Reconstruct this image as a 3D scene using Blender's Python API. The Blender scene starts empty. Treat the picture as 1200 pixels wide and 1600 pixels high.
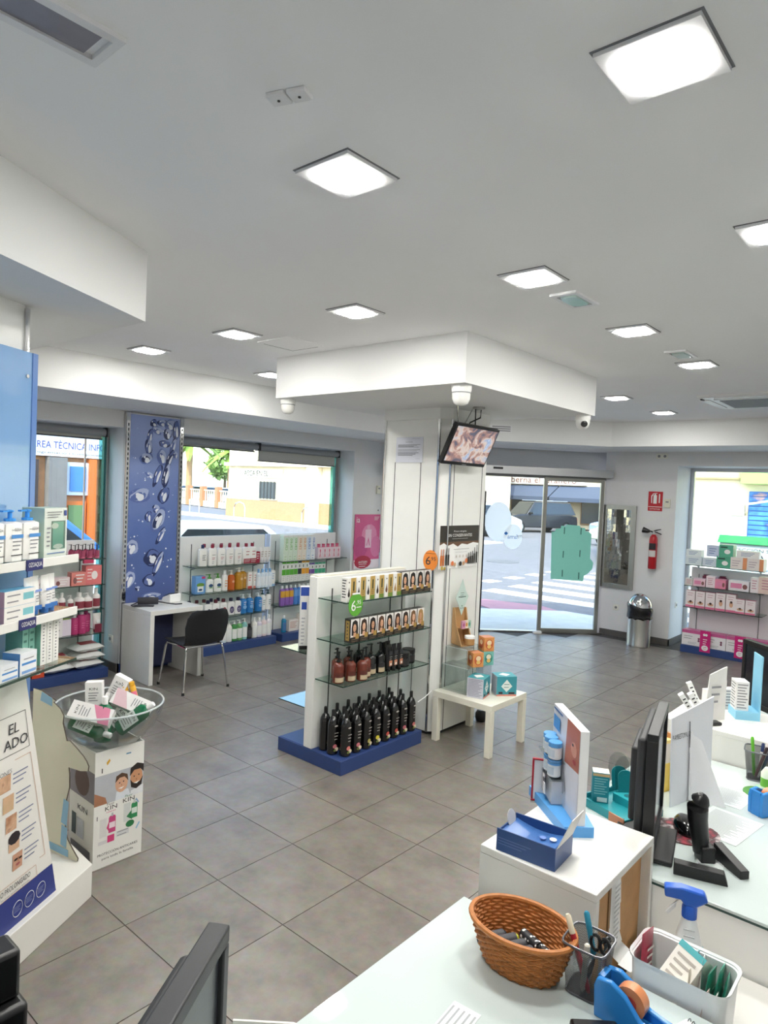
import bpy, math, random
from mathutils import Vector, Matrix, Euler
random.seed(7)
S = bpy.context.scene
COL = S.collection
R = math.radians
# ---------------------------------------------------------------- camera, world, sun, exposure
cd = bpy.data.cameras.new('camera'); cam = bpy.data.objects.new('camera', cd); COL.objects.link(cam)
cd.sensor_fit = 'HORIZONTAL'; cd.sensor_width = 36.0; cd.lens = 1059.2 / 1200 * 36.0
cd.clip_start = 0.05; cd.clip_end = 400
yaw, pitch, roll = R(130.826), R(-1.9647), R(2.4685)
Fv = Vector((math.cos(yaw)*math.cos(pitch), math.sin(yaw)*math.cos(pitch), math.sin(pitch)))
r0 = Vector((math.sin(yaw), -math.cos(yaw), 0)); u0 = r0.cross(Fv)
Rv = math.cos(roll)*r0 + math.sin(roll)*u0; Uv = -math.sin(roll)*r0 + math.cos(roll)*u0
cam.matrix_world = Matrix(((Rv.x, Uv.x, -Fv.x, 2.782), (Rv.y, Uv.y, -Fv.y, -2.555), (Rv.z, Uv.z, -Fv.z, 2.020), (0, 0, 0, 1)))
S.camera = cam
W = bpy.data.worlds.new('sky'); S.world = W; W.use_nodes = True
wn = W.node_tree.nodes; bg = wn['Background']
sky = wn.new('ShaderNodeTexSky'); sky.sky_type = 'NISHITA'; sky.sun_disc = False
sky.sun_elevation = R(52); sky.sun_rotation = R(150); sky.air_density = 1.0; sky.dust_density = 1.5
W.node_tree.links.new(sky.outputs[0], bg.inputs[0]); bg.inputs[1].default_value = 0.46
sl = bpy.data.lights.new('sun', 'SUN'); sl.energy = 2.2; sl.angle = R(0.6); sl.color = (1.0, 0.95, 0.86)
sun = bpy.data.objects.new('sun', sl); COL.objects.link(sun)
sun.rotation_euler = Vector((-0.30, 0.62, -0.80)).to_track_quat('-Z', 'Y').to_euler()
LAMP = 80.0
S.view_settings.view_transform = 'Standard'; S.view_settings.look = 'None'
S.view_settings.exposure = 1.08; S.view_settings.gamma = 1.0; S.view_settings.use_curve_mapping = False
S.cycles.use_denoising = True
S.cycles.max_bounces = 8; S.cycles.transparent_max_bounces = 24; S.cycles.caustics_reflective = False; S.cycles.caustics_refractive = False
S.cycles.sample_clamp_indirect = 6.0

# ---------------------------------------------------------------- materials
def lin(c):
    if isinstance(c, str):
        c = [int(c[i:i+2], 16)/255 for i in (0, 2, 4)]
    return tuple((x/12.92 if x <= .04045 else ((x+.055)/1.055)**2.4) for x in c) + (1.0,)
MC = {}
def mat(c, rough=.5, metal=0, noise=0.0, scale=30, bump=0, spec=.5, emit=0, alpha=1.0, sx=(1, 1, 1), trans=0):
    key = (c if isinstance(c, str) else tuple(c), rough, metal, noise, scale, bump, spec, emit, alpha, sx, trans)
    if key in MC: return MC[key]
    m = bpy.data.materials.new('surface_%s' % (c if isinstance(c, str) else len(MC))); m.use_nodes = True
    nt = m.node_tree; b = nt.nodes['Principled BSDF']; b.inputs['Base Color'].default_value = lin(c)
    b.inputs['Roughness'].default_value = rough; b.inputs['Metallic'].default_value = metal
    b.inputs['Specular IOR Level'].default_value = spec
    if alpha < 1: b.inputs['Alpha'].default_value = alpha
    if trans: b.inputs['Transmission Weight'].default_value = trans
    if emit:
        b.inputs['Emission Color'].default_value = lin(c); b.inputs['Emission Strength'].default_value = emit
    if noise or bump:
        tc = nt.nodes.new('ShaderNodeTexCoord'); mp = nt.nodes.new('ShaderNodeMapping'); mp.inputs['Scale'].default_value = sx
        nz = nt.nodes.new('ShaderNodeTexNoise'); nz.inputs['Scale'].default_value = scale; nz.inputs['Detail'].default_value = 6
        nt.links.new(tc.outputs['Object'], mp.inputs[0]); nt.links.new(mp.outputs[0], nz.inputs['Vector'])
        if noise:
            cr = nt.nodes.new('ShaderNodeValToRGB'); l = lin(c)
            cr.color_ramp.elements[0].position = .3; cr.color_ramp.elements[1].position = .7
            cr.color_ramp.elements[0].color = tuple(max(0, x*(1-noise)) for x in l[:3]) + (1,)
            cr.color_ramp.elements[1].color = tuple(min(1, x*(1+noise)) for x in l[:3]) + (1,)
            nt.links.new(nz.outputs['Fac'], cr.inputs[0]); nt.links.new(cr.outputs[0], b.inputs['Base Color'])
        if bump:
            bp = nt.nodes.new('ShaderNodeBump'); bp.inputs['Strength'].default_value = bump; bp.inputs['Distance'].default_value = .01
            nt.links.new(nz.outputs['Fac'], bp.inputs['Height']); nt.links.new(bp.outputs[0], b.inputs['Normal'])
    MC[key] = m
    return m
def glassmat(name, tint, refl=.6, rough=.02):
    m = bpy.data.materials.new(name); m.use_nodes = True; nt = m.node_tree; nt.nodes.clear()
    o = nt.nodes.new('ShaderNodeOutputMaterial'); mx = nt.nodes.new('ShaderNodeMixShader')
    t = nt.nodes.new('ShaderNodeBsdfTransparent'); t.inputs[0].default_value = lin(tint)
    g = nt.nodes.new('ShaderNodeBsdfGlossy'); g.inputs['Roughness'].default_value = rough
    f = nt.nodes.new('ShaderNodeLayerWeight'); f.inputs[0].default_value = .5
    pw = nt.nodes.new('ShaderNodeMath'); pw.operation = 'POWER'; pw.inputs[1].default_value = 4.5; nt.links.new(f.outputs['Facing'], pw.inputs[0])
    mu = nt.nodes.new('ShaderNodeMath'); mu.operation = 'MULTIPLY_ADD'; mu.inputs[1].default_value = refl; mu.inputs[2].default_value = .04
    nt.links.new(pw.outputs[0], mu.inputs[0]); nt.links.new(mu.outputs[0], mx.inputs[0])
    nt.links.new(t.outputs[0], mx.inputs[1]); nt.links.new(g.outputs[0], mx.inputs[2]); nt.links.new(mx.outputs[0], o.inputs[0])
    return m
GLASS = glassmat('window_glass', 'F4FAF8', .8); SHELFG = glassmat('shelf_glass', 'E2F0EA', 1.0); CLEAR = glassmat('clear_plastic', 'F0F3F3', .9, .08)
def translucent(name, col, f=.5):
    m = bpy.data.materials.new(name); m.use_nodes = True; nt = m.node_tree; nt.nodes.clear()
    o = nt.nodes.new('ShaderNodeOutputMaterial'); mx = nt.nodes.new('ShaderNodeMixShader'); d = nt.nodes.new('ShaderNodeBsdfDiffuse'); t = nt.nodes.new('ShaderNodeBsdfTranslucent')
    d.inputs[0].default_value = lin(col); t.inputs[0].default_value = lin(col); mx.inputs[0].default_value = f
    nt.links.new(d.outputs[0], mx.inputs[1]); nt.links.new(t.outputs[0], mx.inputs[2]); nt.links.new(mx.outputs[0], o.inputs[0]); return m
GEDGE = mat('1F3B35', .15, spec=.8); TEALG = glassmat('teal_glass', '9CCBC9', 1.0)
WHITE = mat('F2F2EE', .45, noise=.02, scale=4); WALLM = mat('E6E6E6', .65, noise=.025, scale=3, bump=.02); CEILM = mat('FAFAFA', .8, noise=.02, scale=1.5)
SOFM = mat('E6E6E4', .7, noise=.015, scale=2); LAM = mat('E9E7E1', .3, noise=.015, scale=8); LAMY = mat('F1EEDF', .35, noise=.02, scale=8)
CHROME = mat('D8D8D8', .12, 1.0); STEEL = mat('B9B7B2', .28, 1.0, noise=.06, scale=40, sx=(1, 1, .05)); MIRROR = mat('B8B6AE', .06, 1.0, bump=.5, scale=3)
ALU = mat('C9CACB', .35, .9); GREYM = mat('8E9092', .5); DARK = mat('2A2A2C', .5); BLACK = mat('141416', .4); BLACKG = mat('0E0E10', .15, spec=.8)
NAVY = mat('30467C', .4, noise=.04, scale=6); BASEB = mat('5E5B58', .5, noise=.05, scale=6); ORNG = mat('F07F2A', .5); GREEN = mat('5FA83A', .5)
PINK = mat('D9598F', .45, noise=.05, scale=5); RED = mat('C2202E', .4); CARD = mat('B98D5C', .7, noise=.08, scale=20); PAPER = mat('F6F6F4', .7, noise=.01, scale=10)
INK = mat('35353A', .7); INKB = mat('2A3570', .7); GREYINK = mat('8C8C90', .7)
def c(h, r=.45): return mat(h, r, noise=.03, scale=25)

def tilemat():
    m = bpy.data.materials.new('grey_stone_tile'); m.use_nodes = True; nt = m.node_tree; b = nt.nodes['Principled BSDF']
    g = nt.nodes.new('ShaderNodeNewGeometry'); oi = nt.nodes.new('ShaderNodeObjectInfo')
    n1 = nt.nodes.new('ShaderNodeTexNoise'); n1.inputs['Scale'].default_value = 3.2; n1.inputs['Detail'].default_value = 9; n1.inputs['Roughness'].default_value = .65
    n2 = nt.nodes.new('ShaderNodeTexNoise'); n2.inputs['Scale'].default_value = 22; n2.inputs['Detail'].default_value = 6
    ad = nt.nodes.new('ShaderNodeVectorMath'); ad.operation = 'ADD'; cm = nt.nodes.new('ShaderNodeCombineXYZ')
    mu = nt.nodes.new('ShaderNodeMath'); mu.operation = 'MULTIPLY'; mu.inputs[1].default_value = 37
    nt.links.new(oi.outputs['Random'], mu.inputs[0]); nt.links.new(mu.outputs[0], cm.inputs[0]); nt.links.new(mu.outputs[0], cm.inputs[1])
    nt.links.new(g.outputs['Position'], ad.inputs[0]); nt.links.new(cm.outputs[0], ad.inputs[1])
    nt.links.new(ad.outputs[0], n1.inputs['Vector']); nt.links.new(ad.outputs[0], n2.inputs['Vector'])
    cr = nt.nodes.new('ShaderNodeValToRGB'); e = cr.color_ramp.elements
    e[0].position = .28; e[0].color = lin('6B6560'); e[1].position = .75; e[1].color = lin('918A82')
    mx = nt.nodes.new('ShaderNodeMix'); mx.data_type = 'RGBA'; mx.blend_type = 'OVERLAY'; mx.inputs[0].default_value = .25
    nt.links.new(n1.outputs['Fac'], cr.inputs[0]); nt.links.new(cr.outputs[0], mx.inputs[6]); nt.links.new(n2.outputs['Color'], mx.inputs[7])
    nt.links.new(mx.outputs[2], b.inputs['Base Color']); b.inputs['Roughness'].default_value = .34; b.inputs['Specular IOR Level'].default_value = .45
    bp = nt.nodes.new('ShaderNodeBump'); bp.inputs['Strength'].default_value = .12; bp.inputs['Distance'].default_value = .004
    nt.links.new(n2.outputs['Fac'], bp.inputs['Height']); nt.links.new(bp.outputs[0], b.inputs['Normal'])
    return m
TILE = tilemat()

def ramp_tex(name, tex, stops, scale, sx=(1, 1, 1), rough=.4, detail=5, emit=0, dist=0):
    """procedural print: a noise or voronoi pattern through a colour ramp"""
    m = bpy.data.materials.new(name); m.use_nodes = True; nt = m.node_tree; b = nt.nodes['Principled BSDF']
    tc = nt.nodes.new('ShaderNodeTexCoord'); mp = nt.nodes.new('ShaderNodeMapping'); mp.inputs['Scale'].default_value = sx
    nt.links.new(tc.outputs['Object'], mp.inputs[0])
    if tex == 'noise':
        t = nt.nodes.new('ShaderNodeTexNoise'); t.inputs['Detail'].default_value = detail; t.inputs['Distortion'].default_value = dist; out = t.outputs['Fac']
    else:
        t = nt.nodes.new('ShaderNodeTexVoronoi'); out = t.outputs['Distance']
    t.inputs['Scale'].default_value = scale
    nt.links.new(mp.outputs[0], t.inputs['Vector'])
    cr = nt.nodes.new('ShaderNodeValToRGB')
    while len(cr.color_ramp.elements) < len(stops): cr.color_ramp.elements.new(.5)
    for e, (p, col) in zip(cr.color_ramp.elements, stops): e.position = p; e.color = lin(col)
    nt.links.new(out, cr.inputs[0]); nt.links.new(cr.outputs[0], b.inputs['Base Color']); b.inputs['Roughness'].default_value = rough
    if emit:
        nt.links.new(cr.outputs[0], b.inputs['Emission Color']); b.inputs['Emission Strength'].default_value = emit
    return m

# ---------------------------------------------------------------- mesh helpers
class B:
    def __init__(s): s.v = []; s.f = []; s.m = []; s.mats = []
    def mi(s, m):
        if m not in s.mats: s.mats.append(m)
        return s.mats.index(m)
    def face(s, pts, m):
        n = len(s.v); s.v += [tuple(p) for p in pts]; s.f.append(tuple(range(n, n+len(pts)))); s.m.append(s.mi(m)); return s
    def bx(s, x0, x1, y0, y1, z0, z1, m, top=None, front=None):
        n = len(s.v); s.v += [(x, y, z) for z in (z0, z1) for y in (y0, y1) for x in (x0, x1)]
        fs = [(0, 2, 3, 1), (4, 5, 7, 6), (0, 1, 5, 4), (2, 6, 7, 3), (0, 4, 6, 2), (1, 3, 7, 5)]
        ms = [m, top or m, front or m, m, m, m]
        for f, k in zip(fs, ms): s.f.append(tuple(n+i for i in f)); s.m.append(s.mi(k))
        return s
    def ext(s, pts, o, U, V, Wd, m, cap=None):
        """polygon pts (u,v) in the plane o+uU+vV, given thickness along Wd"""
        o, U, V, Wd = Vector(o), Vector(U), Vector(V), Vector(Wd); n = len(s.v); k = len(pts)
        a = [o+U*p[0]+V*p[1] for p in pts]
        s.v += [tuple(p) for p in a] + [tuple(p+Wd) for p in a]
        i1 = s.mi(cap or m); i0 = s.mi(m)
        s.f.append(tuple(range(n+k-1, n-1, -1))); s.m.append(i1); s.f.append(tuple(range(n+k, n+2*k))); s.m.append(i1)
        for i in range(k):
            j = (i+1) % k; s.f.append((n+i, n+j, n+k+j, n+k+i)); s.m.append(i0)
        return s
    def lathe(s, prof, m, n=12, c=(0, 0, 0), sx=1, sy=1, a0=0, a1=360, sq=0):
        full = abs(a1-a0) >= 360; st = len(s.v); k = n if full else n+1
        for r, z in prof:
            for i in range(k):
                a = R(a0+(a1-a0)*i/n); ca, sa = math.cos(a), math.sin(a)
                if sq:
                    q = (abs(ca)**sq+abs(sa)**sq)**(-1/sq); ca *= q; sa *= q
                s.v.append((c[0]+r*sx*ca, c[1]+r*sy*sa, c[2]+z))
        mi = s.mi(m)
        for j in range(len(prof)-1):
            for i in range(n):
                i2 = (i+1) % k if full else i+1
                s.f.append((st+j*k+i, st+j*k+i2, st+(j+1)*k+i2, st+(j+1)*k+i)); s.m.append(mi)
        if full:
            if prof[0][0] > 1e-6: s.f.append(tuple(st+i for i in range(k-1, -1, -1))); s.m.append(mi)
            if prof[-1][0] > 1e-6: s.f.append(tuple(st+(len(prof)-1)*k+i for i in range(k))); s.m.append(mi)
        return s
    def tube(s, path, r, m, n=8):
        path = [Vector(p) for p in path]; st = len(s.v); L = len(path); rs = r if isinstance(r, (list, tuple)) else [r]*L
        for i, p in enumerate(path):
            t = (path[min(i+1, L-1)]-path[max(i-1, 0)]).normalized()
            a = t.cross(Vector((0, 0, 1)) if abs(t.z) < .9 else Vector((1, 0, 0))).normalized(); b = t.cross(a)
            for k in range(n):
                w = 2*math.pi*k/n; s.v.append(tuple(p+(a*math.cos(w)+b*math.sin(w))*rs[i]))
        mi = s.mi(m)
        for i in range(L-1):
            for k in range(n):
                k2 = (k+1) % n; s.f.append((st+i*n+k, st+i*n+k2, st+(i+1)*n+k2, st+(i+1)*n+k)); s.m.append(mi)
        s.f.append(tuple(st+k for k in range(n-1, -1, -1))); s.m.append(mi); s.f.append(tuple(st+(L-1)*n+k for k in range(n))); s.m.append(mi)
        return s
    def ell(s, cx, cz, rx, rz, y, m, n=14):
        return s.face([(cx+rx*math.cos(2*math.pi*i/n), y, cz+rz*math.sin(2*math.pi*i/n)) for i in range(n)], m)
    def mesh(s, name, smooth=True):
        me = bpy.data.meshes.new(name); me.from_pydata(s.v, [], s.f)
        for m in s.mats: me.materials.append(m)
        me.polygons.foreach_set('material_index', s.m)
        if smooth:
            me.shade_smooth(); me.set_sharp_from_angle(angle=R(35))
        me.update(); return me
    def build(s, name, parent=None, loc=(0, 0, 0), rot=(0, 0, 0), bevel=0, smooth=True):
        o = bpy.data.objects.new(name, s.mesh(name, smooth)); COL.objects.link(o)
        o.parent = parent; o.location = loc; o.rotation_euler = rot
        if bevel:
            md = o.modifiers.new('bevel', 'BEVEL'); md.width = bevel; md.segments = 2; md.limit_method = 'ANGLE'
        return o
def tag(o, label, cat, group=None, kind=None):
    o['label'] = label; o['category'] = cat
    if group: o['group'] = group
    if kind: o['kind'] = kind
    return o
def thing(name, label, cat, loc=(0, 0, 0), rz=0, group=None, rot=None):
    o = bpy.data.objects.new(name, None); COL.objects.link(o); o.empty_display_size = .05
    o.location = loc; o.rotation_euler = rot or (0, 0, R(rz)); return tag(o, label, cat, group)
def struct(name, b, label, cat, bevel=0, smooth=True):
    o = b.build(name, bevel=bevel, smooth=smooth); o['kind'] = 'structure'; o['label'] = label; o['category'] = cat; return o
TC = {}
def textmesh(s, mirror=False):
    k = (s, mirror)
    if k in TC: return TC[k]
    cu = bpy.data.curves.new('lettering', 'FONT'); cu.body = s; cu.align_x = 'CENTER'; cu.align_y = 'CENTER'; cu.size = 1.0; cu.resolution_u = 2
    o = bpy.data.objects.new('lettering', cu); COL.objects.link(o)
    dg = bpy.context.evaluated_depsgraph_get(); me = bpy.data.meshes.new_from_object(o.evaluated_get(dg)); me.name = 'lettering'
    bpy.data.objects.remove(o); bpy.data.curves.remove(cu)
    xs = [v.co.x for v in me.vertices]; ys = [v.co.y for v in me.vertices]
    w = max(xs)-min(xs); h = max(ys)-min(ys); cx = (max(xs)+min(xs))/2; cy = (max(ys)+min(ys))/2
    for v in me.vertices: v.co.x = (v.co.x-cx)/w*(-1 if mirror else 1); v.co.y = (v.co.y-cy)/h; v.co.z = 0
    if mirror: me.flip_normals()
    TC[k] = (me, w/h); return TC[k]
def txt(s, parent, loc, h, m, w=None, rot=(R(90), 0, 0), mirror=False, name='lettering'):
    """lettering lying on a face (default: a face looking along local -Y)"""
    me, asp = textmesh(s, mirror); me = me.copy(); me.materials.clear(); me.materials.append(m)
    o = bpy.data.objects.new(name, me); COL.objects.link(o); o.parent = parent; o.location = loc; o.rotation_euler = rot
    o.scale = (w or h*asp, h, 1); return o
ORD = ['first', 'second', 'third', 'fourth', 'fifth', 'sixth', 'seventh', 'eighth', 'ninth', 'tenth', 'eleventh', 'twelfth']

class Fr:
    """frame of a unit: local X to the right as seen from its front, local -Y to the viewer"""
    def __init__(s, o, rz): s.o = Vector(o); s.rz = rz; s.M = Matrix.Rotation(R(rz), 3, 'Z')
    def w(s, u, y, z): return s.o + s.M @ Vector((u, y, z))

# ---------------------------------------------------------------- products (front looks along -Y)
PC = {}
def proto(kind, *a, **k):
    key = (kind, repr(a), repr(sorted(k.items(), key=lambda q: q[0])))
    if key not in PC: PC[key] = globals()['mk_'+kind](*a, **k)
    return PC[key]
def put(pr, name, label, cat, loc, rz=0, group=None, rot=None):
    """one thing out of shared part meshes; parts = [(part name, mesh)]"""
    if len(pr) == 1:
        o = bpy.data.objects.new(name, pr[0][1]); COL.objects.link(o); o.location = loc; o.rotation_euler = rot or (0, 0, R(rz)); tag(o, label, cat, group); return o
    t = thing(name, label, cat, loc, rz, group, rot)
    for pn, me in pr:
        o = bpy.data.objects.new(pn, me); COL.objects.link(o); o.parent = t
    return t
def prints(deco, w, h, y):
    b = B(); e = 0
    for d in deco:
        e += 1; yy = y-(.0005 if len(deco) < 40 else .00002)*e
        if d[0] == 'r': b.face([(d[1]*w-w/2, yy, d[3]*h), (d[2]*w-w/2, yy, d[3]*h), (d[2]*w-w/2, yy, d[4]*h), (d[1]*w-w/2, yy, d[4]*h)], d[5])
        elif d[0] == 'e': b.ell(d[1]*w-w/2, d[2]*h, d[3]*w, d[4]*h, yy, d[5])
        elif d[0] == 'p': b.face([(q[0]*w-w/2, yy, q[1]*h) for q in d[1]], d[2])
        elif d[0] == 'l':   # lines of small print
            x0, x1, z0, z1, n, m = d[1:]
            for i in range(n):
                z = z1+(z0-z1)*i/max(1, n-1); t = (z1-z0)/n*.22; x2 = x1-(x1-x0)*((i*37) % 5)*.07
                b.face([(x0*w-w/2, yy, (z-t)*h), (x2*w-w/2, yy, (z-t)*h), (x2*w-w/2, yy, (z+t)*h), (x0*w-w/2, yy, (z+t)*h)], m)
        elif d[0] == 't':   # d: text cx cz height mat [width fraction]
            me, asp = textmesh(d[1]); hh = d[4]*h; ww = d[6]*w if len(d) > 6 else hh*asp
            n0 = len(b.v)
            b.v += [(d[2]*w-w/2+v.co.x*ww, yy, d[3]*h+v.co.y*hh) for v in me.vertices]
            for p in me.polygons: b.f.append(tuple(n0+i for i in p.vertices)); b.m.append(b.mi(d[5]))
    return b
def mk_bottle(h, r, body, cap, lab=None, pump=False, fy=1.0, lz=(.12, .6), cz=.82, shoulder=.70, deco=None, sq=0, capr=.45, n=12):
    out = []
    b = B(); nr = r*capr*.8; sh = h*shoulder
    b.lathe([(r*.86, 0), (r, h*.02), (r, sh), (r*.93, sh+(h*cz-sh)*.35), (r*.6, sh+(h*cz-sh)*.8), (nr, h*cz)], body, n, sy=fy, sq=sq); out.append(('bottle_body', b.mesh('bottle_body')))
    k = B(); cr = r*capr
    if pump:
        k.lathe([(cr, h*cz), (cr, h*(cz+.05)), (cr*.4, h*(cz+.055)), (cr*.4, h*.95), (cr*.7, h*.955), (cr*.7, h*.985), (0, h)], cap, 10)
        k.bx(-r*1.0, 0, -cr*.35, cr*.35, h*.955, h*.985, cap)
    else: k.lathe([(cr, h*cz-h*.005), (cr, h*.985), (cr*.85, h)], cap, 10)
    out.append(('pump' if pump else 'cap', k.mesh('cap')))
    if lab:
        l = B(); labs = lab if isinstance(lab, tuple) else (lab,)
        for i, m in enumerate(labs):
            z0 = h*(lz[0]+(lz[1]-lz[0])*i/len(labs)); z1 = h*(lz[0]+(lz[1]-lz[0])*(i+1)/len(labs))
            l.lathe([(r*1.012, z0), (r*1.012, z1)], m, 8, sy=fy, a0=205, a1=335, sq=sq)
        out.append(('product_label', l.mesh('product_label')))
    if deco:
        out.append(('print', prints(deco, r*2, h, -r*fy*1.03).mesh('print', False)))
    return out
def mk_tube(h, r, body, cap, deco=None, capdown=True):
    out = []; b = B(); k = B(); n = 12; ch = h*.16
    secs = [(r*.9, r*.9, ch), (r, r*.95, h*.3), (r*1.05, r*.6, h*.7), (r*1.12, r*.12, h*.93), (r*1.12, r*.08, h)]
    st = 0
    for sx, sy, z in secs:
        for i in range(n): a = 2*math.pi*i/n; b.v.append((sx*math.cos(a), sy*math.sin(a), z))
    for j in range(len(secs)-1):
        for i in range(n): i2 = (i+1) % n; b.f.append((j*n+i, j*n+i2, (j+1)*n+i2, (j+1)*n+i)); b.m.append(b.mi(body))
    b.f.append(tuple((len(secs)-1)*n+i for i in range(n))); b.m.append(b.mi(body))
    k.lathe([(r*.82, 0), (r*.86, ch)], cap, n)
    out = [('tube_body', b.mesh('tube_body')), ('cap', k.mesh('cap'))]
    if deco: out.append(('print', prints(deco, r*2, h, -r*1.0).mesh('print', False)))
    return out
def mk_carton(w, d, h, side, front=None, top=None, deco=None, sdeco=None):
    b = B().bx(-w/2, w/2, -d/2, d/2, 0, h, side, top=top, front=front); out = [('carton_body', b.mesh('carton_body', False))]
    if deco: out.append(('print', prints(deco, w, h, -d/2).mesh('print', False)))
    if sdeco:
        pb = prints(sdeco, d, h, -w/2); pb.v = [(y, -x, z) for x, y, z in pb.v]  # onto the -X side
        out.append(('side_print', pb.mesh('side_print', False)))
    return out
def mk_jar(h, r, body, lid, lab=None):
    b = B().lathe([(r*.9, 0), (r, h*.05), (r, h*.72), (r*.95, h*.74)], body, 16)
    k = B().lathe([(r*1.03, h*.72), (r*1.03, h*.97), (r*.97, h)], lid, 16)
    out = [('jar_body', b.mesh('jar_body')), ('lid', k.mesh('lid'))]
    if lab:
        l = B(); l.lathe([(r*1.01, h*.15), (r*1.01, h*.6)], lab, 8, a0=200, a1=340); out.append(('product_label', l.mesh('product_label')))
    return out
# ================================================================ STRUCTURE
H = 3.017
def prism(b, pts, z0, z1, m): return b.ext([(p[0], p[1]) for p in pts], (0, 0, z0), (1, 0, 0), (0, 1, 0), (0, 0, z1-z0), m)
fl = struct('floor', prism(B(), [(-4.2, -4.6), (4.2, -4.6), (4.2, 7.9), (-.62, 7.9), (-4.2, 4.32)], -.06, -.004, mat('4A4642', .8, noise=.1, scale=20)), 'dark grout bed under the grey stone floor tiles', 'floor')
tm = B().bx(.0022, .4978, .0022, .4978, -.004, 0, TILE).mesh('tile', False)
outd = []
for i in range(-8, 8):
    for j in range(-5, 16):
        x, y = i*.5, j*.5
        if y-x > 8.3 or (x > 2.0 and y < -.8) or (x > 2.4) or (x >= 2.0 and y < 1.0): continue
        if y+.5 > 7.25 and x < -.35: continue
        if x < -3.6 and y < -.6: continue
        o = bpy.data.objects.new('tile', tm); COL.objects.link(o); o.parent = fl; o.location = (x, y, 0)
struct('ceiling', prism(B(), [(-4.2, -4.6), (4.2, -4.6), (4.2, 7.9), (-1.1, 7.9), (-4.2, 4.8)], H, H+.3, CEILM), 'flat white painted ceiling over the shop floor', 'ceiling')
# walls
b = B()
b.bx(-4.2, -3.8, -4.6, -1.6, 0, H, WALLM); b.bx(-4.2, -3.8, .95, 1.62, 0, H, WALLM); b.bx(-4.2, -3.8, 4.38, 5.0, 0, H, WALLM)
b.bx(-4.2, -3.8, -1.6, .95, 2.53, H, WALLM); b.bx(-4.2, -3.8, 1.62, 4.38, 2.53, H, WALLM)
struct('wall_left', b, 'grey white wall with the two big shop windows on the left', 'wall')
e45 = Vector((.70711, .70711, 0)); n45 = Vector((.70711, -.70711, 0))
b = B(); o = Vector((-3.8, 5.0, 0))
b.ext([(0, 2.42), (3.62, 2.42), (3.62, H), (0, H)], o, e45, (0, 0, 1), n45*-.3, WALLM)
b.ext([(0, 0), (.18, 0), (.18, 2.42), (0, 2.42)], o, e45, (0, 0, 1), n45*-.3, WALLM)
struct('wall_entrance', b, 'slanted wall over the sliding glass entrance door', 'wall')
b = B(); b.bx(-1.338, -.31, 7.2, 7.9, 0, H, WALLM); b.bx(-.31, 4.2, 7.2, 7.9, 2.51, H, WALLM); b.bx(3.0, 4.2, 7.2, 7.9, 0, 2.51, WALLM)
struct('wall_far', b, 'white wall with the fire extinguisher beside the far window', 'wall')
struct('wall_right', B().bx(4.2, 4.4, -4.6, 7.9, 0, H, WALLM), 'plain white side wall behind the counters', 'wall')
struct('wall_back', B().bx(-4.2, 4.4, -4.9, -4.6, 0, H, WALLM), 'plain white wall behind the camera', 'wall')
for nm, a in (('baseboard_left', (-3.8, -3.785, 4.38, 5.0, 0, .09)), ('baseboard_pier', (-3.8, -3.785, .95, 1.62, 0, .09)), ('baseboard_far', (-1.3, -.295, 7.185, 7.2, 0, .09)), ('baseboard_reveal', (-.31, -.295, 7.185, 7.78, 0, .09))):
    struct(nm, B().bx(*a, BASEB), 'low dark grey skirting along the ' + {'baseboard_left': 'wall by the pink poster', 'baseboard_pier': 'pier by the blue droplet panel', 'baseboard_far': 'wall behind the steel bin', 'baseboard_reveal': 'white reveal of the far window'}[nm], 'skirting')
struct('baseboard_window', B().bx(-4.12, -3.8, .935, .95, 0, .09, BASEB), 'low dark grey skirting in the left window reveal', 'skirting')
# dropped soffits
def prism(b, pts, z0, z1, m): return b.ext([(p[0], p[1]) for p in pts], (0, 0, z0), (1, 0, 0), (0, 1, 0), (0, 0, z1-z0), m)
struct('trim_1', prism(B(), [(-3.8, -.98), (-2.72, -.98), (-2.72, 4.23), (-3.8, 4.97)], 2.70, H, SOFM), 'long white dropped soffit over the shop windows', 'soffit')
struct('trim_2', prism(B(), [(-3.8, 4.97), (-2.72, 4.23), (-.83, 6.12), (-1.5, 7.22)], 2.70, H, SOFM), 'slanted white dropped soffit over the entrance', 'soffit')
struct('trim_3', prism(B(), [(-1.5, 7.22), (-.83, 6.12), (4.2, 6.12), (4.2, 7.22)], 2.70, H, SOFM), 'white dropped soffit over the fire extinguisher wall', 'soffit')
struct('trim_4', B().bx(-1.43, .375, .947, 2.864, 2.70, H, SOFM), 'big white box canopy dropped around the pillar top', 'canopy')
struct('trim_5', prism(B(), [(-.02, -.98), (-3.8, -.98), (-3.8, -4.6), (2.07, -4.6)], 2.712, H, SOFM), 'white dropped ceiling box over the blue glass shelving', 'soffit')
# pillar with chamfered corner, panels and chrome strips
PX0, PX1, PY0, PY1 = -1.10, -.45, 1.92, 2.53
b = prism(B(), [(PX0, PY0), (PX1-.07, PY0), (PX1, PY0+.07), (PX1, PY1), (PX0, PY1)], 0.03, 2.70, WHITE)
pil = struct('wall_pillar', b, 'square white panelled pillar in the middle of the shop', 'pillar')
prism(B(), [(PX0+.02, PY0+.02), (PX1-.09, PY0+.02), (PX1-.02, PY0+.09), (PX1-.02, PY1-.02), (PX0+.02, PY1-.02)], 0, .03, DARK).build('plinth', pil)
prism(B(), [(PX0-.01, PY0-.012), (PX1-.066, PY0-.012), (PX1+.012, PY0+.066), (PX1+.012, PY1+.01), (PX0-.01, PY1+.01)], 2.61, 2.70, WHITE).build('crown', pil)
for x, y in ((PX1-.072, PY0+.0), (PX1, PY0+.072), (PX0, PY0)):
    B().lathe([(.011, .03), (.011, 2.61)], CHROME, 8, c=(x, y, 0)).build('chrome_strip', pil)
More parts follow.
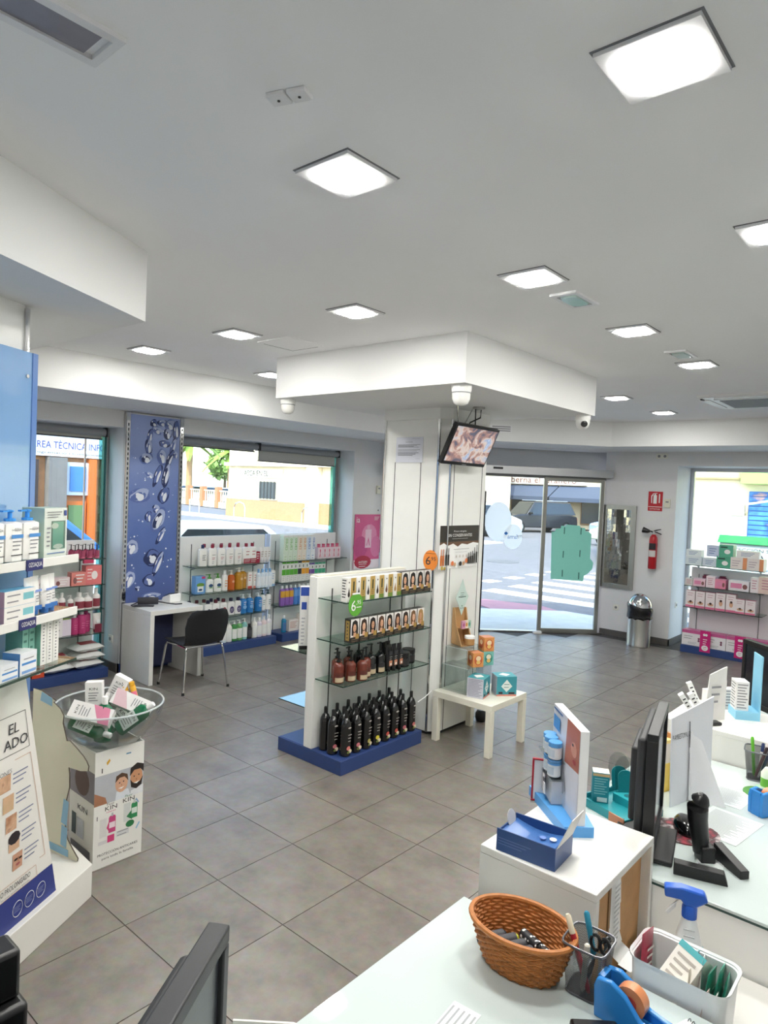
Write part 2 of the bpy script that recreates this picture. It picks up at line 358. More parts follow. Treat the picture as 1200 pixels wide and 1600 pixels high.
for x in (-.98, -.70): B().bx(x-.003, x+.003, PY0-.0015, PY0+.002, .03, 2.25, INK).build('panel_joint', pil)
for y in (2.05, 2.47): B().bx(PX1-.002, PX1+.0015, y-.003, y+.003, .03, 2.25, INK).build('panel_joint', pil)
# slanted shelving wall on the left
Nv = Vector((.86603, .5, 0)); Dv = Vector((-.5, .86603, 0))
def ND(n, t, z=0): p = Nv*n+Dv*t; return Vector((p.x, p.y, z))
q = [ND(-.89, -1.11), ND(-.89, -3.2), ND(-1.6, -3.2), (-1.4, -1.399, 0)]
aw = struct('wall_angled', prism(B(), [(p[0], p[1]) for p in q], 0, 2.712, WHITE), 'slanted white wall unit behind the blue glass panel', 'wall')
B().lathe([(.012, .3), (.012, 2.7)], CHROME, 8, c=ND(-.885, -1.105)).build('chrome_strip', aw)
# windows
def window(name, lab, x0, x1, z0, z1, o, U, W_, frame, ft=.05, mull=()):
    b = B(); U = Vector(U); W_ = Vector(W_)
    for a in ([(x0, z0), (x0+ft, z0), (x0+ft, z1), (x0, z1)], [(x1-ft, z0), (x1, z0), (x1, z1), (x1-ft, z1)], [(x0+ft, z0), (x1-ft, z0), (x1-ft, z0+ft), (x0+ft, z0+ft)], [(x0+ft, z1-ft), (x1-ft, z1-ft), (x1-ft, z1), (x0+ft, z1)]):
        b.ext(a, o, U, (0, 0, 1), W_, frame)
    w = struct(name, b, lab, 'window')
    p = B().ext([(x0+ft, z0+ft), (x1-ft, z0+ft), (x1-ft, z1-ft), (x0+ft, z1-ft)], Vector(o)+W_*.4, U, (0, 0, 1), W_*.2, GLASS).build('pane', w, smooth=False)
    return w
w1 = window('window_1', 'left shop window looking onto the lettered shop sign', -1.6, .95, 0, 2.53, (-4.17, 0, 0), (0, 1, 0), (.05, 0, 0), ALU, .045)
w2 = window('window_2', 'wide shop window behind the two shelves of lotions', 1.62, 4.38, 0, 2.53, (-4.17, 0, 0), (0, 1, 0), (.05, 0, 0), ALU, .045)
w3 = window('window_3', 'far shop window behind the pink and green packages', -.31, 3.0, 0, 2.51, (0, 7.80, 0), (1, 0, 0), (0, .05, 0), ALU, .05)
for w, y in ((w1, .88), (w2, 4.27)): B().bx(-4.12, -4.09, y-.035, y+.035, .05, 2.45, TEALG).build('glass_edge', w, smooth=False)
B().bx(-4.14, -4.12, .70, .712, .05, 2.45, ALU).build('mullion', w1); B().bx(-4.13, -4.11, 4.32, 4.33, .05, 2.45, ALU).build('mullion', w2)
# roller blinds
for nm, lab, y0, y1, drop in (('roller_blind', 'rolled up grey roller blind over the left shop window', -1.5, .86, .03), ('roller_blind', 'fully rolled up grey blind over the wide window beside the droplet panel', 1.66, 2.84, .02), ('roller_blind', 'slightly lowered pale roller blind over the wide window', 2.87, 4.27, .13)):
    t = thing(nm, lab, 'blind', (-4.03, y0, 2.44), 0, 'roller blinds on the left wall'); L = y1-y0
    B().tube([(0, 0, .035), (0, L, .035)], .04, GREYM, 12).build('roller', t)
    B().bx(-.038, -.034, .02, L-.02, -drop, .035, mat('B9BAB4', .7, noise=.03, scale=60)).build('fabric', t); B().bx(-.044, -.028, .01, L-.01, -drop-.012, -drop, DARK).build('bottom_bar', t)
    for yy in (-.012, L): B().bx(-.045, .045, yy, yy+.012, -.01, .085, DARK).build('bracket', t)
# sliding entrance door
def DP(s, z=0, off=0): p = Vector((-3.652, 4.828, 0))+e45*s+n45*off; return Vector((p.x, p.y, z))
d = struct('door_1', B().ext([(0, 2.315), (3.36, 2.315), (3.36, 2.425), (0, 2.425)], DP(0, 0, -.06), e45, (0, 0, 1), n45*.2, ALU), 'automatic sliding glass entrance door with an aluminium header', 'door')
B().ext([(1.58, 2.375), (1.72, 2.375), (1.72, 2.405), (1.58, 2.405)], DP(0, 0, .14), e45, (0, 0, 1), n45*.012, BLACK).build('sensor', d)
B().ext([(.02, 2.275), (3.3, 2.275), (3.3, 2.315), (.02, 2.315)], DP(0, 0, -.03), e45, (0, 0, 1), n45*.06, GREYM).build('track', d)
def leaf(s0, s1, fr, off):
    b = B(); f = .055
    for a in ([(s0, .02), (s0+f, .02), (s0+f, 2.29), (s0, 2.29)], [(s1-f, .02), (s1, .02), (s1, 2.29), (s1-f, 2.29)], [(s0+f, .02), (s1-f, .02), (s1-f, .07), (s0+f, .07)], [(s0+f, 2.24), (s1-f, 2.24), (s1-f, 2.29), (s0+f, 2.29)]):
        b.ext(a, DP(0, 0, off), e45, (0, 0, 1), n45*.04, fr)
    o = b.build('door_leaf', d); B().ext([(s0+f, .07), (s1-f, .07), (s1-f, 2.24), (s0+f, 2.24)], DP(0, 0, off+.015), e45, (0, 0, 1), n45*.008, GLASS).build('pane', o, smooth=False); return o
leaf(2.37, 3.28, mat('A9A8A0', .3, .8), 0)
B().ext([(1.5, .0), (2.37, .0), (2.37, 2.28), (1.5, 2.28)], DP(0, 0, -.03), e45, (0, 0, 1), n45*.008, GLASS).build('fixed_pane', d, smooth=False)
B().ext([(0.2, .0), (1.5, .0), (1.5, 2.28), (.2, 2.28)], DP(0, 0, -.03), e45, (0, 0, 1), n45*.008, GLASS).build('fixed_pane', d, smooth=False)
B().ext([(.1, 0), (3.4, 0), (3.4, .02), (.1, .02)], DP(0, 0, -.06), e45, (0, 0, 1), n45*.1, STEEL).build('threshold', d)
tag(B().bx(-.06, .06, -.03, .03, 0, .035, PAPER).build('door_stop', loc=DP(2.36, 0.0, .09), rot=(0, 0, R(45)), bevel=.004), 'small white block on the floor at the door leaf edge', 'door stop')
# stickers and notice on the glass
t = thing('window_sticker', 'large plain white round sticker on the entrance glass', 'sticker', DP(1.725, 1.61, .0), 45)
STK = translucent('sticker_film', 'FCFCFC', .65); B().ell(0, 0, .20, .29, 0, STK, 28).build('disc', t)
t = thing('window_sticker', 'white round sticker with blue mirrored lettering on the entrance glass', 'sticker', DP(1.95, 1.40, .012), 45)
B().ell(0, 0, .14, .185, 0, STK, 28).build('disc', t)
txt('farma', t, (-.005, -.003, .0), .062, mat('2E6FC0', .5), .15, mirror=True); txt('my', t, (.10, -.003, .0), .05, GREYINK, .07, mirror=True)
pb = B()
for dx, dz in ((0, .012), (.014, 0), (-.014, 0), (0, -.012)): pb.ell(-.105+dx, .045+dz, .012, .014, -.003, mat('2E7FD8', .5), 10)
pb.build('flower_mark', t)
t = thing('paper_notice', 'pale green cut paper backing taped inside the door leaf glass', 'poster', DP(2.90, 0, .03), 45)
g = translucent('green_paper', 'B4E0D2', .55)
pts = [(-.36, .80), (.13, .78), (.14, .86), (.20, .90), (.26, .97), (.27, 1.06), (.22, 1.12), (.22, 1.48), (.17, 1.52), (.13, 1.52), (.12, 1.57), (.05, 1.57), (.04, 1.60), (-.16, 1.61), (-.17, 1.585), (-.24, 1.59), (-.25, 1.55), (-.32, 1.54), (-.33, 1.50), (-.38, 1.49)]
B().ext(pts, (0, .003, 0), (1, 0, 0), (0, 0, 1), (0, -.004, 0), g).build('paper', t)
for x, z in ((-.19, 1.52), (.06, 1.52), (-.19, 1.17), (.06, 1.19), (-.19, .89), (.06, .86)): B().bx(x-.006, x+.006, -.004, -.001, z-.05, z+.05, mat('2F5F58', .4)).build('tape_slot', t)
tag(B().bx(-.03, .03, -.10, .06, 0, 2.05, BLACK).build('security_post', loc=(-2.60, 5.86, 0), rot=(0, 0, R(45)), bevel=.005), 'tall narrow black post standing at the entrance beside the pillar', 'post')
# ceiling lights
LM = mat('FFFDF8', .4, emit=LAMP); LFR = mat('E9E9EA', .35); n = 0
LL = [(1.22, -1.0, 'square ceiling light nearest the middle top'), (2.2, -.985, 'largest square ceiling light, at the top right'), (1.21, .24, 'square ceiling light left of the clear emergency lamp'), (.09, .24, 'square ceiling light between the canopy and the dropped box'), (-1.0, .24, 'square ceiling light left of the access hatch'), (-2.09, .22, 'square ceiling light nearest the blue droplet panel'), (-2.09, 1.44, 'square ceiling light half hidden by the left canopy corner'), (1.22, 1.43, 'square ceiling light right of the canopy near its front corner'), (1.23, 2.63, 'square ceiling light beside the small vent plate'), (.09, 3.99, 'square ceiling light nearest the right canopy corner'), (.11, 5.28, 'farthest square ceiling light over the steel bin'), (2.2, .23, 'square ceiling light cut by the right edge'),
      (2.2, 1.43, 'added unseen ceiling light over the far counters'), (2.2, -2.2, 'added unseen ceiling light over the near counter'), (-1.0, 4.0, 'added ceiling light behind the canopy')]  # extra lamps added on the same grid to light the room
fb = B()
for a in ((-.115, .115, -.115, -.082), (-.115, .115, .082, .115), (-.115, -.082, -.082, .082), (.082, .115, -.082, .082)): fb.bx(*a, -.012, .001, LFR)
frm = fb.mesh('frame'); gp = B().bx(-.121, .121, -.121, .121, -.002, .001, mat('77787C', .6)).mesh('shadow_gap')
db = B(); db.ext([(.085*c_, .085*s_) for c_, s_ in [(math.copysign(abs(math.cos(a))**.35, math.cos(a)), math.copysign(abs(math.sin(a))**.35, math.sin(a))) for a in [2*math.pi*i/24 for i in range(24)]]], (0, 0, -.016), (1, 0, 0), (0, 1, 0), (0, 0, .014), LM); dif = db.mesh('diffuser')
for x, y, lab in LL: put([('frame', frm), ('edge_gap', gp), ('diffuser', dif)], 'ceiling_light', lab, 'ceiling light', (x, y, H), 0, 'square recessed ceiling lights')
def emerg(x, y, lab):
    t = thing('emergency_lamp', lab, 'lamp', (x, y, H)); b = B()
    for a in ((-.07, .07, -.135, -.105), (-.07, .07, .105, .135), (-.07, -.05, -.105, .105), (.05, .07, -.105, .105)): b.bx(*a, -.012, 0, LFR)
    b.build('frame', t); B().lathe([(.045, -.016), (.05, -.004)], mat('B9CFCB', .15), 16, sy=1.9, sq=4).build('lens', t); B().bx(-.02, .02, -.02, .02, -.014, -.004, PAPER).build('lamp_core', t)
emerg(1.217, .655, 'unlit emergency lamp with a clear lens set in the ceiling'); emerg(1.247, 2.225, 'unlit flush emergency plate just behind a square ceiling light')
t = thing('fluorescent_fitting', 'long unlit recessed strip fitting at the top left of the ceiling', 'lamp', (1.2, -1.775, H))
b = B()
for a in ((-.075, .075, -.02, 0), (-.075, -.05, -.9, -.02), (.05, .075, -.9, -.02)): b.bx(*a, -.012, 0, LFR)
b.build('frame', t); B().bx(-.05, .05, -.9, -.04, -.006, 0, mat('8C8A94', .3, noise=.08, scale=12)).build('lens', t)
t = thing('ceiling_plate', 'small white double cover plate on the bare ceiling', 'plate', (1.408, -1.405, H), 20)
for dx in (-.03, .03): p = B().bx(dx-.027, dx+.027, -.025, .025, -.012, 0, LFR).build('cover', t, bevel=.003); B().lathe([(.004, -.014), (.004, -.011)], DARK, 8, c=(dx, 0, 0)).build('screw', p)
t = thing('access_hatch', 'flush square ceiling hatch seen as a thin dark joint', 'hatch', (-.92, .64, H))
B().bx(-.165, .165, -.165, .165, -.003, 0, CEILM).build('cover', t); B().bx(-.172, -.165, -.1, .172, -.0035, 0, DARK).build('joint', t); B().bx(-.165, .1, .165, .172, -.0035, 0, DARK).build('joint', t)
# air conditioner cassette
t = thing('air_conditioner', 'ceiling air conditioner cassette with a grey grille at right', 'air conditioner', (1.23, 4.62, H))
b = B(); b.lathe([(.47, 0), (.47, -.012), (.455, -.025)], LFR, 24, sq=14); b.build('panel', t)
for a in ((-.30, .30, -.43, -.37), (-.30, .30, .37, .43), (-.43, -.37, -.30, .30), (.37, .43, -.30, .30)): B().bx(*a, -.032, -.024, mat('E0E0E0', .4)).build('louvre', t)
B().bx(-.33, .33, -.33, .33, -.034, -.024, mat('DADADA', .4)).build('grille_frame', t)
g = B().bx(-.29, .29, -.29, .29, -.036, -.030, mat('85888C', .5)).build('grille', t)
for i in range(14): B().bx(-.29, .29, -.27+i*.04, -.255+i*.04, -.040, -.035, mat('9A9DA1', .5)).build('slat', g)
B().bx(-.43, -.41, -.40, -.33, -.036, -.026, BLACK).build('vent_slot', t)
# domes and cameras below the canopy
def dome(x, y, z, lab, cam_=False, s=1):
    t = thing('security_camera', lab, 'camera', (x, y, z), 0)
    B().lathe([(.052*s, 0), (.052*s, -.025*s), (.048*s, -.035*s)], WHITE, 20).build('base', t)
    if cam_:
        B().lathe([(.047*s, -.03*s), (.049*s, -.05*s), (.04*s, -.08*s), (.022*s, -.095*s), (0, -.1*s)], WHITE, 20).build('ball', t)
        B().lathe([(.022*s, 0), (.022*s, .018*s), (0, .020*s)], BLACKG, 16).build('lens', t, loc=(.024*s, -.034*s, -.062*s), rot=(R(95), 0, R(38)))
    else:
        B().lathe([(.048*s, -.035*s), (.046*s, -.07*s), (.036*s, -.092*s), (.018*s, -.103*s), (0, -.105*s)], mat('F0EFEA', .25), 20).build('dome', t)
        B().lathe([(.0495*s, -.036*s), (.0495*s, -.042*s)], GREYM, 20).build('ring', t)
dome(.285, 1.04, 2.70, 'white dome motion detector under the near canopy corner', s=1.25); dome(-1.375, 1.03, 2.70, 'white dome camera under the left canopy corner', s=1.15); dome(.30, 2.80, 2.70, 'white ball camera with a black lens under the right canopy corner', True, 1.2)
# TV
t = thing('television', 'small tilted black television hanging from the canopy by the pillar', 'television', (-.27, 1.99, 2.395), rot=(R(25), 0, R(90)))
B().bx(-.305, .305, -.02, .02, -.17, .17, BLACK).build('case', t, bevel=.006)
SCR = ramp_tex('cctv_picture', 'noise', [(0, '30323E'), (.38, '4A4A58'), (.47, '8A6A62'), (.55, 'A99C94'), (.66, '7088A8'), (.8, 'C8C2BC')], 7, (1, 1, 1.4), .3, 8, .55, 1.2)
B().bx(-.285, .285, -.0225, -.0195, -.14, .15, SCR).build('screen', t); B().bx(-.03, .03, -.0235, -.019, -.163, -.157, GREYM).build('logo', t)
B().bx(-.10, .10, .02, .035, -.10, .10, DARK).build('mount_plate', t)
t = thing('television_mount', 'chrome ceiling bracket with hanging black cables above the television', 'bracket', (-.27, 1.99, 2.70))
B().lathe([(.05, 0), (.05, -.015), (.02, -.02)], STEEL, 14, c=(.05, .03, 0)).build('ceiling_plate', t)
for y in (-.05, .05): B().tube([(-.06, y*2.2, 0), (-.09, y, -.12), (-.10, y, -.2)], .006, CHROME).build('arm', t)
B().tube([(.06, .05, -.01), (.05, .06, -.08), (-.02, .02, -.12), (.0, -.06, -.19)], .006, BLACK).build('cable', t); B().tube([(.04, .0, -.01), (.035, .01, -.08), (.03, .02, -.14), (.02, .03, -.17)], .005, BLACK).build('cable', t)
B().lathe([(.02, 0), (.02, -.02)], BLACK, 10).build('cable_cap', t, loc=(.04, .03, 0))
# things on the pillar
t = thing('paper_notice', 'printed white A4 notice taped high on the pillar', 'notice', (-.828, PY0-.004, 2.25))
B().bx(-.145, .145, -.001, .001, 0, .215, mat('DFE2EC', .6)).build('paper', t)
prints([('l', .35, .62, .78, .80, 1, INK), ('l', .08, .9, .60, .70, 4, INK), ('l', .08, .9, .45, .50, 2, INK), ('l', .08, .85, .28, .38, 3, INK), ('l', .75, .9, .14, .15, 1, INK), ('l', .6, .9, .93, .94, 1, INK)], .29, .215, -.001).build('print', t)
t = thing('poster', 'black and white haircare poster taped on the right pillar face', 'poster', (PX1+.004, 2.17, 1.385), 90)
B().bx(-.285, .285, -.001, .001, 0, .355, PAPER).build('paper', t)
DKP = c('2B2422'); dec = [('r', 0, 1, .62, 1, DKP), ('p', [(0, .62), (0, .55), (.1, .6), (.2, .53), (.33, .58), (.45, .50), (.55, .57), (.7, .54), (.85, .59), (1, .56), (1, .62)], c('6B4A35')),
       ('t', 'Precio dirigido', .5, .86, .045, PAPER, .32), ('t', 'SIN CONSERVANTES', .5, .77, .07, PAPER, .62), ('l', .3, .7, .68, .69, 1, PAPER), ('l', .35, .75, .425, .44, 1, INK), ('l', .38, .7, .36, .37, 1, GREYINK)]
for i in range(4): dec.append(('e', .42+i*.085, .27, .02, .035, c('D9D4CC')))
for x, hh, col in ((.04, .38, 'E07B2C'), (.09, .38, 'C96A28'), (.16, .40, '241F1E'), (.21, .40, '2B2524'), (.72, .26, '241F1E'), (.77, .28, '2B2524'), (.82, .30, '241F1E'), (.87, .38, '2B2524'), (.93, .44, '1F1B1A')):
    dec += [('r', x-.02, x+.02, .08, .08+hh*.62, c(col)), ('r', x-.008, x+.008, .08, .08+hh, c(col))]
for x, z, rr, col in ((.30, .12, .035, 'E8804A'), (.36, .09, .03, 'D8B08A'), (.50, .10, .035, '2B2524'), (.58, .1, .03, 'C9A27A'), (.65, .16, .035, 'E8804A'), (.04, .03, .03, 'C7B050'), (.1, .02, .025, 'B8A040')): dec.append(('e', x, z, rr, rr*1.6, c(col)))
prints(dec, .57, .355, -.001).build('print', t)
t = thing('price_sign', 'orange oval price sign reading 6,95 on the pillar corner', 'sign', (-.535, PY0-.03, 1.45), 20)
B().ext([(.062*math.cos(a), .085*math.sin(a)) for a in [i*math.pi/12 for i in range(24)]], (0, 0, 0), (1, 0, 0), (0, 0, 1), (0, .004, 0), mat('F0903C', .5), cap=mat('F0903C', .5)).build('card', t)
txt('6', t, (-.018, -.002, -.002), .07, INK); txt(',95', t, (.022, -.002, .012), .035, INK); B().bx(-.04, .04, -.002, -.001, .055, .06, c('A85A20')).build('stripe', t)
# droplet print panel, with a faint glow put into its colour
DROP = bpy.data.materials.new('blue_water_print'); DROP.use_nodes = True; nt = DROP.node_tree; bb = nt.nodes['Principled BSDF']
tc = nt.nodes.new('ShaderNodeTexCoord'); sx_ = nt.nodes.new('ShaderNodeSeparateXYZ'); nt.links.new(tc.outputs['Object'], sx_.inputs[0])
nz = nt.nodes.new('ShaderNodeTexNoise'); nz.inputs['Scale'].default_value = 2.2; nz.inputs['Detail'].default_value = 3; nt.links.new(tc.outputs['Object'], nz.inputs['Vector'])
ma = nt.nodes.new('ShaderNodeMath'); ma.operation = 'MULTIPLY_ADD'; ma.inputs[1].default_value = .9; nt.links.new(nz.outputs['Fac'], ma.inputs[0]); nt.links.new(sx_.outputs[2], ma.inputs[2])
r1 = nt.nodes.new('ShaderNodeValToRGB'); mr_ = nt.nodes.new('ShaderNodeMapRange'); mr_.inputs['From Min'].default_value = .8; mr_.inputs['From Max'].default_value = 3.3
nt.links.new(ma.outputs[0], mr_.inputs['Value']); nt.links.new(mr_.outputs[0], r1.inputs[0])
e = r1.color_ramp.elements; e.new(.5)
for el, (p_, h_) in zip(e, ((0, '434E7C'), (.45, '566CA4'), (1, '8E9CC4'))): el.position = p_; el.color = lin(h_)
nt.links.new(r1.outputs[0], bb.inputs['Base Color']); bb.inputs['Roughness'].default_value = .22; nt.links.new(r1.outputs[0], bb.inputs['Emission Color']); bb.inputs['Emission Strength'].default_value = .06
t = thing('display_panel', 'tall blue panel printed with water droplets behind the white desk', 'panel', (-3.8, 1.28, 0), 90)
B().bx(-.335, .335, -.035, 0, 0, 2.69, mat('CFCFCF', .4)).build('carcass', t)
B().bx(-.285, .285, -.042, -.035, .10, 2.675, DROP).build('print', t)
def blob(x, y, rx, ry, ang, seed, m, wob=.18):
    # x as a fraction of the width, y in the panel's own scale, radii in metres
    rd = random.Random(seed); ph = [rd.uniform(0, 6.28) for _ in range(3)]; pts = []
    for i in range(18):
        a = 2*math.pi*i/18; q = 1+wob*(math.sin(2*a+ph[0])+.6*math.sin(3*a+ph[1])+.4*math.sin(5*a+ph[2]))*.6
        u, v = rx*q*math.cos(a), ry*q*math.sin(a); ca, sa = math.cos(R(ang)), math.sin(R(ang))
        pts.append(((x*.57-.285+u*ca-v*sa)/.57+.5, (2.675-(y-45)*1.193e-3-.10+u*sa+v*ca)/2.575))
    return ('p', pts, m)
DK, MD, LT, WHI = mat('2F3860', .25), mat('5A6CA4', .25), mat('A6B2D4', .25), mat('E6EAF2', .25); dd = []
for k, (x, y, rx, ry, an) in enumerate(((.45, 105, .035, .03, 20), (.62, 95, .04, .03, 0), (.78, 110, .05, .05, 10), (.92, 150, .03, .09, 0), (.74, 190, .035, .05, 0), (.52, 165, .05, .03, -20), (.38, 220, .025, .06, -10), (.36, 320, .030, .07, 5), (.32, 420, .055, .05, 20), (.68, 280, .05, .03, 0), (.86, 300, .022, .09, -15), (.64, 400, .045, .07, 0), (.80, 410, .025, .09, -25), (.92, 370, .02, .03, 0), (.40, 565, .04, .02, -30), (.56, 560, .03, .10, -18), (.73, 560, .03, .12, -10), (.20, 745, .10, .06, 15), (.70, 740, .045, .08, -20), (.55, 860, .04, .03, -30), (.60, 960, .06, .11, -20), (.40, 930, .03, .05, 0), (.66, 1100, .025, .08, -25), (.08, 1200, .06, .08, -15), (.50, 1300, .08, .07, 30), (.62, 1350, .03, .12, -25), (.05, 1480, .05, .09, -25), (.45, 1500, .06, .05, 0), (.22, 1560, .02, .015, 0), (.5, 1640, .09, .03, 0))):
    rx *= 1.3; ry *= 1.25; dd.append(blob(x, y, rx, ry, an, k, DK if k % 3 != 2 else MD)); dd.append(blob(x+.015, y-6, rx*.8, ry*.8, an, k+50, MD if k % 3 == 0 else LT)); dd.append(blob(x-.01, y+8, rx*.62, ry*.6, an, k+90, DK if k % 4 == 0 else MD)); dd.append(blob(x+.02, y+14, rx*.35, ry*.5, an, k+130, WHI)); dd.append(blob(x-.03, y-12, rx*.16, ry*.2, an, k+170, WHI))
for k in range(46):
    rd = random.Random(k+400); rr_ = rd.choice((.004, .006, .006, .009)); dd.append(blob(rd.uniform(.04, .96), rd.uniform(120, 1650), rr_, rr_, 0, k, LT if k % 2 else WHI, .05))
prints(dd, .57, 2.575, -.0422).build('droplets', t, loc=(0, 0, .10))
for x in (-.31, .31):
    r_ = B().bx(x-.02, x+.02, -.048, -.035, 0, 2.69, CHROME).build('slotted_rail', t); sb = B()
    for i in range(50): sb.bx(x-.005, x+.005, -.0495, -.047, .1+i*.05, .128+i*.05, BLACK)
    so = sb.build('slots', r_); so['kind'] = 'stuff'
B().bx(-.335, .335, -.05, .0, 0, .10, NAVY).build('plinth', t)
tag(B().lathe([(.09, 0), (.09, -.006)], LFR, 20).build('ceiling_grille', loc=(-3.5, .95, 2.70)), 'flat round grey vent on the soffit above the droplet panel', 'vent')
# pink poster
t = thing('poster', 'pink body lotion poster on the wall beside the wide window', 'poster', (-3.79, 4.70, .86), 90)
B().bx(-.27, .27, -.004, 0, 0, .78, PINK).build('sheet', t)
prints([('e', .58, .62, .30, .20, c('E58AB2')), ('e', .25, .40, .28, .2, c('C94C86')), ('e', .85, .40, .22, .2, c('E07AA8')), ('r', .42, .66, .38, .72, c('F0C6D6')), ('r', .48, .60, .72, .80, c('E9A9C2')), ('p', [(.47, .42), (.55, .58), (.61, .42), (.58, .42), (.54, .52), (.5, .42)], c('D9598F')), ('r', .0, 1, 0, .16, c('F6E9EE')), ('e', .35, .12, .33, .12, c('B8203E')), ('t', 'ia', .12, .90, .10, PAPER), ('l', .75, .95, .90, .95, 3, PAPER), ('t', 'ANTISAN', .35, .12, .04, PAPER), ('l', .2, .5, .04, .08, 2, PAPER)], .54, .78, -.004).build('print', t)
# wall fittings
def socket(lab, loc, rz, w=.08, h=.08, n=1, name='wall_socket'):
    t = thing(name, lab, 'socket', loc, rz); B().bx(-w*n/2, w*n/2, -.01, 0, -h/2, h/2, mat('EDEBE0', .4)).build('plate', t, bevel=.003)
    for i in range(n):
        x = (i-(n-1)/2)*w; p = B().lathe([(.02, 0), (.02, .003)], GREYM, 12).build('inset', t, loc=(x, -.010, 0), rot=(R(90), 0, 0)); 
        for dx in (-.008, .008): B().lathe([(.003, 0), (.003, .002)], BLACK, 6).build('hole', t, loc=(x+dx, -.0125, 0), rot=(R(90), 0, 0))
socket('white wall socket low between the steel cabinet and bin', (-1.07, 7.2, .43), 0); socket('double socket plate high on the far wall', (-.53, 7.2, 2.643), 0, .08, .07, 2)
socket('white socket low in the left window reveal', (-3.95, .95, .33), 0); socket('small white socket in the far window reveal', (-.31, 7.45, .55), 90)
for loc, rz, lab in (((-.42, 7.2, 1.985), 0, 'small cream thermostat box beside the extinguisher sign'), ((-3.8, 4.90, 2.0), 90, 'small cream thermostat box above the pink poster')):
    t = thing('thermostat', lab, 'thermostat', loc, rz); B().bx(-.04, .04, -.03, 0, -.06, .06, mat('E6E2CF', .5)).build('case', t, bevel=.006); B().bx(-.02, .02, -.032, -.029, .01, .03, GREYM).build('dial', t)
tag(B().bx(-.012, .012, -.003, 0, -.004, .004, INK).bx(-.004, .004, -.004, 0, -.012, .012, INK).build('wall_mark', loc=(-3.8, 4.93, 1.70), rot=(0, 0, R(90))), 'tiny dark cross mark on the wall above the pink poster', 'mark')
t = thing('vent_cover', 'small white air vent on the slanted soffit behind the television', 'vent', Vector((-1.87, 5.08, 2.86)), 45)
B().bx(-.14, .14, -.008, .004, -.05, .05, LFR).build('frame', t)
for i in range(3): B().bx(-.12, .12, -.011, -.008, -.03+i*.026, -.018+i*.026, GREYM).build('slat', t)
# steel cabinet door, extinguisher sign, extinguisher
t = thing('steel_cabinet', 'shiny stainless steel cabinet door with frame on the white wall', 'cabinet', (-1.08, 7.2, .715))
b = B()
for a in ((-.24, .24, 0, .06), (-.24, .24, 1.15, 1.21), (-.24, -.19, .06, 1.15), (.17, .24, .06, 1.15)): b.bx(a[0], a[1], -.04, 0, a[2], a[3], STEEL)
b.build('frame', t)
db = B(); K = 10
for i in range(K):
    for j in range(K):
        def P_(a, b_): u = -.19+.36*a/K; z = .06+1.09*b_/K; return (u, -.028-.012*math.sin(math.pi*a/K)*math.sin(math.pi*b_/K)+.006*math.sin(2*math.pi*a/K)*math.cos(math.pi*b_/K), z)
        db.f.append(tuple(range(len(db.v), len(db.v)+4))); db.v += [P_(i, j), P_(i+1, j), P_(i+1, j+1), P_(i, j+1)]; db.m.append(db.mi(MIRROR))
db.build('door', t); B().lathe([(.012, 0), (.012, .02)], STEEL, 10).build('lock', t, loc=(.15, -.04, .55), rot=(R(90), 0, 0))
t = thing('fire_sign', 'red extinguisher pictogram sign on the white wall', 'sign', (-.59, 7.2, 1.87))
B().bx(-.1, .1, -.004, 0, 0, .275, RED).build('plate', t)
dec = [('r', .03, .97, .20, .23, PAPER), ('r', .36, .60, .38, .78, PAPER), ('e', .48, .78, .12, .06, PAPER), ('r', .44, .52, .8, .88, PAPER), ('p', [(.3, .9), (.62, .93), (.62, .9), (.3, .87)], PAPER), ('p', [(.22, .4), (.28, .4), (.27, .75), (.36, .84), (.34, .88), (.2, .78)], PAPER), ('r', .74, .82, .42, .88, PAPER), ('t', 'EXTINTOR', .5, .10, .07, PAPER, .72)]
prints(dec, .2, .275, -.004).build('print', t)
t = thing('fire_extinguisher', 'red fire extinguisher with a black horn hanging on the wall', 'extinguisher', (-.555, 7.11, 1.06))
B().lathe([(.05, 0), (.056, .01), (.056, .40), (.05, .44), (.03, .475), (.02, .485)], mat('B81F28', .3), 20).build('cylinder', t)
B().lathe([(.022, .48), (.022, .53)], CHROME, 12).build('valve', t)
B().lathe([(.0565, .17), (.0565, .26)], mat('D9D4D0', .5), 8, a0=215, a1=325).build('white_sticker', t); B().lathe([(.0565, .27), (.0565, .36)], mat('2A2228', .5), 8, a0=215, a1=325).build('dark_sticker', t)
B().tube([(0, 0, .53), (.04, -.01, .545), (.10, -.02, .56)], [.008, .008, .006], BLACK).build('lever', t); B().tube([(0, 0, .52), (.05, -.01, .51), (.11, -.02, .49)], .007, BLACK).build('handle', t)
B().tube([(0, -.01, .515), (-.04, -.015, .525), (-.06, -.02, .525)], .01, BLACK).build('hose', t); B().tube([(-.05, -.02, .525), (-.08, -.022, .525), (-.145, -.025, .54)], [.018, .03, .042], BLACK, 12).build('horn', t)
B().bx(-.03, .03, .05, .09, .3, .36, DARK).build('bracket', t)
# bin
t = thing('waste_bin', 'round stainless steel bin with a domed lid and black bag', 'bin', (-.60, 6.86, 0))
B().lathe([(.155, 0), (.157, .02), (.155, .025), (.155, .44)], STEEL, 28).build('body', t)
bag = mat('121214', .25, bump=.6, scale=18); bb_ = B(); bb_.lathe([(.159, .385), (.168, .40), (.163, .45), (.167, .50), (.172, .535), (.164, .56), (.14, .57)], bag, 28)
bb_.v = [(x, y, z+(.035*(-x)/.16 if z > .44 else .012*math.sin(9*math.atan2(y, x)))) for x, y, z in bb_.v]; bb_.build('bin_bag', t)
pr_ = [(.158*math.cos(R(a)), .545+.185*math.sin(R(a))) for a in range(0, 91, 10)]; B().lathe(pr_, CHROME, 28).build('domed_lid', t)
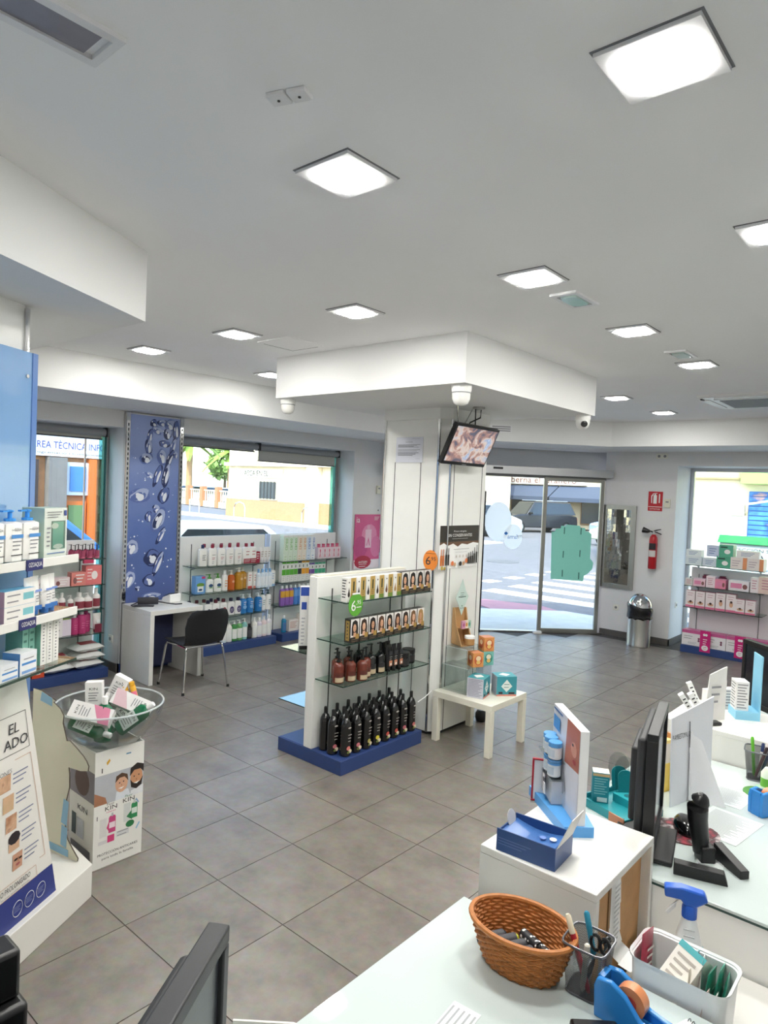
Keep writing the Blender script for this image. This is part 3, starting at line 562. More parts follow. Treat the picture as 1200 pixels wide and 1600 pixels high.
# ================================================================ SHELVING UNITS
def shelf_part(t, x0, x1, y0, y1, z, brackets=(), th=.008):
    """one glass shelf with darker edges, its metal brackets below it"""
    b = B().bx(x0, x1, y0, y1, z-th, z, SHELFG); o = b.build('glass_shelf', t, smooth=False)
    e = B(); k = .0012
    e.bx(x0-k, x1+k, y0-k, y0, z-th, z, GEDGE).bx(x0-k, x0, y0, y1, z-th, z, GEDGE).bx(x1, x1+k, y0, y1, z-th, z, GEDGE); e.build('glass_edge', o, smooth=False)
    for x in brackets:
        B().ext([(0, 0), (0, -.05), (-.02, -.05), (-.14, -.012), (-.14, -.006), (0, 0)][:5], (x-.002, y1, z-th), (0, 1, 0), (0, 0, 1), (.004, 0, 0), GREYM).build('bracket', o)
def gondola(label, loc, rz, L, ph, base, shelves, rails, sy=-.27, sx=(.03, None), pt=.03, zb=.10, panel=WHITE, bl=None, name='shelf_unit'):
    t = thing(name, label, 'shelf unit', loc, rz)
    B().bx(0, bl or L, base[0], base[1], 0, zb-.004, NAVY).bx(.008, (bl or L)-.008, base[0]+.008, base[1]-.008, zb-.004, zb, NAVY).build('base', t, bevel=.003)
    B().bx(0, L, 0, pt, zb, ph, panel).build('back_panel', t, bevel=.003)
    for x in rails:
        B().bx(x-.0032, x+.0032, -.006, .001, zb, ph-.09, DARK).build('slotted_rail', t)
    for z in shelves: shelf_part(t, sx[0], (sx[1] or L-.03), sy, -.004, z, rails)
    return t, Fr(loc, rz)
# ---- pillar gondola
g1, F1 = gondola('double sided white shelf unit on a blue base beside the pillar', (-.745, .83, 0), 90, 1.02, 1.36, (-.305, .365), (1.215, .92, .625), (.15, .82, .97), -.285, (.01, 1.0), .085, .105, bl=.92)
for z in (.79, .395): 
    o = B().bx(.0, 1.0, .09, .375, z-.008, z, SHELFG).build('glass_shelf', g1, smooth=False); B().bx(-.001, 0, .09, .375, z-.008, z, GEDGE).build('glass_edge', o, smooth=False)
B().bx(0.01, 1.01, .005, .08, 1.36, 1.372, LAMY).build('top_cap', g1)
HAIR = ['221A18', '3B2A22', '1E1718', '33241E', '5A3C2A', '2A1E1C', '3A2520', '7A5636', 'B08A56', '6E4630']
def portrait(hair, kind=0):
    hc, sk = c(hair), c(['D9A886', 'E3B696', 'CF9C7A'][kind % 3]); k = (kind % 4-1.5)*.03
    return [('r', 0, 1, .22, 1, c('E9E5E0')), ('p', [(.12, .3), (.10, .62), (.2, .88), (.5, .96), (.78, .88), (.9, .6), (.88, .3)], hc), ('p', [(.3, .22), (.36, .42), (.64, .42), (.72, .22)], sk), ('e', .5+k, .62, .19, .17, sk), ('p', [(.28+k, .74), (.45+k, .80), (.72+k, .72), (.66+k, .86), (.5+k, .9), (.34+k, .85)], hc),
            ('r', .42+k, .47+k, .63, .645, hc), ('r', .55+k, .60+k, .63, .645, hc), ('r', .46+k, .55+k, .525, .54, c('B4605A')), ('r', 0, 1, 0, .24, c('2A2320')), ('r', .55, .95, .16, .36, c('B08C4A')), ('l', .1, .9, .06, .14, 2, c('8C7A60'))]
GOLD = c('C2A25E'); WH = c('F0EEE8')
for i in range(6):
    pr = proto('carton', .090, .055, .168, WH, deco=tuple([('r', 0, .42, 0, 1, WH), ('r', .42, 1, 0, 1, GOLD), ('e', .21, .82, .06, .035, c('3A3028')), ('e', .21, .32, .13, .12, c(HAIR[[0, 2, 0, 3, 9, 8][i]])), ('p', [(.12, .4), (.21, .62), (.30, .4)], c(HAIR[[0, 2, 0, 3, 9, 8][i]])), ('r', .66, .80, .45, .85, c('2B3A26')), ('r', .45, .98, .0, .18, c('6E8A3A')), ('l', .55, .95, .25, .4, 3, c('7A6434'))]), sdeco=(('l', .15, .85, .2, .9, 7, INK),) if i == 0 else None)
    put(pr, 'hair_dye_box', '%s gold and white hair dye box from the left on the top glass shelf' % ORD[i], 'box', F1.w(.068+i*.101, -.245, 1.216), 90, 'gold hair dye boxes')
for i in range(4):
    pr = proto('carton', .088, .055, .172, c('2B2522'), deco=tuple(portrait(HAIR[[2, 0, 2, 6][i]], i)))
    put(pr, 'hair_dye_box', '%s portrait hair dye box right of the gold boxes' % ORD[i], 'box', F1.w(.668+i*.093, -.245, 1.216), 90, 'portrait hair dye boxes on the top shelf')
for i in range(9):
    pr = proto('carton', .086, .06, .168, c('2B2522'), deco=tuple(portrait(HAIR[[0, 1, 2, 4, 0, 6, 3, 7, 8][i]], i)), sdeco=(('r', .2, .8, .08, .92, c('A88A48')), ('l', .4, .6, .2, .8, 5, INK)) if i == 0 else None)
    put(pr, 'hair_dye_box', '%s portrait hair dye box from the left on the second glass shelf' % ORD[i], 'box', F1.w(.118+i*.095, -.245, .921), 90, 'portrait hair dye boxes on the second shelf')
AMB = c('6B3226', .25); ALAB = (c('C98A6A'), c('3A3A40'))
pr = proto('bottle', .225, .040, AMB, BLACK, (c('C6B394'), c('5A2A22')), True, lz=(.05, .34), shoulder=.52, cz=.66, capr=.4)
for i, (u, y) in enumerate(((.055, -.19), (.155, -.215), (.24, -.25), (.32, -.21), (.23, -.12), (.13, -.10))):
    put(pr, 'pump_bottle', '%s amber soap pump bottle on the third glass shelf, %s row' % (ORD[i % 4], 'front' if i < 4 else 'back'), 'bottle', F1.w(u, y, .626), 78+i*7, 'amber pump bottles')
pr = proto('bottle', .235, .040, BLACKG, BLACK, (c('C6B394'), c('2A2A2C')), True, lz=(.05, .34), shoulder=.52, cz=.66, capr=.4)
for i, (u, y) in enumerate(((.40, -.19), (.37, -.09), (.49, -.20))):
    put(pr, 'pump_bottle', ['black pump bottle just right of the amber bottles', 'black pump bottle in the back row behind the amber bottles', 'black pump bottle just left of the black tubes'][i], 'bottle', F1.w(u, y, .626), 80+i*9, 'black pump bottles')
pr = proto('tube', .205, .026, BLACK, BLACKG, (('r', .15, .85, .62, .78, c('3A3A3E')), ('r', .18, .85, .22, .42, c('C98A6A')), ('e', .55, .28, .2, .05, c('EDE6DC')), ('l', .2, .8, .48, .56, 2, c('B8B4AE'))))
for i, (u, y) in enumerate(((.565, -.22), (.62, -.225), (.68, -.23), (.60, -.14), (.66, -.13))):
    put(pr, 'cream_tube', '%s standing black cream tube, %s row of the third shelf' % (ORD[i % 3], 'front' if i < 3 else 'back'), 'tube', F1.w(u, y, .626), 90, 'black cream tubes')
pr = proto('jar', .115, .052, BLACKG, BLACK, c('2C2A2C'))
for i, (u, y) in enumerate(((.77, -.20), (.89, -.16))): put(pr, 'cream_jar', ['left black lidded jar on the third glass shelf', 'right black lidded jar on the third glass shelf'][i], 'jar', F1.w(u, y, .626), 90, 'black jars')
FR = ['D8807A', 'C9747A', 'B8B060', 'D8C83A', 'C9584A', 'C9584A', 'C06A72']
for r_, (y, n_, u0, du) in enumerate(((-.245, 8, .10, .106), (-.155, 8, .06, .108), (-.065, 7, .07, .118))):
    for i in range(n_):
        col = FR[(i+r_) % 7]
        pr = proto('bottle', .315, .040, BLACKG, BLACK, None, lz=(.1, .5), cz=.86, shoulder=.66, capr=.34, deco=(('e', .5, .66, .18, .02, c('B9B4AE')), ('l', .35, .75, .36, .5, 3, c('A8A39C')), ('e', .42, .20, .22, .05, c(col)), ('e', .6, .13, .2, .045, c('E5D9BE')), ('e', .4, .11, .15, .03, c('6E7A3A'))))
        put(pr, 'shampoo_bottle', '%s black shampoo bottle from the left in the %s row on the blue base' % (ORD[i], ['front', 'middle', 'back'][r_]), 'bottle', F1.w(u0+i*du, y, .1065), 90+random.uniform(-12, 12), 'black shampoo bottles')
t = thing('price_sign', 'round green price sign reading 6,95 clipped to the top glass shelf', 'sign', F1.w(.10, -.292, 1.195), 90)
B().ext([(.072*math.cos(a), .082*math.sin(a)) for a in [i*math.pi/14 for i in range(28)]], (0, 0, 0), (1, 0, 0), (0, 0, 1), (0, .004, 0), GREEN).build('card', t)
txt('6', t, (-.025, -.002, -.005), .075, PAPER); txt(',95', t, (.026, -.002, .014), .034, PAPER); B().bx(.005, .055, -.002, -.001, -.022, -.016, PAPER).build('small_print', t); B().bx(-.04, .04, -.0015, 0, .073, .085, PAPER).build('white_tab', t)
for i, u in enumerate((.06, .17)):
    pr = proto('carton', .075, .075, .47, c('ECEBE8'), deco=(('r', .0, 1, .86, 1, c('2E4FA8')), ('r', .12, .62, .64, .76, c('2E4FA8')), ('l', .15, .5, .1, .5, 8, c('B9BAC0')), ('r', 0, 1, 0, .06, BLACK)))
    put(pr, 'tall_carton', ['tall white carton with blue squares nearest the shelf end', 'tall white carton with blue squares behind its twin'][i], 'carton', F1.w(u+.03, .22-.02*i, .791), 52, 'tall white cartons behind the shelf unit')
# ---- window gondolas
g2, F2 = gondola('low white shelf unit of skin lotions left in the wide window', (-4.08, 1.80, 0), 90, 1.26, 1.365, (-.295, .04), (1.03, .72, .42), (.17, 1.08), -.26, (.06, 1.1))
g3, F3 = gondola('low white shelf unit of toiletries right in the wide window', (-4.08, 3.16, 0), 90, 1.19, 1.365, (-.295, .04), (1.03, .755, .45), (.08, 1.02), -.26, (-.01, 1.17))
tag(B().bx(-.03, .03, -.004, .02, .1, 1.37, mat('C6D6F2', .4)).build('joint_strip', loc=(-4.08, 3.11, 0), rot=(0, 0, R(90))), 'narrow pale blue post between the two window shelf units', 'post')
MAR = c('8E1F36'); CREAM = c('F1EFE9')
pr = proto('bottle', .25, .052, CREAM, MAR, None, fy=.6, sq=4, cz=.84, shoulder=.74, capr=.36, deco=(('l', .3, .75, .48, .52, 1, INK), ('l', .3, .75, .3, .4, 3, c('B0404E')), ('l', .3, .6, .12, .2, 2, GREYINK)))
prn = proto('bottle', .25, .052, CREAM, c('28325E'), None, fy=.6, sq=4, cz=.84, shoulder=.74, capr=.36, deco=(('l', .3, .75, .3, .52, 4, INK),))
put(prn, 'lotion_bottle', 'white lotion bottle with a navy cap on the top shelf', 'bottle', F2.w(.21, -.17, 1.031), 90, 'white lotion bottles')
for i in range(4): put(pr, 'lotion_bottle', '%s white lotion bottle with maroon cap, front row' % ORD[i], 'bottle', F2.w(.335+i*.122, -.18, 1.031), 90, 'white lotion bottles')
for i in range(5): put(pr, 'lotion_bottle', '%s white lotion bottle with maroon cap, back row' % ORD[i], 'bottle', F2.w(.29+i*.122, -.08, 1.031), 90, 'white lotion bottles')
prp = proto('bottle', .25, .055, CREAM, MAR, None, fy=.6, sq=4, cz=.84, shoulder=.74, capr=.36, deco=(('r', 0, 1, .02, .25, c('A01F38')), ('l', .1, .9, .1, .18, 2, PAPER), ('l', .3, .75, .45, .6, 2, c('B0404E'))))
for i in range(2): put(prp, 'lotion_bottle', ['white lotion bottle with a red promotion band, left of the pair', 'white lotion bottle with a red promotion band, right of the pair'][i], 'bottle', F2.w(.825+i*.10, -.18+i*.01, 1.031), 90, 'promotion lotion bottles')
put(proto('carton', .06, .05, .14, c('A01F38'), deco=(('l', .15, .85, .4, .8, 3, PAPER),)), 'small_box', 'small dark red box at the end of the lotion row', 'box', F2.w(1.01, -.16, 1.031), 90)
for i in range(3):
    put(proto('tube', .19, .028, c('EEECEA'), c('D8D8DA'), (('l', .2, .8, .4, .7, 3, c('B9A08C')),)), 'cream_tube', '%s white cream tube right of the red lotion box' % ORD[i], 'tube', F2.w(1.085+i*.055, -.15, 1.031), 90, 'white tubes at the lotion row end')
# row 2
put(proto('carton', .13, .08, .20, c('6FA4DC'), deco=(('e', .5, .5, .4, .12, c('6E9A3C')), ('r', .2, .8, .1, .42, c('F0F2EE')), ('e', .5, .22, .2, .06, c('22406A')), ('r', .6, .95, .86, .98, c('C23A6A')))), 'gift_pack', 'blue lotion gift pack at the left of the second shelf', 'box', F2.w(.17, -.17, .721), 90)
pr = proto('bottle', .215, .05, c('F0F1EC'), c('4C9A3A'), None, True, fy=.65, shoulder=.62, cz=.76, deco=(('e', .5, .38, .3, .09, c('27486E')), ('r', .25, .75, .24, .28, c('5FA83A'))))
for i in range(2): put(pr, 'lotion_bottle', ['left white lotion bottle with a green pump', 'right white lotion bottle with a green pump'][i], 'bottle', F2.w(.31+i*.115, -.18, .721), 90, 'green pump lotion bottles')
put(proto('bottle', .245, .038, c('F1EFEA'), c('F4F4F2'), None, deco=(('l', .25, .75, .25, .5, 3, c('D9803A')),)), 'lotion_bottle', 'slim white lotion bottle left of the orange oil', 'bottle', F2.w(.53, -.17, .721), 90)
put(proto('bottle', .24, .045, mat('C9652A', .15), c('EFE6DA'), None, True, shoulder=.65, cz=.78, deco=(('e', .5, .45, .18, .06, c('E8B080')),)), 'oil_bottle', 'orange shower oil bottle with a white pump', 'bottle', F2.w(.625, -.17, .721), 90)
pr = proto('bottle', .265, .055, mat('C08A2A', .12), c('EFE6DA'), None, True, shoulder=.68, cz=.8, deco=(('e', .55, .5, .16, .06, c('E3C088')),))
for i in range(2): put(pr, 'oil_bottle', ['taller amber oil bottle left of the white boxes', 'amber oil bottle touching the white boxes'][i], 'bottle', F2.w(.735+i*.09, -.17+.05*i, .721), 90, 'amber oil bottles')
for i in range(6):
    col = ['C9504A', 'D88A7A', 'B84A30', 'D8683A', '8FB4D8', '8FB4D8'][i]
    put(proto('carton', .062, .05, .20, CREAM, deco=(('l', .2, .8, .5, .8, 3, c(col)), ('r', 0, 1, 0, .14, c(col)))), 'lotion_box', '%s slim white lotion box from the left on the second shelf' % ORD[i], 'box', F2.w(.90+i*.07, -.16-.02*(i % 2), .721), 90, 'slim white lotion boxes')
for i in range(4): put(proto('bottle', .235, .032, c('DCE8F2'), c('7FB0E0'), (c('EDF2F6'),)), 'lotion_bottle', '%s pale blue lotion bottle right of the slim boxes' % ORD[i], 'bottle', F2.w(1.0+i*.06, -.22, .721), 90, 'pale blue lotion bottles')
# row 3
for i, (col, cap) in enumerate((('3A3550', '2B2A44'), ('6E2F3A', '5A2230'), ('8A3A3E', '5A2230'), ('4A3F6A', '2B2A44'), ('554A7A', '2B2A44'))):
    put(proto('bottle', .205, .05, c('EFEDEA'), c(cap), None, fy=.55, sq=3, shoulder=.7, cz=.82, deco=(('e', .5, .32, .32, .2, c(col)), ('l', .3, .7, .25, .35, 2, PAPER))), 'shampoo_bottle', '%s white shampoo bottle with a dark oval label on the third shelf' % ORD[i], 'bottle', F2.w(.30+i*.108, -.18, .421), 90, 'white shampoo bottles with dark ovals')
    put(proto('bottle', .20, .045, c('F0EEEA'), c(cap), None, fy=.55), 'shampoo_bottle', '%s dark capped shampoo bottle behind the oval labelled ones' % ORD[i], 'bottle', F2.w(.12+i*.10, -.07, .421), 90, 'dark capped bottles in the back')
pr = proto('bottle', .235, .05, mat('2E7CC0', .2), c('E9EEF2'), None, True, shoulder=.66, cz=.78, deco=(('e', .5, .35, .28, .1, c('7FB2DE')), ('l', .3, .7, .5, .6, 2, PAPER)))
for i in range(3): put(pr, 'gel_bottle', ['left blue gel bottle with a white pump', 'middle blue gel bottle with a white pump', 'right blue gel bottle with a red sticker'][i], 'bottle', F2.w(.80+i*.105+(.03 if i == 2 else 0), -.18, .421), 90, 'blue gel bottles')
pr = proto('bottle', .255, .042, c('F2F2EE'), c('1F4A4E'), None, True, shoulder=.66, cz=.78, deco=(('l', .3, .7, .3, .5, 3, c('3A7A7E')),))
for i in range(2): put(pr, 'lotion_bottle', ['left white bottle with a dark teal pump', 'right white bottle with a dark teal pump'][i], 'bottle', F2.w(1.13+i*.09, -.15, .421), 90, 'teal pump bottles')
# base
for i, (col, cap, h_) in enumerate((('DDEBEA', 'F2F2F0', .24), ('EFEDE6', 'D8D6D0', .25), ('3E8A46', 'F0F0EE', .25), ('6FB06A', 'F0F0EE', .25), ('8CC8C4', 'F0F0EE', .26), ('1E1E22', '1E1E22', .18), ('EEECE4', 'F2F2F0', .25), ('E3DDEA', 'F0F0EE', .24), ('F0DDDC', 'F0F0EE', .25), ('EDE9EE', 'F0F0EE', .26))):
    lab = ['pale aqua', 'cream', 'dark green', 'light green', 'turquoise', 'short black', 'ivory', 'lilac', 'pale pink', 'pearl white'][i]+' bottle on the blue base under the lotion shelves'
    put(proto('bottle', h_, .038, c(col), c(cap), (c('F2F3EE') if i not in (5,) else c('444448'),), i in (1, 2, 3, 4), shoulder=.68, cz=.82), 'toiletry_bottle', lab, 'bottle', F2.w(.52+i*.076, -.20, .1015), 90, 'toiletries on the window shelf base')
# third unit
for i, col in enumerate(('A9CE8C', 'A9CE8C', 'A9CE8C', 'DDA860', 'DDA860', '3A78C0', '3A78C0')):
    base = ['DDEBD6', 'DDEBD6', 'DDEBD6', 'F0E6D6', 'F0E6D6', 'DDE6F0', 'EEF0F2'][i]
    t = put(proto('carton', .076, .075, .335, c(base), top=WH, deco=(('r', 0, 1, .93, 1, WH), ('l', .3, .7, .06, .16, 2, c(col)))), 'mouthwash_carton', '%s tall carton with vertical lettering from the left, top shelf' % ORD[i], 'carton', F3.w(.08+i*.080, -.17, 1.031), 90, 'tall lettered cartons')
    txt('careo', t, (.012, -.0385, .215), .035, c(['6CB43C', '6CB43C', '6CB43C', 'D98A2A', 'D98A2A', '2468B8', '2468B8'][i]), .15, rot=(R(90), R(-90), 0))
for i in range(5):
    put(proto('carton', .085, .07, .15, c('F2DCE2'), top=c('E58AA8'), deco=(('p', [(.3, .12), (.5, .5), (.62, .75), (.5, .88), (.38, .75), (.5, .5), (.7, .12), (.58, .12), (.5, .36), (.42, .12)], c('D9486A')),)), 'pink_ribbon_box', '%s pink ribbon box from the left on the top shelf' % ORD[i], 'box', F3.w(.72+i*.088, -.15, 1.031), 90, 'pink ribbon boxes')
    B_ = put(proto('jar', .045, .022, c('D9708A'), c('C2405E')), 'bottle_cap', '%s small pink cap on top of the ribbon boxes' % ORD[i], 'cap', F3.w(.72+i*.088, -.15, 1.181), 90, 'pink caps on the ribbon boxes')
for i in range(12):
    col = '5CB02E' if i < 4 else ('2B2B2E' if i == 4 else ('F0A62A' if i < 7 else ('6E4A9C' if i < 9 else '3FA87C')))
    nm = 'green' if i < 4 else ('black' if i == 4 else ('yellow' if i < 7 else ('purple' if i < 9 else 'mint')))
    k = i if i < 4 else (0 if i == 4 else (i-5 if i < 7 else (i-7 if i < 9 else i-9)))
    put(proto('carton', .064, .06, .265 if i < 7 else .22, CREAM, deco=(('r', 0, 1, .34, .62, c(col)), ('r', 0, 1, .9, 1, c(col)), ('l', .2, .8, .1, .28, 3, c('B9BDB4')), ('r', .3, .55, .68, .82, c('5A6A4A')))), 'shampoo_carton', ('%s %s banded shampoo carton on the second shelf' % (ORD[k], nm)) if i != 4 else 'single black banded shampoo carton on the second shelf', 'carton', F3.w(.06+i*.068, -.18 if i < 7 else -.14, .756), 90, 'banded shampoo cartons')
for i in range(7):
    cb, ct, nm = (('8E62B4', 'E0A83A', 'purple') if i < 3 else (('4A86D2', '6FA4E2', 'blue') if i < 5 else ('DC6E9A', 'E89AB8', 'pink')))
    put(proto('bottle', .26, .034, c(cb), c('F2F2F0'), (c(cb), c(ct)), lz=(.1, .74), shoulder=.76, cz=.86, fy=.8, sq=5), 'bath_gel', '%s %s bath gel bottle with a white cap' % (ORD[i if i < 3 else (i-3 if i < 5 else i-5)], nm), 'bottle', F3.w(.05+i*.074, -.20, .451), 90, 'bath gel bottles')
put(proto('bottle', .22, .032, mat('2F8CB4', .2), c('EDEFF0'), (c('4A7AB0'),), shoulder=.72), 'spray_bottle', 'turquoise spray bottle alone on the right window base', 'bottle', F3.w(.10, -.2, .1015), 90)
for i in range(3): put(proto('carton', .10 if i else .16, .07, (.15, .21, .15)[i], c('EFE6DE'), deco=(('l', .1, .9, .3, .8, 5, c('C98A7A')),)), 'white_box', ['wide white box with pink print on the window base', 'taller white box on the window base', 'small white box at the right of the window base'][i], 'box', F3.w(.26+i*.15, -.18, .1015), 90, 'boxes on the right window base')
# ---- left window unit
g4, F4 = gondola('white shelf unit of pink cosmetics in the left window', (-4.08, -.32, 0), 90, 1.13, 1.36, (-.36, .04), (1.205, .945, .70, .455), (.2, .98), -.34, (.03, 1.08))
ROSE = c('B85A72'); PKC = c('D8466E')
for i in range(8):
    put(proto('bottle', .135, .026, c('D9708C'), BLACK, (c('A84A66'),), True, shoulder=.45, cz=.58), 'soap_bottle', '%s small pink soap bottle with a black pump, %s row' % (ORD[i % 4], 'front' if i < 4 else 'back'), 'bottle', F4.w(.80+(i % 4)*.072, -.28+.09*(i//4), 1.206), 90, 'small pink soap bottles')
put(proto('carton', .10, .03, .035, c('C23A5E')), 'price_label', 'small dark pink label hanging below the soap bottles', 'label', F4.w(.90, -.349, 1.165), 90)
put(proto('carton', .15, .08, .15, c('C83A7A'), deco=(('r', .1, .6, .1, .6, c('8E6AB0')), ('e', .7, .7, .2, .15, c('E86AA0')))), 'pink_box', 'magenta cosmetics box left of the soap bottles', 'box', F4.w(.62, -.2, 1.206), 90)
for i, (u, w_, h_, cc) in enumerate(((.50, .13, .09, 'E8DAD8'), (.66, .15, .09, 'E6D2D2'), (.82, .14, .13, 'E0887E'), (.97, .16, .19, 'E27A7A'))):
    put(proto('carton', w_, .09, h_, c(cc), deco=(('l', .3, .9, .3, .8, 3, PAPER), ('e', .25, .4, .13, .25, c('8A5A58'))) if i < 3 else (('e', .55, .5, .2, .22, c('F2EAE6')), ('l', .1, .4, .3, .8, 4, c('F6D8D4')))), 'cosmetics_box', ['plain pale pink box on the second shelf', 'long pale pink box on the second shelf', 'coral cosmetics box with a dark figure', 'tall coral gift box with a round window'][i], 'box', F4.w(u, -.28, .946), 90, 'cosmetics boxes in the left window')
for i in range(6):
    put(proto('bottle', (.19, .18, .15, .17, .16, .20)[i], (.05, .035, .03, .05, .045, .04)[i], c('EFEAE6'), c('E9E6E2'), (c('8E3A46'),), i % 2 == 0, lz=(.1, .5), shoulder=.6, cz=.74), 'lotion_bottle', '%s white bottle with a maroon label in the left window' % ORD[i], 'bottle', F4.w(.60+i*.085, -.27, .701), 90, 'maroon labelled bottles')
put(proto('carton', .11, .07, .21, c('EDE8E6'), deco=(('r', .1, .7, .8, .95, c('4A3A7A')), ('l', .2, .8, .2, .7, 5, GREYINK))), 'white_box', 'white box with a violet corner left of the magenta bottles', 'box', F4.w(.63, -.27, .456), 90)
put(proto('carton', .10, .06, .16, c('E6DCE8'), top=c('B8C85A')), 'white_box', 'pale box with a green top beside the magenta bottles', 'box', F4.w(.73, -.25, .456), 90)
for i in range(3): put(proto('bottle', .19+.03*(i > 0), .036+.008*(i > 0), c('B83A72'), c('C8C2C6') if i < 2 else c('B83A72'), None, shoulder=.8, cz=.88, deco=(('l', .3, .7, .3, .5, 3, c('D87AA0')),)), 'magenta_bottle', ['shorter magenta bottle at the left of three', 'middle magenta bottle with a silver cap', 'magenta bottle without label at the right'][i], 'bottle', F4.w(.82+i*.07, -.26+.06*(i == 2), .456), 90, 'magenta bottles')
put(proto('tube', .19, .036, c('EDE6E4'), c('7A2A3E'), (('r', 0, 1, .0, .45, c('7A2A3E')), ('e', .5, .6, .3, .1, PAPER))), 'cream_tube', 'white and maroon tube alone at the right shelf end', 'tube', F4.w(1.04, -.27, .456), 90)
def bagpack(label, loc, rz, s=1):
    b = B(); m = mat('E9E9E6', .25, bump=.4, scale=14); K = 8
    def P_(i, j, top): x = (i/K-.5); y = (j/K-.5); e_ = max(0, 1-(2*abs(x))**6)*max(0, 1-(2*abs(y))**6); return (x*.30*s, y*.24*s, (.04+.035*e_*(1 if top else -1)+random.uniform(-.004, .004)))
    g = {}
    for tp in (0, 1):
        for i in range(K+1):
            for j in range(K+1):
                g[tp, i, j] = len(b.v); b.v.append(P_(i, j, tp))
        for i in range(K):
            for j in range(K):
                f = (g[tp, i, j], g[tp, i+1, j], g[tp, i+1, j+1], g[tp, i, j+1]); b.f.append(f if tp else f[::-1]); b.m.append(b.mi(m))
    for k in range(K):
        for f in ((g[0, k, 0], g[0, k+1, 0], g[1, k+1, 0], g[1, k, 0]), (g[0, k+1, K], g[0, k, K], g[1, k, K], g[1, k+1, K]), (g[0, 0, k+1], g[0, 0, k], g[1, 0, k], g[1, 0, k+1]), (g[0, K, k], g[0, K, k+1], g[1, K, k+1], g[1, K, k])):
            b.f.append(f); b.m.append(b.mi(m))
    t = thing('plastic_pack', label, 'pack', loc, rz, 'white plastic packs on the left window base'); b.build('bag', t); B().ext([(-.08, -.06), (.09, -.06), (.1, .05), (-.06, .06)], (0, 0, .0785), (1, 0, 0), (0, 1, 0), (0, 0, .002), c('A8343E')).build('red_print', t)
for i, (u, y, z) in enumerate(((.66, -.2, .1015), (.66, -.19, .182), (.96, -.2, .1015), (.97, -.2, .182), (.96, -.2, .263))):
    bagpack('white plastic pack, %s in the %s pile on the left window base' % (['lower', 'upper', 'bottom', 'middle', 'topmost'][i], 'left' if i < 2 else 'right'), F4.w(u, y, z), 90+(-1)**i*4)
put(proto('carton', .10, .06, .13, c('C8C23A'), deco=(('e', .5, .5, .3, .3, c('5A8A3A')),)), 'snack_box', 'lime yellow box on the left window base', 'box', F4.w(.34, -.30, .1015), 90); put(proto('carton', .11, .06, .13, c('D8502E'), top=c('3A5AA0'), deco=(('l', .1, .9, .3, .8, 3, PAPER),)), 'snack_box', 'orange red box on the left window base', 'box', F4.w(.46, -.30, .1015), 90); put(proto('carton', .10, .06, .12, c('4A4A7A'), deco=(('l', .1, .9, .3, .8, 3, PAPER),)), 'snack_box', 'violet box on the left window base', 'box', F4.w(.22, -.30, .1015), 90)
# ---- far right unit
g5, F5 = gondola('white shelf unit of feminine care products at the far window', (-.08, 7.30, 0), 0, 1.35, 1.13, (-.31, .04), (1.18, .90, .61), (.10, .86), -.29, (.0, .95), panel=mat('EFE6E8', .45))
for i, (u, w_, h_, z, cc, nm) in enumerate(((.09, .20, .11, 1.181, 'DCE6EA', 'lower pale blue pack at the left'), (.09, .19, .09, 1.292, 'E4ECEE', 'upper pale blue pack at the left'), (.29, .17, .11, 1.181, 'D2DEE8', 'light blue pack second from the left'), (.33, .15, .15, 1.312, 'C9D3EA', 'lavender pack standing on the blue packs'), (.46, .17, .15, 1.181, '4FA88A', 'lower green pack with a white oval'), (.49, .17, .15, 1.332, '5AB394', 'upper green pack with a white oval'), (.64, .19, .15, 1.181, 'EFE6E2', 'left white pack with an orange stripe'), (.84, .19, .15, 1.181, 'EFE6E2', 'right white pack with an orange stripe'), (.74, .26, .09, 1.332, 'F2F0EE', 'flat white pack lying on the orange striped ones'))):
    d_ = (('r', .75, 1, 0, 1, c('E89A6A')), ('l', .1, .6, .3, .7, 3, c('B9A8B4'))) if i in (6, 7) else ((('e', .6, .4, .22, .2, PAPER), ('r', .1, .6, .72, .84, c('1F4A40'))) if i in (4, 5) else (('l', .2, .8, .3, .7, 3, c('5A7AB0')),))
    put(proto('carton', w_, .14, h_, mat(cc, .3, noise=.05, scale=8, bump=.15), deco=d_), 'hygiene_pack', nm+' of the top shelf', 'pack', F5.w(u, -.20, z), (-1)**i*3, 'hygiene packs on the far top shelf')
for i, (u, w_, h_, cc, nm) in enumerate(((.05, .10, .09, 'D8D2CE', 'grey box'), (.18, .15, .10, 'EBC6D2', 'pale pink box'), (.32, .11, .15, 'F0DCE2', 'taller pink box'), (.44, .13, .12, 'E88AA4', 'rose box'), (.66, .24, .13, 'EDE6EA', 'long white box'), (.84, .09, .19, 'F0E6E8', 'narrow white box'), (.98, .19, .21, 'E9CFC4', 'big beige and pink box'))):
    put(proto('carton', w_, .13, h_, c(cc), deco=(('r', .1, .65, .25, .75, c('E08AAC')), ('e', .8, .45, .12, .25, c('8A5A58'))) if i in (1, 3, 4) else (('l', .2, .8, .3, .8, 4, c('C98A9A')),)), 'care_box', nm+' on the second shelf of the far unit', 'box', F5.w(u, -.20, .901), 0, 'care boxes on the far second shelf')
for i in range(2): put(proto('bottle', .15, .055, c('7A2A46'), c('6A2440'), None, fy=.7, shoulder=.8, cz=.95, capr=.8), 'purple_pouch', ['left purple round pouch behind the pink boxes', 'right purple round pouch behind the pink boxes'][i], 'pouch', F5.w(.22+i*.2, -.08, .901), 0, 'purple pouches')
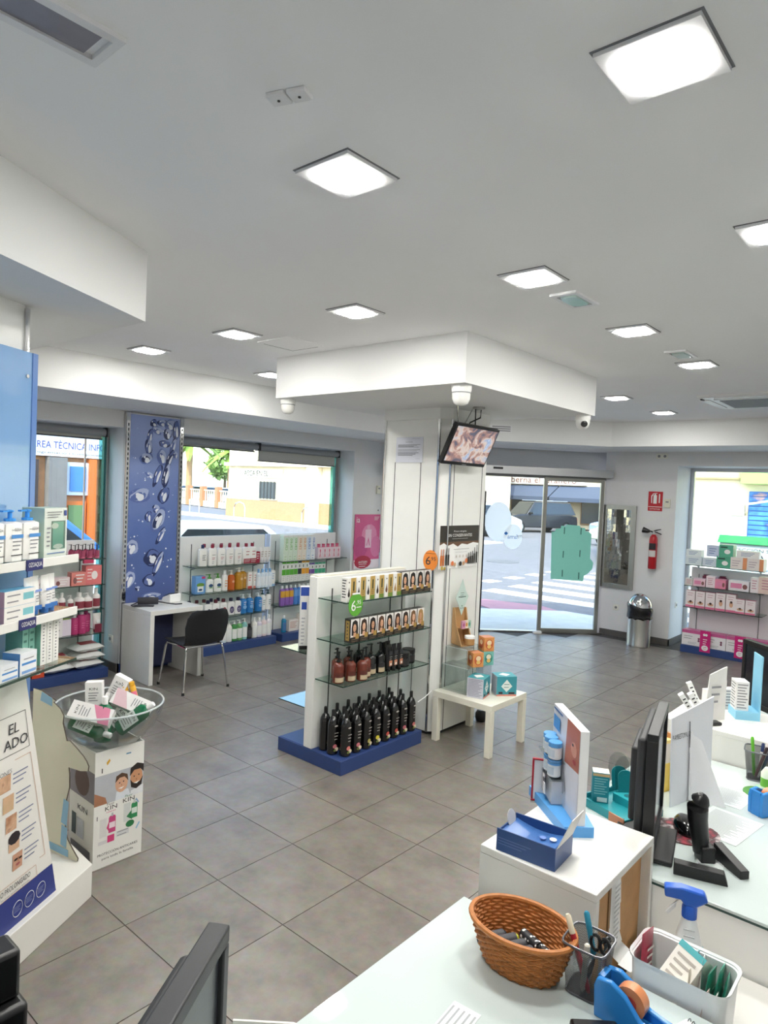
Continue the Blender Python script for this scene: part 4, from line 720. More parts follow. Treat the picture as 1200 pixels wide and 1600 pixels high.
for i in range(7):
    w_ = .115; put(proto('carton', w_, .10, .22 if i < 3 else .23 if i < 5 else .18, c('F2E6E6'), top=c('E58AA8'), deco=(('r', 0, 1, 0, .12, c('E87A9E')), ('l', .2, .8, .72, .85, 2, c('C98A9A')), ('e', .55, .42 if 3 <= i < 5 else .28, .2 if 3 <= i < 5 else .32, .16 if 3 <= i < 5 else .09, c('D9A88A')), ('e', .55, .56 if 3 <= i < 5 else .34, .14, .07, c('4A2E26')))), 'care_box', '%s pink and white picture box from the left on the third far shelf' % ORD[i], 'box', F5.w(.075+i*.125-(.02 if i > 4 else 0), -.20, .611), 0, 'pink picture boxes')
for i in range(5):
    put(proto('carton', .27, .16, .20, c('F0EBEC'), top=c('D878A2'), deco=(('r', 0, 1, .8, 1, c('C85A90')), ('l', .1, .5, .45, .6, 2, GREYINK), ('e', .8, .5, .05, .07, c('7A3A5A')), ('e', .8, .36, .05, .07, c('7A3A5A')), ('l', .3, .7, .12, .2, 2, GREYINK))), 'care_box', '%s wide white and magenta box from the left on the far blue base' % ORD[i], 'box', F5.w(.14+i*.275, -.2, .1015), 0, 'wide magenta boxes')
for i, u in enumerate((.31, .73)):
    t = thing('shelf_card', ['left magenta promotion card hanging at the far base', 'right magenta promotion card hanging at the far base'][i], 'card', F5.w(u, -.315, .045), 0, 'magenta promotion cards'); B().bx(-.065, .065, -.002, .002, 0, .28, c('D0207A')).build('card', t)
    prints([('e', .5, .2, .32, .13, PAPER), ('l', .3, .7, .4, .6, 3, PAPER), ('e', .4, .82, .12, .06, PAPER), ('e', .6, .82, .12, .06, PAPER), ('l', .35, .65, .16, .24, 2, c('D0207A'))], .13, .28, -.002).build('print', t)
# ---- slanted unit on the left: blue glass panel, shelves with fascia
FD = Fr(ND(-.876, -1.065, 0), 120)
BLUEP = mat('86AFDD', .06, noise=.06, scale=1.2, spec=.8)
dz = thing('wall_shelving', 'blue glass wall unit with white edged shelves at left', 'shelf unit', FD.o, 120)
B().bx(-1.6, -.03, -.012, 0, .9, 2.52, BLUEP).build('blue_panel', dz, smooth=False); B().bx(-.03, .0, -.016, 0, .9, 2.52, mat('6C8FCB', .15)).build('panel_edge', dz)
B().lathe([(.008, 0), (.008, .006)], CHROME, 10).build('fixing_stud', dz, loc=(-.06, -.012, 2.42), rot=(R(90), 0, 0))
for z in (1.675, 1.455):
    shelf_part(dz, -1.6, 0, -.222, -.014, z+.012)
    o = B().bx(-1.6, .0, -.232, -.220, z-.016, z+.018, LAM).build('fascia', dz, bevel=.002)
    u = -.27 if z > 1.6 else -.30
    p = B().bx(u-.045, u+.045, -.237, -.232, z-.021, z+.021, c('2B2C66')).build('brand_plate', o, bevel=.002)
    txt('OZOAQUA', p, (u, -.2385, z), .020, PAPER, .072)
shelf_part(dz, -1.6, .0, -.232, -.014, 1.256, th=.010)
pr = proto('bottle', .195, .042, c('F1EFEA'), c('3F9AE8'), None, True, fy=.8, sq=5, shoulder=.72, cz=.78, capr=.5, deco=(('l', .15, .75, .6, .62, 1, GREYINK), ('r', .14, .86, .46, .53, c('4F8FD0')), ('l', .2, .75, .25, .4, 3, GREYINK), ('l', .1, .8, .1, .14, 1, INK)))
for i in range(4):
    t = put(pr, 'lotion_bottle', '%s white lotion bottle with a blue pump, counted from the green box' % ORD[i], 'bottle', FD.w(-.235-i*.092, -.17, 1.688), 120, 'blue pump lotion bottles'); txt('OZOA', t, (.0, -.037, .122), .012, GREYINK, .035)
t = thing('massager_box', 'pale green boxed product with a clear window on the top white shelf', 'box', FD.w(-.115, -.155, 1.688), 120)
BG = c('B9CFC2'); b = B(); b.bx(-.068, .068, -.05, .05, 0, .198, BG); b.build('carton_body', t)
prints([('r', .0, 1, 0, 1, c('DCE2D8')), ('r', .30, .93, .16, .74, c('6E8A7C')), ('r', .36, .85, .18, .72, c('86C6AC')), ('e', .45, .64, .16, .06, c('E6F0E0')), ('e', .6, .22, .22, .05, c('E6F0E0')), ('r', .84, .96, .84, .95, c('3A4A8A')), ('l', .1, .75, .82, .92, 3, GREYINK), ('l', .08, .24, .25, .6, 5, GREYINK), ('l', .1, .9, .05, .09, 1, c('5A7AB0'))], .136, .198, -.05).build('print', t)
B().bx(-.028, .05, -.0555, -.0535, .036, .145, CLEAR).build('clear_window', t)
put(proto('carton', .16, .055, .058, c('EEEAE4'), top=c('6FB2D8'), deco=(('r', .6, .95, .3, .75, c('7FBFC6')), ('l', .08, .5, .3, .7, 2, GREYINK)), sdeco=(('r', 0, 1, 0, 1, c('B49AB4')),)), 'cream_box', 'lower long flat cream box on the second white shelf', 'box', FD.w(-.315, -.185, 1.468), 120, 'long flat boxes')
put(proto('carton', .16, .055, .058, c('EEEAE4'), top=c('6FB2D8'), deco=(('r', .6, .95, .3, .75, c('7FBFC6')), ('l', .08, .5, .3, .7, 2, GREYINK)), sdeco=(('r', 0, 1, 0, 1, c('B49AB4')),)), 'cream_box', 'upper long flat cream box on the second white shelf', 'box', FD.w(-.315, -.185, 1.527), 120, 'long flat boxes')
pr = proto('tube', .150, .021, c('F2F0EC'), c('3A72B8'), (('r', 0, 1, .12, .24, c('3A72B8')), ('r', .1, .9, .6, .66, c('7F9AD8')), ('l', .15, .85, .35, .5, 3, GREYINK)))
for i in range(4): put(pr, 'cream_tube', '%s blue capped white tube from the left on the second white shelf' % ORD[i], 'tube', FD.w(-.235+i*.047, -.18+.01*(i % 2), 1.468), 120, 'blue capped tubes')
put(proto('carton', .09, .05, .14, c('EFE9E8'), deco=(('l', .3, .7, .1, .9, 8, c('D85A7A')),)), 'cream_box', 'white box with red print at the left picture edge', 'box', FD.w(-.46, -.17, 1.468), 120)
for i in range(2): put(proto('carton', .032, .075, .172, c('7FB4A4'), deco=(('l', .2, .8, .3, .8, 4, c('4A7A6E')),)), 'teal_box', ['left teal upright box on the lower glass shelf', 'right teal upright box on the lower glass shelf'][i], 'box', FD.w(-.225+i*.036, -.13, 1.257), 120, 'teal upright boxes')
for i in range(3): put(proto('carton', .034, .08, .172, c('EDEBE6'), deco=(('l', .35, .65, .1, .92, 12, GREYINK),), sdeco=(('r', 0, 1, 0, 1, c('7FB4A4')),) if i == 0 else None), 'ampoule_box', '%s tall white upright box on the lower glass shelf' % ORD[i], 'box', FD.w(-.150+i*.037, -.15, 1.257), 120, 'tall white upright boxes')
t_ = (('r', 0, 1, .78, 1, c('E8ECF0')), ('r', .1, .95, .45, .55, c('4F8FD0')), ('r', .1, .95, .08, .2, c('7FA8DC')), ('l', .2, .8, .65, .72, 1, GREYINK))
for i, (u, h_) in enumerate(((-.275, .086), (-.375, .062), (-.47, .055))): put(proto('carton', .09, .075, h_, c('EFF0F0'), deco=t_, sdeco=(('r', 0, 1, 0, 1, c('5A94D2')),)), 'soap_box', ['tallest blue and white soap box on the lower glass shelf', 'lower blue and white soap box beside the tallest', 'blue and white soap box cut by the picture edge'][i], 'box', FD.w(u, -.185, 1.257), 120, 'blue and white soap boxes')
# ================================================================ DESK, CHAIR, TABLE, BOWL STAND
t = thing('desk', 'small white U shaped desk in front of the droplet panel', 'desk', (-3.445, 1.235, 0), 90)   # front looks along +x
B().bx(-.295, .295, -.275, .275, .685, .73, LAM).build('desk_top', t, bevel=.003)
for x in (-.295, .25): B().bx(x, x+.045, -.275, .275, 0, .685, LAM).build('side_panel', t, bevel=.003)
B().bx(-.25, .25, .20, .218, .05, .685, mat('3A3F63', .5)).build('back_board', t)
t = thing('office_chair', 'black shell chair with chrome legs at the white desk', 'chair', (-2.925, 1.28, 0), -93)
def shell(thick=.012):
    # side profile from the seat's front edge back and up; widths follow
    prof = [(-.22, .435, .36), (-.20, .452, .42), (-.08, .45, .44), (.08, .44, .44), (.16, .445, .43), (.20, .475, .42), (.225, .54, .44), (.24, .63, .46), (.262, .72, .44), (.28, .775, .38), (.286, .795, .28)]
    b = B(); n = 10; m = mat('1B1B1F', .55, noise=.05, scale=60)
    for k in (0, 1):
        for j, (y, z, w) in enumerate(prof):
            for i in range(n+1):
                s = i/n*2-1; dip = .018*s*s*(1 if j < 5 else 0); by = -.03*s*s*(1 if j >= 5 else 0)
                b.v.append((s*w/2, y+by+(thick if k and j >= 5 else 0), z+dip-(thick if k and j < 5 else 0)))
    N = (n+1); T = N*len(prof); mi = b.mi(m)
    for j in range(len(prof)-1):
        for i in range(n):
            a = j*N+i; f = (a, a+1, a+N+1, a+N); b.f.append(f); b.m.append(mi); b.f.append(tuple(T+q for q in f[::-1])); b.m.append(mi)
    rim = [i for i in range(N)]+[j*N+n for j in range(1, len(prof))]+[(len(prof)-1)*N+i for i in range(n-1, -1, -1)]+[j*N for j in range(len(prof)-2, 0, -1)]
    for a, c_ in zip(rim, rim[1:]+rim[:1]): b.f.append((a, a+T, c_+T, c_)); b.m.append(mi)
    return b
shell().build('seat_shell', t)
for s in (-1, 1):
    B().tube([(s*.245, -.235, 0), (s*.20, -.19, .40), (s*.195, -.17, .425)], .011, CHROME, 10).build('leg', t); B().tube([(s*.245, .235, 0), (s*.20, .19, .40), (s*.195, .17, .425)], .011, CHROME, 10).build('leg', t)
    B().tube([(s*.195, -.17, .425), (s*.19, 0, .43), (s*.195, .17, .425)], .010, CHROME, 10).build('side_rail', t)
    for y in (-.235, .235): B().lathe([(.015, 0), (.013, .025)], BLACK, 10, c=(s*.245, y, 0)).build('foot_cap', t)
for y in (-.15, .16): B().tube([(-.195, y, .424), (.195, y, .424)], .008, CHROME, 8).build('cross_rail', t)
t = thing('blood_pressure_monitor', 'white blood pressure monitor with a grey screen on the desk', 'monitor', (-3.56, 1.40, .73), 100)
B().ext([(-.07, 0), (.07, 0), (.05, .05), (-.055, .09), (-.07, .08)], (-.075, 0, 0), (0, 1, 0), (0, 0, 1), (.15, 0, 0), PAPER).build('case', t, bevel=.012)
o = B().bx(-.055, .055, -.05, .045, 0, .004, mat('4A5560', .15)).build('screen', t, loc=(0, .008, .078), rot=(R(-20), 0, 0)); B().bx(-.04, .04, -.035, .03, .004, .005, mat('97A6AE', .2)).build('digits', o)
B().lathe([(.014, 0), (.014, .006)], c('B9BCC0'), 12).build('button', t, loc=(.03, .058, .05))
t = thing('arm_cuff', 'dark grey arm cuff with its hose lying on the desk', 'cuff', (-3.50, 1.10, .73), 60)
CU = mat('3A3A40', .8, noise=.1, scale=40)
B().tube([(-.10, .03, .04), (0, .035, .042), (.10, .03, .04)], [.036, .038, .034], CU, 14).build('rolled_cuff', t); B().ext([(-.12, -.02), (.06, -.06), (.05, -.10), (-.15, -.08)], (0, 0, .0), (1, 0, 0), (0, 1, 0), (0, 0, .012), CU).build('loose_end', t)
B().tube([(.1, .03, .03), (.18, .05, .012), (.27, .0, .008), (.33, -.05, .02)], .006, BLACK).build('hose', t); B().tube([(-.1, .0, .03), (-.16, -.05, .01), (-.13, -.12, .008), (-.05, -.1, .008)], .006, BLACK).build('hose', t)
# ---- low side table with tea display
t = thing('side_table', 'low white side table beside the pillar', 'table', (-.155, 2.14, 0))
B().bx(-.275, .275, -.27, .27, .355, .405, LAMY).build('table_top', t, bevel=.003)
for x in (-.275, .225):
    for y in (-.27, .22): B().bx(x, x+.05, y, y+.05, 0, .355, LAMY).build('leg', t, bevel=.002)
t = thing('acrylic_riser', 'clear acrylic step riser on the side table', 'riser', (-.33, 2.12, .405))
for z, y0, y1, x1 in ((.21, -.16, .0, .16), (.35, -.12, .14, .12)):
    B().bx(-.09, x1, y0, y1, z-.005, z, CLEAR).build('step', t, smooth=False); B().bx(-.09, x1, y0, y0+.003, z-.005, z+.0005, mat('DDE6E4', .2)).build('step_edge', t); B().bx(x1-.004, x1, y0, y1, 0, z-.005, CLEAR).build('riser_face', t, smooth=False); B().bx(-.09, x1, y0, y0+.004, 0, z-.005, CLEAR).build('riser_side', t, smooth=False)
B().bx(-.09, .16, .005, .20, .188, .193, CLEAR).bx(.156, .16, .005, .2, 0, .188, CLEAR).build('step', t, smooth=False)
t = thing('wooden_stand', 'tapered wooden tea stand on the acrylic riser', 'stand', (-.34, 2.13, .755), 70)
OAK = mat('C79E6C', .5, noise=.12, scale=14, sx=(1, 1, .15))
for x in (-.062, .055): B().ext([(.08, 0), (.08, .30), (.055, .30), (.02, .16), (-.06, .01), (-.06, 0)], (x, 0, 0), (0, 1, 0), (0, 0, 1), (.008, 0, 0), OAK).build('side_board', t)
B().bx(-.055, .055, .072, .08, 0, .30, OAK).build('back_board', t); B().bx(-.062, .063, -.06, .08, 0, .008, OAK).build('bottom_board', t); B().bx(-.055, .055, .0, .075, .135, .141, OAK).build('shelf', t)
t = thing('diamond_sign', 'pale green diamond shaped paper sign above the wooden stand', 'sign', (-.36, 2.12, 1.00), 80)
B().ext([(0, 0), (.045, .10), (.075, .155), (.04, .20), (.0, .30), (-.04, .21), (-.075, .15), (-.04, .09)], (0, 0, 0), (1, 0, 0), (0, 0, 1), (0, .004, 0), c('C9DDD4')).build('card', t)
B().bx(-.042, .042, -.002, 0, .150, .158, c('6A7E76')).build('script_line', t); prints([('l', .36, .64, .5, .62, 3, c('7A8E86')), ('e', .5, .26, .05, .02, c('6E9A7E')), ('e', .42, .2, .03, .02, c('4A5A54')), ('e', .58, .2, .03, .02, c('4A5A54'))], .15, .30, 0).build('print', t)
for i in range(3): put(proto('carton', .034, .02, .065, c(['D8A0B8', 'E8D8C0', 'A8C8B8'][i]), deco=(('e', .5, .5, .3, .25, c(['B8608A', 'D89A4A', '5A9A8A'][i])),)), 'tea_sachet', ['pink', 'cream', 'mint'][i]+' tea sachet box on the wooden stand shelf', 'box', (-.322+.003*i, 2.095+.036*i, .897), 70, 'tea sachets')
put(proto('jar', .075, .042, mat('B58B58', .5), PAPER, None), 'wooden_bowl', 'small wooden jar with a white band on the wooden stand', 'jar', (-.285, 2.145, .764), 0)
TEA = {'o': ('E09A5A', 'C9603A', 'F0D8B0'), 't': ('7FC0B4', '3A8A80', 'F0E6C8')}
def teabox(k, lab, loc, rz):
    a, b_, d_ = TEA[k]; p = proto('carton', .095, .095, .115, c(a), top=c('D88A5A') if k == 'o' else c(a), deco=(('e', .5, .5, .38, .36, c(b_)), ('e', .5, .62, .24, .18, c(d_)), ('e', .5, .34, .2, .14, c('E8C070')), ('l', .2, .8, .06, .12, 2, c(b_))), sdeco=(('e', .5, .5, .38, .36, c(b_)), ('e', .5, .62, .24, .18, c(d_))))
    put(p, 'tea_box', lab, 'box', loc, rz, 'tea boxes')
teabox('o', 'orange tea box on the acrylic riser, left of the stacked pair', (-.19, 2.10, .615), 62); teabox('t', 'mint tea box under an orange one on the riser', (-.20, 2.27, .60), 62); teabox('o', 'orange tea box on top of the mint one', (-.20, 2.27, .716), 62)
p = proto('carton', .165, .135, .155, c('3F97A4'), top=c('48A4AE'), deco=(('p', [(.5, .2), (.78, .5), (.5, .85), (.22, .5)], c('E6EEEA')), ('r', 0, 1, 0, .08, c('D88A7A')), ('l', .36, .64, .45, .6, 2, c('6A8E8A')), ('r', .1, .3, .1, .22, INK), ('r', .6, .9, .1, .2, INK)), sdeco=(('r', 0, 1, 0, 1, c('C9CBD6')), ('l', .06, .94, .1, .92, 12, c('8A8CA0'))))
for i, (x, y, rz) in enumerate(((-.105, 2.03, 104), (.005, 2.235, 50))):
    t = put(p, 'tea_box', ['larger teal tea box with its text side towards the viewer', 'larger teal tea box with a white diamond, at the right'][i], 'box', (x, y, .406), rz, 'large teal tea boxes')
    B().face([(-.05, 0, .1555), (.0, -.045, .1555), (.05, 0, .1555), (0, .045, .1555)], PAPER).build('top_diamond', t)
tag(B().lathe([(.04, .0), (.05, .03), (.05, .07), (.03, .1)], BLACK, 14).build('black_pot', loc=(-.40, 2.56, 0)), 'small black round object on the floor behind the table', 'pot')
tag(B().tube([(-.44, 1.86, .40), (-.455, 1.80, .36), (-.47, 1.72, .33)], .004, PAPER).build('cable', ), 'thin white cable running from the pillar to the shelf unit', 'cable')
# ---- bowl stand
t = thing('cardboard_stand', 'white cardboard display column printed with smiling people', 'stand', (-.645, -.77, 0), 90)
GW = mat('ECEBE6', .5, noise=.02, scale=6)
B().bx(-.135, .135, -.135, -.129, 0, .612, GW).bx(-.135, .135, .129, .135, 0, .612, GW).bx(-.135, -.129, -.129, .129, 0, .612, GW).bx(.129, .135, -.129, .129, 0, .612, GW).build('column', t)
SK1, SK2, HR = c('D8A88A'), c('C9946E'), c('2A2220')
prints([('r', 0, 1, .545, .80, c('B9BCC2')), ('p', [(0, .545), (0, .66), (.22, .6), (.26, .545)], c('A8765A')),
  ('p', [(.42, .545), (.44, .62), (.68, .62), (.74, .545)], c('DDE2E8')), ('e', .54, .68, .13, .075, SK1), ('p', [(.41, .70), (.43, .755), (.54, .775), (.66, .75), (.68, .69), (.60, .735), (.50, .735)], c('5A4030')), ('e', .50, .69, .014, .006, HR), ('e', .58, .695, .014, .006, HR), ('p', [(.47, .645), (.54, .635), (.60, .652), (.54, .648)], PAPER), ('e', .54, .668, .012, .01, c('C08A6E')),
  ('p', [(.72, .545), (.74, .59), (1, .62), (1, .545)], c('E4E6EA')), ('e', .85, .70, .13, .085, SK2), ('p', [(.71, .72), (.72, .79), (.86, .825), (1, .80), (1, .73), (.93, .765), (.80, .765)], HR), ('p', [(.72, .69), (.74, .62), (.85, .595), (.96, .62), (.99, .70), (.93, .655), (.85, .645), (.78, .655)], HR), ('p', [(.79, .652), (.86, .640), (.92, .66), (.86, .655)], PAPER), ('e', .80, .71, .014, .006, HR), ('e', .90, .715, .014, .006, HR), ('e', .85, .68, .013, .012, c('B07A58')),
  ('t', 'Fluor', .33, .535, .022, INK, .15), ('t', 'KIN', .34, .50, .036, BLACK, .24), ('t', 'infantil', .34, .468, .014, c('D0407A'), .18), ('t', 'Fluor', .70, .555, .022, c('3A7A3A'), .15), ('t', 'KIN', .70, .52, .036, BLACK, .24),
  ('r', .12, .26, .26, .42, c('DEDCDA')), ('p', [(.26, .33), (.30, .30), (.30, .38)], c('D0407A')), ('r', .30, .44, .28, .41, c('C84A80')), ('e', .37, .41, .07, .02, c('C84A80')), ('r', .35, .39, .42, .45, c('B8B8BC')), ('r', .31, .43, .32, .37, c('F0DDE4')), ('r', .28, .42, .20, .26, c('D0407A')), ('r', .1, .27, .20, .23, c('D8D6D6')),
  ('r', .60, .74, .33, .49, c('D6DAD6')), ('p', [(.66, .37), (.78, .33), (.78, .42)], c('2E7A4A')), ('r', .76, .89, .34, .46, c('2F8A56')), ('e', .825, .46, .065, .02, c('2F8A56')), ('r', .80, .85, .47, .50, c('C8CCCA')), ('r', .77, .88, .38, .43, c('DCE8E0')), ('e', .74, .30, .09, .03, c('2E7A4A')), ('r', .46, .72, .22, .27, c('D8D8DA')), ('l', .48, .70, .23, .26, 2, GREYINK),
  ('t', 'PROTECCIÓN ANTICARIES', .50, .115, .026, INK, .82), ('t', 'para toda la familia', .50, .07, .026, INK, .64),
  ('p', [(.22, .90), (.28, .93), (.30, .91), (.24, .875)], c('D8A83A')), ('r', .62, .72, .925, .937, c('5A8AA8')), ('r', .13, .15, .82, .86, INK), ('p', [(.84, .50), (.90, .46), (.92, .47), (.86, .51)], c('8AA8C8')), ('p', [(.86, .24), (.93, .29), (.95, .28), (.88, .23)], c('8AC0DC')), ('r', .06, .075, .42, .455, INK)], .27, .608, -.135).build('front_print', t)
pb = prints([('r', 0, 1, .545, .80, c('8E8A92')), ('e', .5, .68, .3, .12, c('6A5650')), ('t', 'KIN', .55, .45, .045, c('4A4A50'), .4), ('r', .12, .30, .2, .38, c('4A5A5E')), ('r', .34, .62, .2, .36, c('C6CAD4')), ('r', .1, .9, .04, .14, c('6A6A72'))], .27, .63, -.135); pb.v = [(y, -x, z) for x, y, z in pb.v]; pb.build('side_print', t)
t = thing('plastic_bowl', 'big clear plastic bowl full of mouthwash on the cardboard column', 'bowl', (-.655, -.76, .575))
pf = [(.02, .02), (.10, .022), (.17, .055), (.225, .115), (.262, .19), (.272, .235)]
B().lathe(pf+[(.276, .235)]+[(r_+.005, z-.004) for r_, z in pf[::-1]], CLEAR, 40).build('bowl_shell', t, smooth=True)
rim = []
B().tube([(.274*math.cos(i*math.pi/20), .274*math.sin(i*math.pi/20), .236) for i in range(41)], .0055, mat('E9F1F4', .1, alpha=.5), 8).build('rim', t)
GRN = mat('0F6B45', .15); 
prb = proto('bottle', .235, .042, GRN, PAPER, None, fy=.7, shoulder=.70, cz=.84, capr=.36, deco=(('r', .1, .9, .16, .58, c('E9F0EC')), ('t', 'KIN', .5, .5, .07, BLACK, .55), ('l', .2, .8, .22, .4, 4, GREYINK)))
bc = Vector((-.655, -.76, .575)); Cv = Vector((2.782, -2.555, 2.02))
def lay(p, long_, face, pr, name, lab, cat, grp):
    # long axis along long_, printed front turned towards face
    Zx = Vector(long_).normalized(); Yx = -(Vector(face)-Zx*Vector(face).dot(Zx)).normalized(); Xx = Yx.cross(Zx)
    put(pr, name, lab, cat, bc+Vector(p), 0, grp, Matrix((Xx, Yx, Zx)).transposed().to_euler())
rt, up, fw = Vector((.755, .654, 0)), Vector((0, 0, 1)), Vector((.65, -.6, .45))
lay((.10, -.09, .075), up+rt*.05, fw, prb, 'mouthwash_bottle', 'upright green mouthwash bottle in the clear bowl', 'bottle', 'mouthwash bottles in the bowl')
lay((-.03, -.19, .17), rt*1.0-up*.35+fw*.25, fw+up*.3, prb, 'mouthwash_bottle', 'green mouthwash bottle lying at the left of the bowl', 'bottle', 'mouthwash bottles in the bowl')
lay((.06, .02, .10), rt*.7+up*.55, fw, prb, 'mouthwash_bottle', 'green mouthwash bottle leaning at the right of the bowl', 'bottle', 'mouthwash bottles in the bowl')
lay((-.08, .02, .06), rt*.5+up*.6-fw*.4, fw, prb, 'mouthwash_bottle', 'green mouthwash bottle buried at the back of the bowl', 'bottle', 'mouthwash bottles in the bowl')
lay((-.03, -.10, .075), rt*.2+up*.8-fw*.5, fw, prb, 'mouthwash_bottle', 'green mouthwash bottle behind the upright one', 'bottle', 'mouthwash bottles in the bowl')
KB = lambda a: proto('carton', .085, .05, .215, c('EFEDEC'), deco=(('t', 'KIN', .5, .84, .06, BLACK, .5), ('p', [(0, .25), (1, .5), (1, .1), (0, .0)], c(a)), ('l', .2, .8, .55, .74, 4, GREYINK)))
lay((.16, -.07, .20), rt*-1.0+up*.22, fw+up*.2, KB('E08AA8'), 'toothpaste_carton', 'white carton with a pink corner lying on the bowl edge', 'carton', 'cartons in the bowl')
lay((-.06, -.05, .13), up-rt*.04, fw, KB('D8D0D0'), 'toothpaste_carton', 'white carton standing upright in the bowl', 'carton', 'cartons in the bowl')
lay((-.01, .03, .26), rt*.9-up*.35+fw*.15, fw+up*.2, KB('E0C0C8'), 'toothpaste_carton', 'white carton lying slanted on the bottles', 'carton', 'cartons in the bowl')
lay((-.10, .04, .15), up*.8+rt*.35, fw, KB('C8CACC'), 'toothpaste_carton', 'white carton half hidden at the back of the bowl', 'carton', 'cartons in the bowl')
for i in range(2):
    lay((.0+.03*i, .11+.03*i, .20), up*.9+rt*(-.25), fw, proto('bottle', .13, .016, c('E0A82A'), BLACK if i == 0 else c('E0A82A'), (c('D8D8D4') if i == 0 else c('D86A8A'),), shoulder=.8, cz=.86, capr=.9), 'mouth_spray', ['yellow spray with a black cap sticking out of the bowl', 'yellow and pink spray sticking out of the bowl'][i], 'spray', 'yellow sprays')
# ---- cardboard display on a white plinth
pl = [(-.31, -1.005), (-.75, -.985), (-1.0, -1.39), ND(-.88, -1.9)[:2], ND(-.772, -1.9)[:2]]
struct('trim_6', prism(B(), pl, 0, .16, LAM), 'low white plinth below the slanted shelving', 'plinth', bevel=.003)
FB = Fr(ND(-.80, 0, 0), 120)
t = thing('cardboard_display', 'printed cardboard skincare display standing on the white plinth', 'display', FB.o, 120)
def slant(z): return -.942-(z-.16)*.2195
B().ext([(-1.9, .16), (-.942, .16), (slant(1.19), 1.19), (-1.9, 1.19)], (0, 0, 0), (1, 0, 0), (0, 0, 1), (0, .006, 0), mat('EDEAE4', .5, noise=.02, scale=5)).build('front_board', t)
pb = B(); y = -.001
pb.face([(-1.9, y, .16), (-.942, y, .16), (slant(.30), y, .30), (-1.9, y, .30)], c('2B3A86'))
for k in range(3): 
    pb.ext([(0, 0)], (0, 0, 0), (1, 0, 0), (0, 0, 1), (0, 0, 0), PAPER) if 0 else None
def frame_lines(pts, m, w=.0022):
    for (a, b_), (c2, d2) in zip(pts, pts[1:]):
        dx, dz_ = c2-a, d2-b_; L = math.hypot(dx, dz_); nx, nz_ = -dz_/L*w/2, dx/L*w/2
        pb.face([(a-nx, y-.001, b_-nz_), (c2-nx, y-.001, d2-nz_), (c2+nx, y-.001, d2+nz_), (a+nx, y-.001, b_+nz_)], m)
frame_lines([(-1.6, 1.05), (slant(1.05)-.03, 1.05), (slant(.89)-.035, .89), (-1.6, .89)], INK); frame_lines([(-1.22, .86), (slant(.86)-.035, .86), (slant(.37)-.035, .37), (slant(.37)-.07, .37)], c('C9A48A'))
frame_lines([(-1.6, .352), (-1.08, .352), (-1.07, .300), (-1.6, .300)], c('C9A48A'))
SKN = ['B08468', 'C9AE86', 'A8704E', None, None]
for k in range(5):
    z1 = .815-k*.0875; x1 = slant(z1)-.155; z0 = z1-.068; 
    if SKN[k]: pb.face([(x1-.06, y-.001, z0), (x1, y-.001, z0), (x1, y-.001, z1), (x1-.06, y-.001, z1)], ramp_tex('skin_photo', 'noise', [(.3, SKN[k]), (.6, 'D8B090'), (.8, '8A5A48')], 20, rough=.6))
    elif k == 3:
        pb.face([(x1-.06, y-.001, z0), (x1, y-.001, z0), (x1, y-.001, z0+.035), (x1-.06, y-.001, z0+.035)], c('D8B090')); pb.ell(x1-.03, z0+.052, .034, .026, y-.0015, c('2A2028'), 9)
    else:
        pb.face([(x1-.055, y-.001, z0), (x1, y-.001, z0), (x1, y-.001, z1), (x1-.055, y-.001, z1)], c('C99A80')); pb.ell(x1-.038, z1-.025, .012, .005, y-.002, HR, 8); pb.ell(x1-.012, z1-.028, .010, .005, y-.002, HR, 8); pb.ell(x1-.026, z0+.02, .013, .006, y-.002, c('A85A5A'), 8); pb.ell(x1-.024, z0+.04, .006, .012, y-.002, c('B88468'), 8)
    for q in range(3):
        zz = z1-.014-q*.019; L = (.085, .075, .06)[q]; pb.face([(x1+.012, y-.001, zz), (x1+.012+L, y-.001, zz), (x1+.012+L, y-.001, zz+.0055), (x1+.012, y-.001, zz+.0055)], c('8088A4'))
pb.build('print', t)
for s_, x, z, h_, w_ in (('EL', slant(1.0)-.105, .995, .042, None), ('ADO', slant(.94)-.105, .935, .042, None), ('ONES', -1.27, .825, .018, None), ('O PROLONGADO', -1.20, .334, .022, .17), ('en zonas sensibles y delicadas', -1.20, .309, .010, .16)): txt(s_, t, (x, -.004, z), h_, INK if h_ > .02 else GREYINK, w_)
for k in range(3):
    x = -1.045-k*.070; ring = B().tube([(x+.028*math.cos(i*math.pi/12), -.003, .225+.032*math.sin(i*math.pi/12)) for i in range(25)], .001, PAPER, 4).build('round_seal', t); prints([('l', .1, .9, .3, .7, 4, c('8A94C0'))], .05, .05, 0).build('seal_text', ring, loc=(x, -.002, .20))
wing = [(-.34, .95), (-.275, .947), (-.2, .922), (-.177, .916), (-.195, .907), (-.144, .881), (-.12, .851), (-.124, .816), (-.093, .734), (-.071, .738), (-.022, .711), (.023, .683), (.045, .663), (.059, .642), (.056, .619), (.009, .609), (-.075, .609), (-.069, .576), (-.067, .513), (-.087, .442), (-.09, .30), (-.07, .254), (-.038, .219), (.004, .18), (0, .165), (-.34, .165)]
wt = thing('cardboard_wing', 'beige cardboard side prop with a wavy edge behind the display', 'display', (-.372, -1.052, 0), 14.9)
B().ext(wing, (0, 0, 0), (1, 0, 0), (0, 0, 1), (0, .007, 0), mat('4A4036', .7), cap=mat('CBC8B4', .6, noise=.06, scale=3)).build('board', wt)
TAPE = mat('7FA9C4', .35); 
